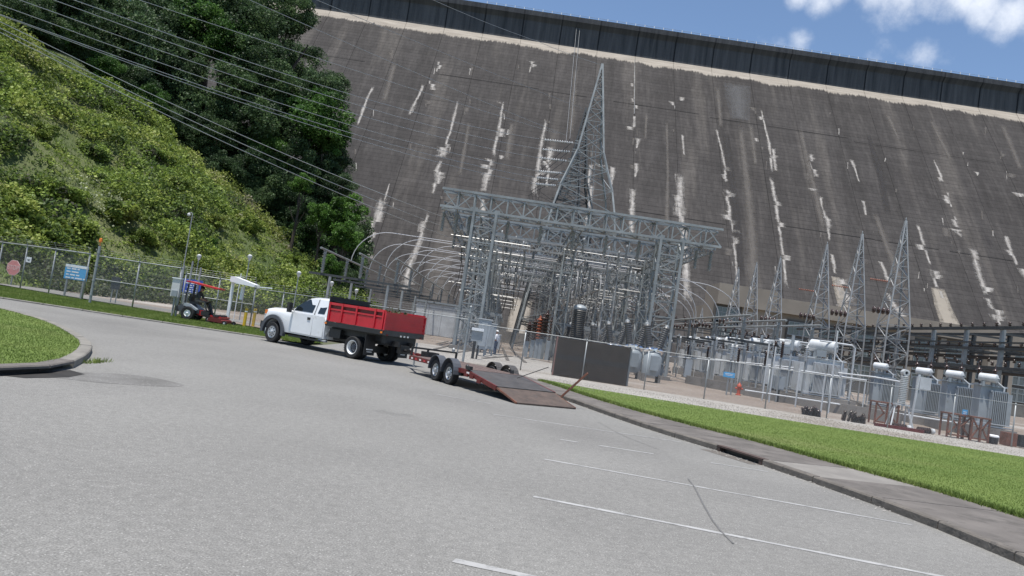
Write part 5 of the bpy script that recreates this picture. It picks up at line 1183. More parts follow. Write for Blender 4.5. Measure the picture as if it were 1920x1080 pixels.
c = A(452, 515, 46); an = thing('antenna_mast', 'thin white antenna mast with short rungs behind the canopy', 'antenna', (c.x, c.y, .08)); MB().path([(0, 0, 0), (0, 0, c.z)], .025, 6).build('mast_pipe', M_signw, an); MB().bar((-.25, 0, c.z-.2), (.25, 0, c.z-.2), .03).bar((-.25, 0, c.z-.42), (.25, 0, c.z-.42), .03).bar((-.25, 0, c.z-.64), (.25, 0, c.z-.64), .03).build('rungs', M_signw, an)

# ------------------------------------------------------------------ people
def person(name, label, J, rad, mats, seg_m, head_c, look, hat, loc, rz=0):
    """J joints dict, rad radii, edges implied; one continuous skin-grown body, zones coloured by nearest bone"""
    t = thing(name, label, 'person', loc, rz)
    E = [('pelvis', 'spine'), ('spine', 'chest'), ('chest', 'neck'), ('neck', 'skull0'), ('skull0', 'skull1')]
    for s in 'LR': E += [('chest', 'sh'+s), ('sh'+s, 'el'+s), ('el'+s, 'wr'+s), ('wr'+s, 'pa'+s), ('pelvis', 'hi'+s), ('hi'+s, 'kn'+s), ('kn'+s, 'an'+s), ('an'+s, 'to'+s)]
    J = dict(J); rad = dict(rad)
    for s in 'LR':   # hands: palm, four unequal bent fingers and a thumb
        w, p = Vector(J['wr'+s]), Vector(J['pa'+s]); d = (p-w).normalized(); side = d.cross(Vector((0, 0, 1))).normalized(); dn = side.cross(d).normalized()
        if dn.z > 0: dn = -dn
        for k, (o, L) in enumerate([(-.034, .062), (-.012, .072), (.012, .068), (.034, .052)]):
            a = p+side*o+d*.012; b = a+d*L*.5+dn*.012; e = b+d*L*.25+dn*L*.4
            J['f%d0%s' % (k, s)] = a; J['f%d1%s' % (k, s)] = b; J['f%d2%s' % (k, s)] = e; rad['f%d0%s' % (k, s)] = .0095; rad['f%d1%s' % (k, s)] = .009; rad['f%d2%s' % (k, s)] = .0075
            E += [('pa'+s, 'f%d0%s' % (k, s)), ('f%d0%s' % (k, s), 'f%d1%s' % (k, s)), ('f%d1%s' % (k, s), 'f%d2%s' % (k, s))]
        a = w+d*.03-side*.04; b = a+d*.035-side*.02+dn*.02; J['t0'+s] = a; J['t1'+s] = b; rad['t0'+s] = .011; rad['t1'+s] = .009; E += [('wr'+s, 't0'+s), ('t0'+s, 't1'+s)]
    ks = list(J); me = bpy.data.meshes.new('body'); me.from_pydata([tuple(J[k]) for k in ks], [(ks.index(a), ks.index(b)) for a, b in E], [])
    tmp = bpy.data.objects.new('tmp_body', me); COL.objects.link(tmp); tmp.modifiers.new('s', 'SKIN')
    sk = me.skin_vertices[0].data
    for i, k in enumerate(ks):
        r = rad.get(k) or rad.get(k[:-1]) or .05; r = r if isinstance(r, tuple) else (r, r); sk[i].radius = r; sk[i].use_root = (k == 'pelvis')
    tmp.modifiers.new('u', 'SUBSURF').levels = 2
    dg = bpy.context.evaluated_depsgraph_get(); bm = bpy.data.meshes.new_from_object(tmp.evaluated_get(dg)); bpy.data.objects.remove(tmp)
    bm.name = 'body'; bm.materials.clear()
    for m_ in mats: bm.materials.append(m_)
    segs = [(Vector(J[a]), Vector(J[b]), seg_m(a, b)) for a, b in E]
    for f in bm.polygons:
        c = f.center; best = (9, 0)
        for a, b, mi in segs:
            ab = b-a; tt = max(0, min(1, (c-a).dot(ab)/max(ab.length_squared, 1e-9))); dd_ = (c-(a+ab*tt)).length
            if dd_ < best[0]: best = (dd_, mi)
        f.material_index = best[1]; f.use_smooth = True
    o = bpy.data.objects.new('body', bm); COL.objects.link(o); o.parent = t
    h = Vector(head_c); L = Vector(look).normalized(); sd = L.cross(Vector((0, 0, 1))).normalized()
    M = Matrix((L, -sd, Vector((0, 0, 1)))).transposed()
    MB().lathe([(0, -.125), (.045, -.115), (.068, -.07), (.078, 0), (.077, .05), (.06, .1), (.03, .122), (0, .128)], 14, M @ Matrix.Diagonal((1.18, .96, 1)), h).build('head', mats[0], t, smooth=True)
    MB().add([h+L*.088+Vector((0, 0, .012)), h+L*.118-Vector((0, 0, .022)), h+L*.085+sd*.016-Vector((0, 0, .03)), h+L*.085-sd*.016-Vector((0, 0, .03))], [(0, 1, 2), (0, 3, 1), (1, 3, 2)]).build('nose', mats[0], t)
    for s in (-1, 1):
        MB().box(h+sd*s*.078-Vector((0, 0, .005)), (.03, .02, .055)).build('ear', mats[0], t); MB().lathe([(0, -.008), (.009, 0), (0, .008)], 6, None, h+L*.086+sd*s*.03+Vector((0, 0, .015))).build('eye', M_hat, t)
    MB().box(h+L*.083-Vector((0, 0, .055)), (.012, .045, .01)).build('mouth', M_redd, t)
    MB().lathe([(.082, -.02), (.085, .04), (.066, .1), (.03, .13), (0, .137)], 12, M @ Matrix.Diagonal((1.14, 1, 1)), h-L*.008).build('hair', M_hair, t, smooth=True)
    MB().lathe([(.09, .035), (.09, .07), (.072, .12), (.03, .15), (0, .155)], 14, M @ Matrix.Diagonal((1.16, 1, 1)), h).add([h+L*.07+sd*.08+Vector((0, 0, .04)), h+L*.19+sd*.05+Vector((0, 0, .028)), h+L*.19-sd*.05+Vector((0, 0, .028)), h+L*.07-sd*.08+Vector((0, 0, .04)), h+L*.07+sd*.08+Vector((0, 0, .05)), h+L*.19+sd*.05+Vector((0, 0, .038)), h+L*.19-sd*.05+Vector((0, 0, .038)), h+L*.07-sd*.08+Vector((0, 0, .05))], [(3, 2, 1, 0), (4, 5, 6, 7), (0, 1, 5, 4), (1, 2, 6, 5), (2, 3, 7, 6), (3, 0, 4, 7)]).build('cap', hat, t, smooth=True)
    return t
def zones(a, b):
    # 0 skin, 1 shirt, 2 trousers, 3 shoes
    if a.startswith(('an',)): return 3
    if a in ('pelvis',) and b.startswith('hi') or a.startswith(('hi', 'kn')): return 2
    if a == 'pelvis': return 1
    if a in ('spine',) or (a == 'chest' and b != 'neck') or a.startswith('sh') or (a == 'chest' and b == 'neck'): return 1
    return 0
RAD = dict(pelvis=(.16, .13), spine=(.15, .12), chest=(.17, .12), neck=.055, skull0=.06, skull1=.05, sh=.075, el=.05, wr=.032, pa=(.042, .022), hi=.10, kn=.068, an=.045, to=.04)

# ------------------------------------------------------------------ wheels
def wheel(par, x, y, s, r, w, rim, m_rim, deep=.05, name='wheel', holes=0):
    """s=+1 outer side towards +y"""
    M = Matrix.Rotation(-math.pi/2*s, 3, 'X')  # z axis -> +y*s
    t = MB(); hw = w/2; pr = [(rim, -hw*.9), (r*.90, -hw), (r*.985, -hw*.72), (r, -hw*.3), (r, hw*.3), (r*.985, hw*.72), (r*.90, hw), (rim*1.03, hw*.92), (rim, hw*.8)]
    t.lathe(pr, 36, M, cap=False); tyre = t.build('tyre', M_tyre, par, smooth=True, loc=(x, y, r))
    tyre.name = name
    lug = MB()
    for i in range(40):
        a = 2*math.pi*i/40; c = Vector((math.cos(a), math.sin(a), 0)); tg = Vector((-math.sin(a), math.cos(a), 0))
        for q in (-.55, .55): p = M @ (c*(r*.992)+Vector((0, 0, q*hw))); lug.add([M @ (c*(r*.975)+tg*dx+Vector((0, 0, (q+dz)*hw))) for dx, dz in ((-.012, -.3), (.012, -.3), (.018, .3), (-.006, .3))]+[M @ (c*(r*1.008)+tg*dx+Vector((0, 0, (q+dz)*hw))) for dx, dz in ((-.012, -.3), (.012, -.3), (.018, .3), (-.006, .3))], [(4, 5, 6, 7), (0, 1, 5, 4), (1, 2, 6, 5), (2, 3, 7, 6), (3, 0, 4, 7)])
    lug.build('tread_lugs', M_tyre, tyre)
    rb = MB().lathe([(rim*1.02, hw*.86), (rim*.98, hw*.9), (rim*.90, hw*.78), (rim*.84, hw-deep), (rim*.5, hw-deep-.01*(1 if deep > .08 else -1.2)), (rim*.34, hw-deep+.02), (rim*.32, hw-deep+.06), (rim*.2, hw-deep+.075), (0, hw-deep+.08)], 28, M, cap=False)
    if deep > .12:
        rb = MB().lathe([(rim*1.02, hw*.86), (rim*.98, hw*.9), (rim*.90, hw*.78), (rim*.82, hw-deep)], 28, M, cap=False)
        MB().lathe([(rim*.82, hw-deep), (rim*.5, hw-deep-.01), (rim*.34, hw-deep+.02), (rim*.32, hw-deep+.06), (0, hw-deep+.08)], 28, M, cap=False).build('wheel_disc', M_plas, tyre, smooth=True)  # dark disc colour carries the shade inside the deep rim
    rm = rb.build('rim', m_rim, tyre, smooth=True)
    if holes:
        hb = MB()
        for i in range(holes):
            a = 2*math.pi*(i+.3)/holes; c = Vector((math.cos(a)*rim*.67, math.sin(a)*rim*.67, hw-deep+.004)); hb.lathe([(0, .0), (rim*.11, .004), (rim*.11, .010), (0, .012)], 8, M, M @ c)
        hb.build('hand_hole', M_blk, tyre)
    nb = MB()
    for i in range(8):
        a = 2*math.pi*i/8; c = Vector((math.cos(a)*rim*.42, math.sin(a)*rim*.42, hw-deep+.01)); nb.lathe([(.013, 0), (.013, .03), (0, .035)], 6, M, M @ c)
    nb.build('wheel_nuts', M_chrome if m_rim is not M_blk else M_galv, tyre)
    return tyre

# ------------------------------------------------------------------ the truck
hx = Vector((-3.94, 2.70, 0)).normalized(); ang = math.atan2(hx.y, hx.x)
lf = Vector((-hx.y, hx.x, 0))
tp0 = Vector((-5.68, 29.34, 0))-lf*1.17
tr = thing('pickup_truck', 'white cab truck with a red stake dump bed, facing left', 'truck', (tp0.x, tp0.y, .0), ang)
WX, WR = 4.82, .43
def loft(rings, closed_ends=True):
    mb = MB(); n = len(rings[0])
    for r in rings: mb.v += [tuple(p) for p in r]
    for i in range(len(rings)-1):
        for j in range(n): mb.f.append((i*n+j, i*n+(j+1) % n, (i+1)*n+(j+1) % n, (i+1)*n+j))
    mb.f.append(tuple(range(n))[::-1]); mb.f.append(tuple((len(rings)-1)*n+j for j in range(n))); return mb
xs = [1.76, 2.2, 3.0, 3.6, 3.9, 4.1, 4.19]+[WX+.60*math.cos(math.pi*(1-i/14)) for i in range(15)]+[5.46, 5.55, 5.61]
rings = []
for x in xs:
    dx = x-WX; zb = .52
    if abs(dx) < .60: zb = max(.52, .43+math.sqrt(max(.60**2-dx*dx, 0)))
    if x > 5.4: zb = .60
    if x < 3.85: zt = 1.42; zc = 1.43
    else:
        k = (x-3.85)/1.75; zt = 1.40-.05*k-(.10*max(0, (x-5.35)/.25)**2); zc = 1.515-.06*k-(.14*max(0, (x-5.35)/.25)**2)
    w = 1.0-(.0 if x < 5.2 else .10*((x-5.2)/.4)**2)
    half = [(w*.98, zb), (w+.012, zb+(zt-zb)*.3), (w+.012, zb+(zt-zb)*.72), (w-.015, zt-.05), (w-.06, zt), (w*.62, zc-.02), (.3, zc)]
    rings.append([Vector((x, y, z)) for y, z in half]+[Vector((x, -y, z)) for y, z in half[::-1]])
loft(rings).build('body', M_white, tr, smooth=True)
gx_ = [(1.76, 2.00), (1.80, 2.06), (1.95, 2.105), (2.4, 2.12), (2.8, 2.10), (3.05, 2.05), (3.18, 1.985), (3.5, 1.76), (3.85, 1.50), (3.93, 1.44)]
def sidey(z): return .975-.17*max(0, (z-1.40))/.65
rings = []
for x, zt in gx_:
    half = [(.975, 1.39), (sidey(min(zt-.06, 1.95)) if zt > 1.5 else .965, max(zt-.07, 1.395)), (sidey(zt)-.05, zt-.015 if zt > 1.5 else zt), (.35, zt+.01)]
    rings.append([Vector((x, y, z)) for y, z in half]+[Vector((x, -y, z)) for y, z in half[::-1]])
loft(rings).build('cab_roof', M_white, tr, smooth=True)
def sidepanel(poly, s, m, name, off=.008, th=.012, label=None):
    f = lambda u, v, t: (u, s*((sidey(v) if v > 1.40 else 1.012)+t), v)
    return MB().prism(poly, off-th, off, f).build(name, m, tr, label=label)
for s in (1, -1):
    sidepanel([(2.64, 1.47), (2.55, 2.00), (3.05, 1.985), (3.30, 1.84), (3.62, 1.62), (3.74, 1.47)], s, M_glass, 'side_window', .012)
    sidepanel([(1.95, 1.48), (1.90, 1.97), (2.26, 1.98), (2.34, 1.48)], s, M_glass, 'rear_quarter_window', .012)
    d1 = sidepanel([(2.50, .58), (2.50, 1.375), (3.80, 1.375), (3.83, .58)], s, M_white, 'door', .014)
    d2 = sidepanel([(1.84, .58), (1.84, 1.375), (2.475, 1.375), (2.475, .58)], s, M_white, 'rear_door', .014)
    MB().box((2.72, s*1.032, 1.22), (.17, .03, .10)).build('handle', M_blk, d1)
    MB().bar((2.487, s*1.0, 1.40), (2.44, s*.86, 2.04), .012, .02).build('door_seam', M_blk, tr)
    arc = [(math.cos(a), math.sin(a)) for a in [math.pi*(-.02+1.06*i/20) for i in range(21)]]
    poly = [(WX+.58*c, .43+.58*q) for c, q in arc]+[(WX+.73*c, .43+.72*q) for c, q in arc[::-1]]
    MB().prism(poly, .93, 1.075, lambda u, v, t: (u, s*t, v)).build('fender_flare', M_plas, tr)
    MB().path([(3.72, s*1.0, 1.46), (3.74, s*1.13, 1.5)], .025, 6).path([(3.72, s*1.0, 1.56), (3.74, s*1.13, 1.58)], .02, 6).build('mirror_arm', M_blk, tr)
    MB().prism([(-.06, -.2), (.06, -.2), (.075, .2), (-.075, .2)], 0, .17, lambda u, v, t: (3.76+u, s*(1.12+t), 1.55+v)).build('mirror', M_blk, tr)
    MB().box((5.50, s*.80, 1.20), (.16, .26, .20)).build('headlight', M_lens, tr); MB().box((5.42, s*.965, 1.22), (.16, .05, .17)).build('turn_signal', M_amber, tr)
    MB().box((2.9, s*.9, .42), (1.9, .16, .07)).build('step_bar', M_blk, tr)
MB().add([(3.19, .73, 1.985), (3.19, -.73, 1.985), (3.82, -.88, 1.535), (3.82, .88, 1.535), (3.20, .73, 2.0), (3.20, -.73, 2.0), (3.83, -.88, 1.55), (3.83, .88, 1.55)], [(0, 1, 2, 3), (4, 7, 6, 5), (0, 4, 5, 1), (1, 5, 6, 2), (2, 6, 7, 3), (3, 7, 4, 0)]).build('windshield', M_glass, tr)
MB().box((5.66, 0, .68), (.16, 1.9, .26)).build('front_bumper', M_blk, tr); MB().box((5.63, 0, 1.05), (.05, 1.3, .42)).build('grille', M_blk, tr)
MB().bar((5.3, .42, .62), (-1.7, .42, .80), .09, .2).bar((5.3, -.42, .62), (-1.7, -.42, .80), .09, .2).build('chassis_rail', M_blk, tr)
MB().box((4.8, 0, .45), (.14, 1.5, .14)).box((0, 0, .43), (.26, 1.5, .26)).box((3.4, 0, .6), (.5, .7, .3)).build('axle', M_blk, tr)
MB().box((.2, 0, .98), (3.0, 1.5, .34)).box((-1.1, .0, .85), (.5, 1.3, .3)).box((1.2, 0, .75), (.9, 1.2, .4)).build('underbody_shade_fill', M_blk, tr)  # black boxes added to close the bright gaps and darken under the bed
MB().box((4.75, 0, .80), (1.25, 1.1, .5)).build('engine_underside', M_blk, tr)
MB().box((1.25, .72, .82), (.62, .42, .34)).box((1.2, -.7, .8), (.6, .4, .36)).build('fuel_tank', M_blk, tr); MB().path([(1.4, .85, 1.25), (1.62, .9, .85), (1.9, .85, .5)], .03, 6).path([(2.1, .9, .46), (1.75, .95, .44), (1.6, .95, .46)], .05, 8).build('exhaust_pipe', M_galv, tr)
for s in (1, -1):
    wheel(tr, WX, s*.93, s, WR, .25, .25, M_rim, .03, holes=8)
    wheel(tr, 0, s*1.03, s, WR, .25, .27, M_rimw, .17, holes=6); wheel(tr, 0, s*.73, s, WR, .24, .26, M_rim, .1)
    fl = MB().box((-.72, s*.94, .62), (.02, .56, .78)).build('mud_flap', M_blk, tr)
    MB().box((-.735, s*.94, .45), (.008, .34, .05)).box((-.735, s*.94, .36), (.008, .26, .03)).build('flap_print', M_refl, fl)
# bed
BX0, BX1, BW, BZ0 = -1.43, 1.56, 1.14, 1.26
MB().box(((BX0+BX1)/2, 0, 1.20), (BX1-BX0, 2*BW-.06, .08)).build('bed_floor', M_blk, tr)
for s in (1, -1):
    MB().box(((BX0+BX1)/2, s*(BW-.02), 1.16), (BX1-BX0+.12, .08, .17)).build('bed_side_rail', M_blk, tr)
    MB().box(((BX0+BX1)/2, s*(BW-.03), 1.47), (BX1-BX0-.06, .04, .42)).build('side_panel', M_red, tr)
    MB().box(((BX0+BX1)/2, s*(BW-.055), 1.80), (BX1-BX0-.06, .02, .26)).build('upper_side_liner', M_redd, tr)  # darker red paints in the shade of the gap below the top rail
    MB().box(((BX0+BX1)/2, s*(BW-.02), 1.735), (BX1-BX0-.06, .05, .07)).build('middle_slat', M_red, tr)
    MB().box(((BX0+BX1)/2, s*(BW-.02), 1.95), (BX1-BX0-.02, .07, .10)).build('top_rail', M_red, tr)
    for x in (BX1-.06, .80, .02, -.95, BX0+.06): MB().box((x, s*(BW+.018), 1.64), (.075, .035, .70)).build('stake', M_red, tr)
    MB().box((BX1+.02, s*(BW+.03), 1.17), (.12, .02, .07)).box((BX0+.02, s*(BW+.03), 1.17), (.1, .02, .07)).build('marker_light', M_amber, tr)
MB().box((BX0-.01, 0, 1.60), (.05, 2*BW-.02, .66)).build('tailgate', M_red, tr)
for z in (1.92, 1.66, 1.50, 1.33): MB().box((BX0-.045, 0, z), (.05, 2*BW-.06, .045)).build('tailgate_rib', M_red, tr)
for s in (1, -1): MB().box((BX0-.04, s*(BW-.02), 1.6), (.06, .07, .70)).build('tailgate_post', M_red, tr)
MB().box((BX0-.02, 0, 1.17), (.12, 2*BW, .20)).build('rear_sill', M_tread, tr)
for i, y in enumerate((-.95, -.2, 0, .2, .95)): MB().box((BX0-.09, y, 1.10), (.03, .09 if i in (0, 4) else .07, .06)).build('tail_light', M_redd if i in (0, 4) else M_refl, tr)
MB().box((BX0+.15, 0, .92), (.2, 1.7, .28)).build('rear_frame_box', M_blk, tr)
MB().box((BX0-.12, 0, .62), (.18, .5, .3)).path([(BX0-.15, 0, .6), (BX0-.42, 0, .58)], .05, 8).build('hitch_receiver', M_blk, tr)
MB().box((BX1+.07, 0, 1.72), (.05, 2*BW-.1, .94)).box((BX1+.07, 0, 2.20), (.09, 2*BW-.06, .07)).build('headboard', M_blk, tr)
MB().box((BX1-.25, -.1, 2.05), (.5, 2.1, .03)).build('tarp_roll', M_blk, tr)
bp_ = thing('brush_pile', 'dry brush lying in the red truck bed', 'brush', (0, 0, 0)); q0 = tr.matrix_basis @ Vector((-.35, -.45, 1.84)); bp_.location = q0
rb_ = np.random.default_rng(3); C_ = rb_.normal(0, (.3, .25, .1), (260, 3)); link(quads('dry_twigs', C_, rb_, .12, M_vine), 'dry_twigs', bp_)
tb = MB()
for i in range(16): p = Vector(rb_.normal(0, (.28, .25, .06))); tb.path([p, p+Vector(rb_.normal(0, .25, 3))], .01, 4)
tb.build('twigs', M_bark, bp_)

# ------------------------------------------------------------------ trailer
hT = Vector((-.53, .85, 0)).normalized(); lT = Vector((-hT.y, hT.x, 0))
to = Vector((-2.05, 24.8, 0))-hT*.47-lT*1.15
TT = thing('flatbed_trailer', 'black and red tandem axle flatbed trailer with its rusty ramp lowered', 'trailer', (to.x, to.y, 0), math.atan2(hT.y, hT.x))
XF, XR, XV, XE, TW, TZ = 2.75, -1.35, -3.15, -4.25, .98, .58
npl = 13
for i in range(npl):
    w = 2*TW/npl; MB().box(((XF+XR)/2, -TW+w*(i+.5), TZ-.012+RND.uniform(-.003, .003)), (XF-XR-.02, w-.012, .04)).build('deck_plank', M_deck, TT)
for s in (1, -1):
    f = MB().box(((XF+XR)/2, s*(TW+.03), TZ-.07), (XF-XR, .05, .13)).build('side_rail', M_redd if s > 0 else M_blk, TT)
    for k in range(5): MB().box((XF-.25-.32*k, s*(TW+.058), TZ-.07), (.13, .006, .06)).build('reflector', M_refl if k % 2 == 0 else M_red, f)
    MB().box((XR-.12, s*(TW+.058), TZ-.09), (.16, .006, .06)).build('reflector', M_refl, f)
    MB().bar((XR, s*(TW+.03), TZ-.07), (XV, s*(TW+.03), .27), .05, .13).build('dovetail_rail', M_redd, TT)
    for x in (.47, -.46): wheel(TT, x, s*1.04, s, .345, .215, .20, M_rim, .045, holes=6)
    poly = []
    a0 = [math.pi*i/12 for i in range(13)]
    top = [(.47+.43*math.cos(a), .36+.46*math.sin(a)) for a in a0 if .47+.43*math.cos(a) > .02]+[(-.46+.43*math.cos(a), .36+.46*math.sin(a)) for a in a0 if -.46+.43*math.cos(a) < -.0]
    inn = [(u*.955-.0, v-.018) for u, v in top]
    MB().prism(top+inn[::-1], .93, 1.20, lambda u, v, t: (u, s*t, v)).build('fender', M_plas if s > 0 else M_tread, TT)
    MB().box((0, s*.90, .45), (.5, .05, .12)).build('spring_hanger', M_blk, TT)
MB().box((.47, 0, .345), (.08, 1.9, .08)).box((-.46, 0, .345), (.08, 1.9, .08)).build('axle', M_blk, TT)
cm = MB()
for i in range(7): cm.box((XF-.25-i*.62, 0, TZ-.1), (.06, 2*TW, .09))
cm.build('cross_members', M_blk, TT)
f_ = lambda x0, z0, x1, z1, name, m: MB().add([(x0, -TW, z0), (x0, TW, z0), (x1, TW, z1), (x1, -TW, z1), (x0, -TW, z0-.035), (x0, TW, z0-.035), (x1, TW, z1-.035), (x1, -TW, z1-.035)], [(0, 1, 2, 3), (7, 6, 5, 4), (0, 4, 5, 1), (1, 5, 6, 2), (2, 6, 7, 3), (3, 7, 4, 0)]).build(name, m, TT)
f_(XR-.01, TZ, XV, .33, 'dovetail_plate', M_tread); f_(XV-.02, .31, XE, .045, 'ramp_plate', M_rustbed)
for k in range(5): MB().bar((XR-.3-.36*k, -TW+.03, TZ-.2*(.3+.36*k)/1.8*1.25+.02), (XR-.3-.36*k, TW-.03, TZ-.2*(.3+.36*k)/1.8*1.25+.02), .02, .012)
MB().box((XV-.0, 0, .30), (.05, 2*TW+.06, .06)).build('ramp_hinge', M_blk, TT)
for s in (1, -1): MB().bar((XV, s*(TW+.02), .28), (XE, s*(TW+.02), .03), .03, .05).build('ramp_edge', M_rust, TT)
MB().bar((XV-.35, -TW-.03, .25), (XV-1.0, -TW-.35, 1.05), .05, .05).build('ramp_arm', M_rust, TT)
MB().path([(XR-.5, -TW+.5, TZ-.05), (XR-1.0, -TW-.25, TZ+.42)], .014, 5).build('spring_rod', M_blk, TT)
MB().box((XR-.1, TW+.02, TZ+.06), (.25, .1, .1)).lathe([(.05, 0), (.06, .1), (0, .16)], 8, None, (XR+.25, TW-.1, TZ)).lathe([(.07, 0), (.06, .12), (0, .16)], 8, None, (XR+.3, -TW+.2, TZ)).build('tie_down_ratchet', M_blk, TT)
for x, z in ((XR-.05, .42), (XR-.4, .40), (XR-.85, .33)): MB().box((x, TW+.075, z), (.22, .03, .10)).build('latch', M_redd, TT)
MB().bar((XF, TW, .86), (XF, -TW*.8, .86), .06, .06).build('front_rail', M_blk, TT)
for y in (TW-.02, .35, -TW*.8): MB().box((XF, y, .72), (.06, .06, .28)).build('rail_post', M_blk, TT)
MB().lathe([(.05, 0), (.06, .1), (0, .16)], 8, None, (XF-.1, -TW*.6, .88)).build('beacon_stub', M_galv, TT)
cp = Vector((XF+1.85, .12, .56))
MB().bar((XF, .75, .50), cp, .07, .11).bar((XF, -.75, .50), cp, .07, .11).bar((XF, 0, .5), cp, .06, .1).build('tongue', M_redd, TT)
MB().box(cp+Vector((.1, 0, .04)), (.3, .13, .13)).build('coupler', M_blk, TT); MB().path([cp+Vector((-.35, -.02, -.42)), cp+Vector((-.35, -.02, .42))], .035, 8).box(cp+Vector((-.35, -.02, -.46)), (.18, .18, .03)).build('tongue_jack', M_galv, TT)
MB().box((XF+.5, 0, .62), (.45, .5, .25)).build('tool_box', M_blk, TT)

# ------------------------------------------------------------------ mower and its driver
MO = thing('ride_on_mower', 'red and grey ride-on mower with a red sunshade on the verge', 'mower', (-16.0, 39.9, .06), -.04)
def px_(poly, y0, y1): return MB().prism(poly, y0, y1, lambda u, v, t: (u, t, v))
for s in (-1, 1): wheel(MO, -.06, s*.50, s, .345, .24, .17, M_rimw, .05, holes=0)
for s in (-1, 1): wheel(MO, 1.05, s*.42, s, .19, .14, .09, M_rimw, .03)
px_([(-.62, .38), (-.70, .60), (-.60, .72), (-.34, .78), (.0, .74), (.42, .58), (.42, .40), (.1, .34)], -.36, .36).build('rear_hood', M_plas, MO)
px_([(-.36, .70), (-.34, .84), (-.05, .82), (.36, .60), (.34, .52), (.1, .62)], -.52, .52).build('grey_cowl', M_tfg, MO)
px_([(.30, .34), (.34, .58), (.60, .60), (.72, .40), (.62, .30)], -.30, .30).build('centre_body', M_redm, MO)
px_([(-.72, .36), (-.86, .40), (-.86, .62), (-.68, .66)], -.30, .30).build('rear_guard', M_blk, MO)
MB().box((.62, .3, .42), (.5, .25, .2)).box((.75, -.3, .45), (.4, .2, .22)).build('hydraulic_block', M_blk, MO); MB().bar((1.1, -.5, .38), (1.65, -.5, .36), .07).bar((1.1, .5, .38), (1.65, .5, .36), .07).bar((1.65, -.6, .36), (1.65, .6, .36), .06).build('deck_frame', M_redm, MO)
MB().box((.5, 0, .33), (1.4, .34, .08)).build('frame', M_blk, MO); MB().bar((.45, .2, .34), (1.2, .3, .24), .06).bar((.45, -.2, .34), (1.2, -.3, .24), .06).build('lift_arm', M_blk, MO)
dk_ = px_([(1.05, .12), (1.07, .28), (1.2, .33), (1.6, .31), (1.78, .22), (1.80, .10)], -.66, .66).build('cutting_deck', M_redd, MO)
for y in (-.5, 0, .5): MB().lathe([(.17, .38), (.16, .46), (.05, .48), (0, .50)], 12, None, (1.4, y, 0)).build('spindle_cover', M_blk, dk_)
for y in (-.6, .6): wheel(MO, 1.92, y, 1 if y > 0 else -1, .11, .09, .05, M_rimw, .02)
MB().box((.05, 0, .90), (.44, .48, .13)).box((-.20, 0, 1.12), (.12, .46, .40)).build('seat', M_blk, MO)
for s in (-1, 1):
    MB().path([(-.32, s*.42, .6), (-.34, s*.42, 1.3), (-.30, s*.42, 1.82)], .035, 8).path([(-.02, s*.40, 1.2), (.0, s*.40, 1.86)], .03, 8).build('roll_bar', M_blk, MO)
px_([(-.42, 1.92), (-.40, 1.985), (1.22, 1.80), (1.22, 1.735)], -.52, .52).build('sunshade', M_redm, MO)
MB().path([(.98, 0, .40), (.86, 0, .72), (.74, 0, .98)], .075, 8).build('steering_column', M_blk, MO); MB().lathe([(.17, 0), (.195, .015), (.17, .03), (.16, .015)], 16, Matrix.Rotation(R_(-35), 3, 'Y'), (.72, 0, 1.0)).build('steering_wheel', M_blk, MO, smooth=True)
MB().path([(.78, .25, .38), (.72, .25, .8)], .02, 5).path([(.62, -.25, .55), (.6, -.25, .86)], .015, 5).build('control_lever', M_galv, MO)
J = dict(pelvis=(.05, 0, 1.03), spine=(.07, 0, 1.2), chest=(.14, 0, 1.40), neck=(.2, 0, 1.53), skull0=(.24, 0, 1.58), skull1=(.25, 0, 1.64))
for s, q in (('L', 1), ('R', -1)):
    J.update({'sh'+s: (.16, q*.19, 1.42), 'el'+s: (.30, q*.24, 1.17), 'wr'+s: (.53, q*.17, 1.10), 'pa'+s: (.60, q*.15, 1.08), 'hi'+s: (.10, q*.11, 1.01), 'kn'+s: (.52, q*.17, 1.02), 'an'+s: (.72, q*.17, .60), 'to'+s: (.90, q*.17, .55)})
dv = person('person', 'person in dark shirt and black cap driving the ride-on mower', J, RAD, [M_skin, M_shirt, M_khaki, M_hat], zones, (.27, 0, 1.66), (1, -.15, -.15), M_hat, (-16.0, 39.9, .06), -.04)
# standing worker beyond the fence
c = G(940, 647, .06)
J = dict(pelvis=(0, 0, .96), spine=(0, 0, 1.13), chest=(.0, 0, 1.36), neck=(.02, 0, 1.50), skull0=(.03, 0, 1.56), skull1=(.03, 0, 1.62))
for s, q in (('L', 1), ('R', -1)):
    J.update({'sh'+s: (.0, q*.19, 1.40), 'el'+s: (-.06, q*.26, 1.13), 'wr'+s: (.14, q*.22, 1.0), 'pa'+s: (.21, q*.20, .98), 'hi'+s: (0, q*.10, .92), 'kn'+s: (.03, q*.11, .5), 'an'+s: (0, q*.12, .08), 'to'+s: (.15, q*.13, .04)})
person('person', 'standing worker in white shirt and blue jeans by the grey cabinets in the yard', J, RAD, [M_skin, M_shirtw, M_jean, M_blk], zones, (.04, 0, 1.66), (-1, -.3, -.1), M_hatw, (A(932, 632, 56).x, 56, .06), 2.6)

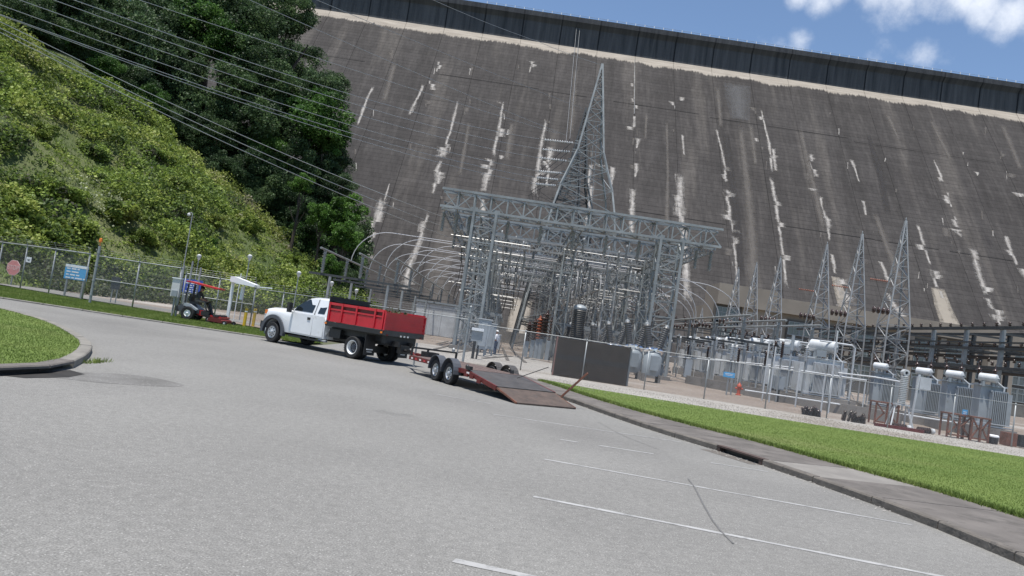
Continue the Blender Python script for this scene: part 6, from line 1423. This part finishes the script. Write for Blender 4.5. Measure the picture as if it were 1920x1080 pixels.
# ------------------------------------------------------------------ brown slatted screen behind the fence
a = G(1033, 707, .08); b = G(1172, 727, .08)
a = Vector((2.55, 38.6, 0)); 
xa = A(1034, 707, 38.6).x; xb = A(1173, 727, 38.6).x
sc_ = thing('slatted_screen', 'dark brown slatted screen enclosure just behind the fence', 'screen', (xa, 38.6, .08)); Wd = xb-xa; n = 16; hh = 1.92
for i in range(n):
    z = hh*(i+.5)/n; MB().box((Wd/2, RND.uniform(-.004, .004), z), (Wd-.06, .03, hh/n-.026)).build('slat', M_screend if 6 < i < 9 else M_screen, sc_)
for k in range(4): MB().box((Wd*k/3*.985+.02, .05, hh/2), (.07, .07, hh+.04)).build('post', M_blk if k else M_redd, sc_)
MB().box((.02, -.03, hh/2), (.07, .05, hh)).build('edge_board', mat('pink_wood', (.22, .12, .10), .8, var=.2), sc_)
for i in range(8): MB().box((Wd-.0, .9, hh*(i+.5)/8), (.03, 1.7, hh/8-.01)).build('side_slat', M_screen, sc_)
MB().box((Wd/2, .86, hh/2), (Wd-.1, 1.6, hh-.1)).build('inner_dark_box', M_screend, sc_)
wt = thing('white_cap_box', 'small pale box at the upper right corner of the brown screen', 'box', (xb+.05, 38.9, .08)); MB().box((0, 0, 1.95), (.32, .3, .22)).build('box_lid', M_insw, wt); MB().box((0, 0, .92), (.14, .14, 1.84)).build('post', M_galv, wt)

# ------------------------------------------------------------------ grey cabinets, junction box near the worker
for i, (px, py, Y, w, h, lab) in enumerate([(905, 640, 50, .85, 1.9, 'tall tapering grey cabinet beside the left gantry leg'), (919, 640, 53, .6, 1.7, 'narrower grey cabinet right behind the tapering one'), (927, 634, 57, .9, 1.0, 'low wide grey cabinet by the worker')]):
    x = A(px, py, Y).x; t = thing('grey_cabinet', lab, 'cabinet', (x, Y, .06)); z0 = .45
    MB().prism([(-w*.3, z0), (w*.3, z0), (w*.5, z0+h), (-w*.5, z0+h)] if i == 0 else [(-w/2, z0), (w/2, z0), (w/2, z0+h), (-w/2, z0+h)], -.35, .35, lambda u, v, q: (u, q, v)).build('cabinet_body', M_tfg, t)
    MB().box((0, -.37, z0+h*.5), (w*.46, .03, h*.8)).build('door', M_tfg, t); MB().box((-.2, 0, .25), (.1, .5, .5)).box((.2, 0, .25), (.1, .5, .5)).build('leg', M_tfd, t)
    MB().box((0, 0, z0+h+.03), (w+.1, .8, .05)).build('cabinet_lid', M_tfw, t)
x = A(893, 640, 44).x; t = thing('junction_box', 'dark junction box with a bright white lid on a thick stand', 'box', (x, 44, .06))
MB().box((0, 0, 1.3), (.62, .4, .6)).build('box_body', M_tfd, t); MB().box((0, -.04, 1.68), (.68, .5, .16)).build('box_lid', M_signw, t); MB().box((-.08, 0, .5), (.16, .16, 1.0)).box((.14, 0, .4), (.1, .1, .8)).build('stand', M_blk, t)
x = A(883, 645, 47).x
for i, (px, py) in enumerate([(1012, 668), (1000, 660), (1025, 662)]):
    c = G(px, py, .08); t = thing('concrete_block', '%s pale concrete block lying in the yard left of the screen' % ORD[i], 'block', (c.x, c.y, .06), .4*i); MB().box((0, 0, .18), (1.5, .6, .36)).build('block_body', M_conc, t)

# ------------------------------------------------------------------ circuit breakers with tilted bushings
def breaker(x, y, s, label):
    t = thing('oil_circuit_breaker', label, 'circuit breaker', (x, y, .06), 0, 'tank circuit breakers with dark bushings'); 
    MB().lathe([(0, .4), (.52*s, .4), (.54*s, .5), (.54*s, 1.45*s), (.4*s, 1.65*s), (0, 1.72*s)], 20).build('tank', M_tfd, t, smooth=True)
    for q in (-1, 1):
        M = Matrix.Rotation(R_(13)*q, 3, 'Y'); prb = [(.20*s, 0)]; B = (q*.26*s, 0, 1.85*s)
        for k in range(11): z = .12+k*.12*s; prb += [(.185*s, z), (.215*s, z+.03*s), (.185*s, z+.09*s)]
        top = .12+11*.12*s; MB().lathe(prb+[(.16*s, top)], 14, M, B).build('bushing', M_insd, t, smooth=True)
        MB().lathe([(.15*s, top), (.12*s, top+.1), (.03, top+.14), (.02, top+.35), (0, top+.35)], 12, M, B).build('bushing_cap', M_galv, t, smooth=True); MB().lathe([(.24*s, -.22), (.33*s, -.12), (.34*s, 0), (.24*s, .1)], 16, M, B).build('bushing_flange', M_chrome, t, smooth=True)
    MB().box((0, -.75*s, 1.2), (.5, .25, .9)).build('control_box', M_tfd, t)
    for q in (-.5, .5): MB().box((q, 0, .25), (.15, 1.0, .5)).build('support', M_plinth, t)
for i, (px, Y, s) in enumerate([(1052, 66, 1.0), (1098, 60, 1.0), (1122, 57, 1.0), (1153, 54, 1.05), (1190, 51, 1.12), (1228, 49, 1.1)]):
    breaker(A(px, 640, Y).x, Y, s, '%s tank breaker with dark bushings from the left, behind the brown screen' % ORD[i])
x = A(1082, 620, 60).x; t = thing('large_bushing', 'very large dark ribbed bushing with a domed silver cap left of the breakers', 'bushing', (x, 60, .06)); prb = [(.5, 1.6), (.52, 1.9)]
for k in range(16): z = 1.9+k*.15; prb += [(.48, z), (.55, z+.045), (.48, z+.105)]
MB().lathe(prb+[(.45, 4.3)], 20).build('ribbed_body', M_insd, t, smooth=True); MB().lathe([(.5, 4.3), (.52, 4.45), (.4, 4.62), (.15, 4.7), (0, 4.72)], 16).build('domed_cap', M_tfd, t, smooth=True); MB().lathe([(.75, .0), (.75, 1.5), (.6, 1.6), (0, 1.6)], 18).build('tank', M_tfw, t, smooth=True)
# dark disc stacks with an orange one
for i, (px, py, Y, m) in enumerate([(992, 618, 62, M_insb), (1003, 612, 62, M_insb), (1012, 607, 62, M_inso), (1019, 604, 62, M_insb), (1026, 596, 63, M_insb), (1033, 610, 62, M_insb)]):
    c = A(px, py, Y); t = thing('ribbed_insulator_stack', ['leftmost dark ribbed stack', 'second dark ribbed stack', 'orange brown ribbed stack', 'dark ribbed stack just right of the orange one', 'tallest dark ribbed stack', 'rightmost thin dark ribbed stack'][i]+' left of the brown screen', 'insulator', (c.x, Y, .06), 0, 'dark ribbed stacks in the yard')
    h = c.z+.6; R = .26 if i < 5 else .12; pr = [(.09, h*.45)]
    for k in range(7): z = h*.45+h*.5*k/7; pr += [(R*.5, z), (R, z+.06), (R, z+.10), (R*.5, z+.16)]
    MB().lathe(pr+[(.05, h)], 12).build('ribbed_body', m, t, smooth=True); MB().box((0, 0, h*.225), (.3, .3, h*.45)).build('pedestal', M_tfd, t)

# ------------------------------------------------------------------ transformers
def transformer(kind, s=1.0):
    m = M_tfw if kind == 'white' else M_tfg
    t = thing('power_transformer', 'x', 'transformer', (0, 0, 0), 0, '%s transformers in a row' % kind)
    W, Dp, H = (2.3, 1.6, 2.3) if kind == 'white' else (1.12, 1.1, 2.05); z0 = .70
    MB().box((0, 0, .33), (W+(1.3 if kind == 'white' else .9), Dp+1.6, .68)).build('plinth', M_plinth, t); MB().box((0, 0, z0+H/2), (W, Dp, H)).build('tank', m, t)
    MB().box((0, 0, z0+H+.04), (W+.16, Dp+.16, .08)).build('tank_lid', m, t); MB().bar((-W/2-.35, -Dp/2-.5, z0+.05), (W/2+.35, -Dp/2-.5, z0+.05), .06).bar((-W/2-.35, -Dp/2-.55, z0+.18), (W/2+.35, -Dp/2-.55, z0+.18), .04).build('base_pipe', M_tfw, t)
    fm = MB()
    for k in range(9): fm.box((k*.085-.34, 0, 0), (.03, .42, H*.82))
    fme = fm.box((0, 0, H*.41), (.8, .1, .08)).box((0, 0, -H*.41), (.8, .1, .08)).mesh('radiator', m)
    for sy in (-1, 1):
        for k in ((-.72, 0.12) if kind == 'white' else (-.02,)): inst(fme, 'radiator', t, (k+.25, sy*(Dp/2+.24), z0+H*.48))
    fs = MB()
    for k in range(8): fs.box((0, k*.14-.5, 0), (.34, .035, H*.8))
    fsm = fs.mesh('side_radiator', m)
    if kind == 'white':
        MB().box((-.15, -Dp/2-.06, z0+H*.62), (.55, .1, .7)).box((W*.32, -Dp/2-.05, z0+.35), (.5, .1, .45)).build('recess_shade', M_blk, t)  # black boxes stand for the shade in the tank recesses
        for q in range(4): MB().path([(-W/2+.3+q*.55, -Dp/2-.12, z0+.1), (-W/2+.3+q*.55, -Dp/2-.3, z0+.55), (-W/2+.2+q*.55, -Dp/2-.15, z0+1.3)], .035, 6).build('valve_pipe', M_tfd, t)
        for q in (-.8, -.3, .3, .8): MB().lathe([(.06, 0), (.12, .08), (.06, .14), (.12, .22), (.06, .28), (.12, .36), (.03, .45), (.02, .7), (0, .7)], 8, None, (q, .5, z0+H+.08)).build('dark_bushing', M_insb, t, smooth=True)
    for sx in (-1, 1): inst(fsm, 'side_radiator', t, (sx*(W/2+.2), 0, z0+H*.46)) if (sx > 0 or kind == 'white') else None
    cl, cr = (1.6, .38) if kind == 'white' else (.78, .22); cz = z0+H+(.85 if kind == 'white' else .42); M = Matrix.Rotation(R_(-46 if kind == 'white' else -36), 3, 'Z') @ Matrix.Rotation(math.pi/2, 3, 'Y')
    cx, cy = (-.1, -.35) if kind == 'white' else (-.28, -Dp/2-.02)
    MB().lathe([(0, -cl/2-.07), (cr*.7, -cl/2-.045), (cr, -cl/2), (cr, cl/2), (cr*.7, cl/2+.045), (0, cl/2+.07)], 22, M, (cx, cy, cz)).build('conservator', M_tfw, t, smooth=True)
    MB().lathe([(cr*.25, cl/2+.06), (cr*.25, cl/2+.12), (0, cl/2+.12)], 12, M, (cx, cy, cz)).build('level_gauge', M_tfd, t)
    for q in (-1, 1): MB().box((cx+q*cl*.3, cy, (z0+H+cz-cr)/2), (.12, .3, max(.1, cz-cr-z0-H+.04))).build('conservator_bracket', M_tfd, t)
    for k in range(3 if kind == 'white' else 2):
        prb = []
        for j in range(6): z = j*.14; prb += [(.07, z), (.14, z+.05), (.07, z+.1)]
        MB().lathe([(.12, -.1), (.12, 0)]+prb+[(.03, .9), (.02, 1.1), (0, 1.1)], 10, Matrix.Rotation(R_((k-1)*12), 3, 'Y'), ((k-1)*.6+(.3 if kind != 'white' else 0), .35, z0+H+.1)).build('bushing', M_insw if kind == 'white' else M_insb, t, smooth=True)
    MB().box((W*.22 if kind == 'white' else -W*.12, -Dp/2-.10, z0+H*.42), (.5, .3, .8) if kind == 'white' else (.07, .2, 1.75)).build('control_cabinet', M_tfw if kind == 'white' else M_tfg, t); MB().path([(W*.42, -Dp/2-.1, z0+.2), (W*.42, -Dp/2-.1, z0+H), (cx+.2, cy, cz)], .045, 7).build('oil_pipe', M_tfw, t)
    if kind == 'white':
        MB().path([(W/2+.5, -.9, .0), (W/2+.5, -.9, z0+H+1.0), (W/2+.3, -.9, z0+H+1.15), (-.6, -.9, z0+H+1.15)], .055, 8).build('riser_pipe', M_tfw, t, smooth=True); MB().path([(-W/2-.7, -1.25, 2.1), (W/2+1.3, -1.25, 2.1)], .05, 7).path([(W/2+1.25, -1.25, 0), (W/2+1.25, -1.25, 2.1)], .05, 7).path([(-W/2-.65, -1.25, 0), (-W/2-.65, -1.25, 2.1)], .05, 7).build('fire_pipe', M_tfw, t)
        MB().box((-W*.2, -Dp/2-.1, z0+H+.35), (.6, .3, .4)).build('relay_box', M_tfd, t)
        MB().path([(-W/2-.7, .3, .0), (-W/2-.7, .3, z0+H+.3)], .07, 8).path([(-W/2-.7, .3, z0+H+.3), (-W/2-.7, .3, z0+H+1.3)], .11, 8).build('surge_arrester', M_tfg, t)
    return t
tw = transformer('white'); tg_ = transformer('grey')
for i, (px, Y) in enumerate([(1545, 49), (1478, 55.5), (1425, 61.5), (1376, 68), (1336, 75), (1303, 83)]):
    o = tw if i == 0 else copy_tree(tw); c = A(px, 658, Y); o.location = (c.x+.15, Y+.6, .06)
    o['label'] = '%s white transformer with a drum on top, counted from the right' % ORD[i]
for i, (px, Y, lab) in enumerate([(1862, 39.5, 'grey finned transformer nearest the right edge'), (1797, 42.5, 'second grey finned transformer from the right'), (1738, 45.5, 'third grey finned transformer from the right'), (1655, 48.5, 'pale grey transformer farthest left of the grey row, behind the ribbed column')]):
    o = tg_ if i == 0 else copy_tree(tg_); c = A(px, 712, Y); o.location = (c.x+.3, Y+.7, .0); o['label'] = lab; o.rotation_euler.z = R_(-14)
# long white water pipe in front of the white row
tag(MB().path([A(1250, 668, 60), A(1430, 683, 53), A(1640, 707, 46.5), A(1700, 718, 45)], .05, 7).build('water_pipe', M_tfw), 'long white pipe running in front of the white transformers', 'pipe')
tag(MB().path([Vector((A(1395, 745, 45).x, 45, .55)), Vector((A(1620, 770, 43).x, 43, .6)), Vector((A(1840, 800, 41).x, 41, .6))], .045, 7).build('low_white_pipe', M_tfw), 'low white pipe along the foot of the transformer plinths', 'pipe')
for i, (px, py0, py1, Y) in enumerate([(1443, 640, 745, 46), (1455, 650, 750, 45), (1500, 690, 745, 44), (1562, 700, 770, 42), (1571, 620, 690, 45), (1548, 700, 768, 42.5)]):
    p = A(px, py0, Y); tag(MB().path([(p.x, Y, .06), (p.x, Y, p.z)], .045, 7).build('white_standpipe', M_tfw), '%s thin white standpipe before the transformers, from the left' % ORD[i], 'pipe', 'white standpipes')
# concrete bund walls
for i, (a, b, Y0, Y1) in enumerate([(1290, 1400, 56, 51), (1400, 1560, 50, 45), (1560, 1700, 44, 41)]):
    p = Vector((A(a, 700, Y0).x, Y0, .06)); q = Vector((A(b, 700, Y1).x, Y1, .06)); t = tag(MB().bar(p+Vector((0, 0, .3)), q+Vector((0, 0, .3)), .25, .6).build('bund_wall', M_plinth), '%s low concrete bund wall before the transformers, from the left' % ORD[i], 'wall')
# grey control column with box at the right rack
c = G(1262, 712, .06); t = thing('grey_control_post', 'blue-grey control post with a box at the first right rack', 'cabinet', (c.x+.3, c.y-3, .06)); MB().box((0, 0, 1.1), (.5, .35, 1.3)).build('box_body', M_tfg, t); MB().box((0, 0, .25), (.12, .12, .5)).build('post', M_blk, t); MB().box((-.3, 0, 1.75), (.3, .2, .1)).build('box_lid', M_blk, t)

# ------------------------------------------------------------------ hydrant, rusty stands, scrap
c = G(1384, 741, .06); t = thing('fire_hydrant', 'red fire hydrant in the yard below the light blue sign', 'hydrant', (c.x, c.y, .06))
MB().lathe([(.17, 0), (.17, .06), (.11, .08), (.11, .5), (.15, .52), (.15, .58), (.12, .66), (.05, .74), (.03, .8), (0, .8)], 14).build('barrel', M_orange, t, smooth=True)
for q in (-1, 1): MB().lathe([(.06, 0), (.06, .12), (.04, .14), (0, .14)], 8, Matrix.Rotation(math.pi/2*q, 3, 'Y'), (q*.1, 0, .42)).build('side_outlet', M_orange, t)
def rusty(x, y, w, label):
    t = thing('rusty_stand', label, 'stand', (x, y, .08), 0, 'rusty steel stands by the fence')
    for q in (-1, 1):
        for r in (-1, 1): MB().bar((q*w/2, r*.3, 0), (q*w/2, r*.3, 1.05), .07).build('leg', M_rust, t)
        MB().bar((q*w/2, -.3, 1.05), (q*w*.1, -.3, .55), .06).bar((q*w/2, -.3, .1), (q*w*.12, -.3, .6), .06).build('cross_brace', M_rust, t)
    MB().box((0, 0, 1.08), (w+.1, .7, .07)).box((0, -.3, .12), (w, .06, .07)).build('frame', M_rust, t); MB().bar((0, -.3, 0), (0, -.3, 1.05), .08).build('centre_post', M_rust, t); return t
for px, Y, w, lab in ((1792, 36.3, 1.05, 'rusty stand with the light blue tag, left of the pair at the right'), (1832, 35.9, .8, 'rusty stand right of the one with the blue tag'), (1655, 38.2, 1.1, 'rusty stand behind the white tripod')):
    rusty(A(px, 790, Y).x, Y, w, lab)
x = A(1693, 770, 37).x; t = thing('coil_tripod', 'white A-frame stand carrying a tall pale ribbed column', 'stand', (x, 37.2, .08))
for q in (-1, 1): MB().bar((q*.55, -.3, 0), (q*.28, 0, 1.1), .06).bar((q*.45, .4, 0), (q*.28, .1, 1.1), .06).build('leg', M_tfw, t)
MB().bar((-.5, -.28, .12), (.5, -.28, .12), .06).box((0, 0, 1.12), (.7, .3, .08)).build('frame', M_tfw, t); prb = []
for k in range(16): z = 1.16+k*.085; prb += [(.13, z), (.19, z+.025), (.19, z+.05), (.13, z+.07)]
MB().lathe(prb, 14).build('ribbed_column', M_insw, t, smooth=True); M = Matrix.Rotation(math.pi/2, 3, 'X'); MB().lathe([(.08, -.16), (.16, -.15), (.16, .15), (.08, .16), (.08, -.16)], 14, M, (0, 0, 2.66)).build('ring_head', M_tfw, t, smooth=True)
x = A(1722, 760, 37.8).x; t = thing('white_ladder_post', 'white post with a pale box on top right of the ribbed column', 'post', (x, 38.2, .08)); MB().bar((-.08, 0, 0), (.1, 0, 2.7), .08).build('post', M_tfw, t); MB().box((.4, .1, 2.3), (.55, .4, .6)).build('box_body', M_tfw, t)
# scrap insulators on the ground: dark ones in a heap and in rows
for j, (px, py, cnt, m, lab) in enumerate([(1590, 772, 13, M_insb, 'dark glossy insulator standing in the heap left of the white tripod'), (1600, 786, 12, M_insb, 'dark insulator at the front of the heap left of the white tripod')]):
    for k in range(cnt):
        c = G(px+k*5.6, py+18+k*1.2, .1); 
        if c.y < 35.4: c.y = 35.6
        o = plain(I_postb, 'loose_insulator', (c.x+RND.uniform(-.1, .1), c.y+RND.uniform(.1, .9), .08), lab, 'insulator', 'scrap insulators heaped by the fence', (RND.uniform(-.5, .5), RND.uniform(-.5, .5), 0), (.8, .8, RND.uniform(.25, .45)))
for j, (px, py) in enumerate([(1690, 812), (1736, 818)]):
    t = thing('lying_insulator', ['ribbed insulator with a pale end lying below the white tripod', 'ribbed insulator with a pale end lying right of the white tripod'][j], 'insulator', (A(px, py, 35.6).x, 35.7, .22), .15*j); M = Matrix.Rotation(math.pi/2, 3, 'Y'); pr = []
    for k in range(6): pr += [(.07, k*.11), (.14, k*.11+.03), (.14, k*.11+.06), (.07, k*.11+.09)]
    MB().lathe(pr, 12, M, (-.4, 0, 0)).build('ribbed_body', M_insb, t, smooth=True); MB().lathe([(.06, .66), (.13, .70), (.13, .82), (.05, .9), (0, .9)], 12, M, (-.4, 0, 0)).build('pale_end', M_insw, t, smooth=True)
t = thing('rust_beam', 'reddish steel beam lying on the ground below the white tripod', 'beam', (A(1680, 815, 35.7).x, 35.5, .16), -.05); MB().bar((-1.1, 0, 0), (1.1, 0, 0), .16).build('beam_body', M_redd, t)
t = thing('white_lid_drum', 'low dark drum with a round white lid at the right', 'drum', (A(1861, 828, 35.8).x, 35.8, .08)); MB().lathe([(.2, 0), (.22, .05), (.22, .3), (0, .3)], 18).build('drum', M_blk, t, smooth=True); MB().lathe([(.25, .3), (.25, .36), (.2, .4), (0, .41)], 18).build('lid', M_signw, t, smooth=True)
t = thing('brown_block', 'rusty brown crate at the right edge behind the fence', 'crate', (A(1890, 830, 36.2).x, 36.2, .08)); MB().box((0, 0, .3), (.5, .5, .6)).build('crate_body', M_rust, t); MB().box((.75, 0, .3), (.7, .5, .55)).build('dark_side', M_blk, t)
# loose stones and leaves on the road edge
st_ = MB()
for i in range(260):
    p = KERB[RND.randrange(18, 60)]; c = Vector((p.x-abs(RND.gauss(.02, .14)), p.y+RND.uniform(-.3, .3), .004)); r = RND.uniform(.006, .018)
    st_.lathe([(0, 0), (r, r*.3), (0, r*.9)], 5, None, c)
tag(st_.build('kerb_grit', M_conc), 'loose grit lying along the right kerb', 'grit', kind='stuff')
gs = MB()
for i in range(3800):
    x = RND.uniform(2, 24); y = RND.uniform(29, 34.5); 
    if y > 37.6-.15*x: continue
    r = RND.uniform(.02, .05); gs.add([(x-r, y, .11), (x+r*.4, y-r, .11), (x+r*.6, y+r, .11), (x, y, .11+r)], [(0, 1, 3), (1, 2, 3), (2, 0, 3)])
GP = [(p[0], p[1]) for p in gr]
tag(gs.build('gravel_stones', M_gravel), 'pale loose gravel stones along the fence foot', 'gravel', kind='stuff')

# faint tyre marks and hairline cracks worn into the road
M_tmark = streak_mat('tyre_mark', (.10, .10, .098), (.13, .13, .127), .1, .9, 1.9, .14)
def ribbon(name, pts, w, m, z, label=None):
    P = catmull(pts, 8); mb = MB(); lu = []; n = len(P)
    for i in range(n-1):
        a, b = P[i], P[i+1]; d = (b-a); q = Vector((-d.y, d.x, 0)).normalized()*(w/2); d2 = (P[min(i+2, n-1)]-P[i+1] if i < n-2 else d); q2 = Vector((-d2.y, d2.x, 0)).normalized()*(w/2)
        o = len(mb.v); mb.v += [(a.x-q.x, a.y-q.y, z), (a.x+q.x, a.y+q.y, z), (b.x+q2.x, b.y+q2.y, z), (b.x-q2.x, b.y-q2.y, z)]; mb.f.append((o, o+3, o+2, o+1)); v0, v1 = i/(n-1), (i+1)/(n-1); lu += [(0, v0), (0, v1), (1, v1), (1, v0)]
    mb.uv = lu; return tag(mb.build(name, m), kind='structure')
for pts in ([(2.6, 19.4), (2.9, 17.2), (3.4, 15.6)], [(-9.5, 26.5), (-6.5, 27.6), (-3.5, 26.4)]):
    ribbon('hairline_crack', pts, .012, M_tar, .0034)
ob = ribbon('oil_stain', [(-2.3, 15.2), (-1.9, 15.0), (-1.5, 15.2)], .5, M_tmark, .003)

# station posts and small boxes among the white transformers
pz = [MB().path([(0, 0, 0), (0, 0, h)], .05, 6).mesh('post', M_galv) for h in (2.1, 2.7)]
rs_ = random.Random(5)
for i in range(44):
    Y = rs_.uniform(46, 84); X = Y*rs_.uniform(.20, .40)
    if X < 13: continue
    k = i % 2; h = (2.1, 2.7)[k]
    t = thing('station_post', 'thin steel post topped by a small insulator among the white transformers, one of many alike', 'post', (X, Y, .06), 0, 'station posts among the transformers')
    inst(pz[k], 'post', t); inst(rs_.choice([I_postw, I_postb, I_post]), 'insulator', t, (0, 0, h), (0, 0, 0), (1, 1, .8)); MB().bar((-.5, 0, h+1.0), (.5, 0, h+1.0), .05).build('clamp_bar', M_alu, t)
for i in range(16):
    Y = 47+i*2.2; X = Y*(.385-.005*(i % 3))-1.2
    t = thing('relay_cabinet', 'small cabinet on a dark foot before the white transformers, one of many', 'cabinet', (X, Y, .06), 0, 'small cabinets by the transformers')
    MB().box((0, 0, 1.15), (.5, .35, .8)).build('cabinet_body', M_tfd if i % 2 else M_tfg, t); MB().box((0, 0, .38), (.12, .12, .76)).build('foot', M_blk, t); MB().box((0, -.19, 1.15), (.4, .02, .66)).build('door', M_tfg, t)
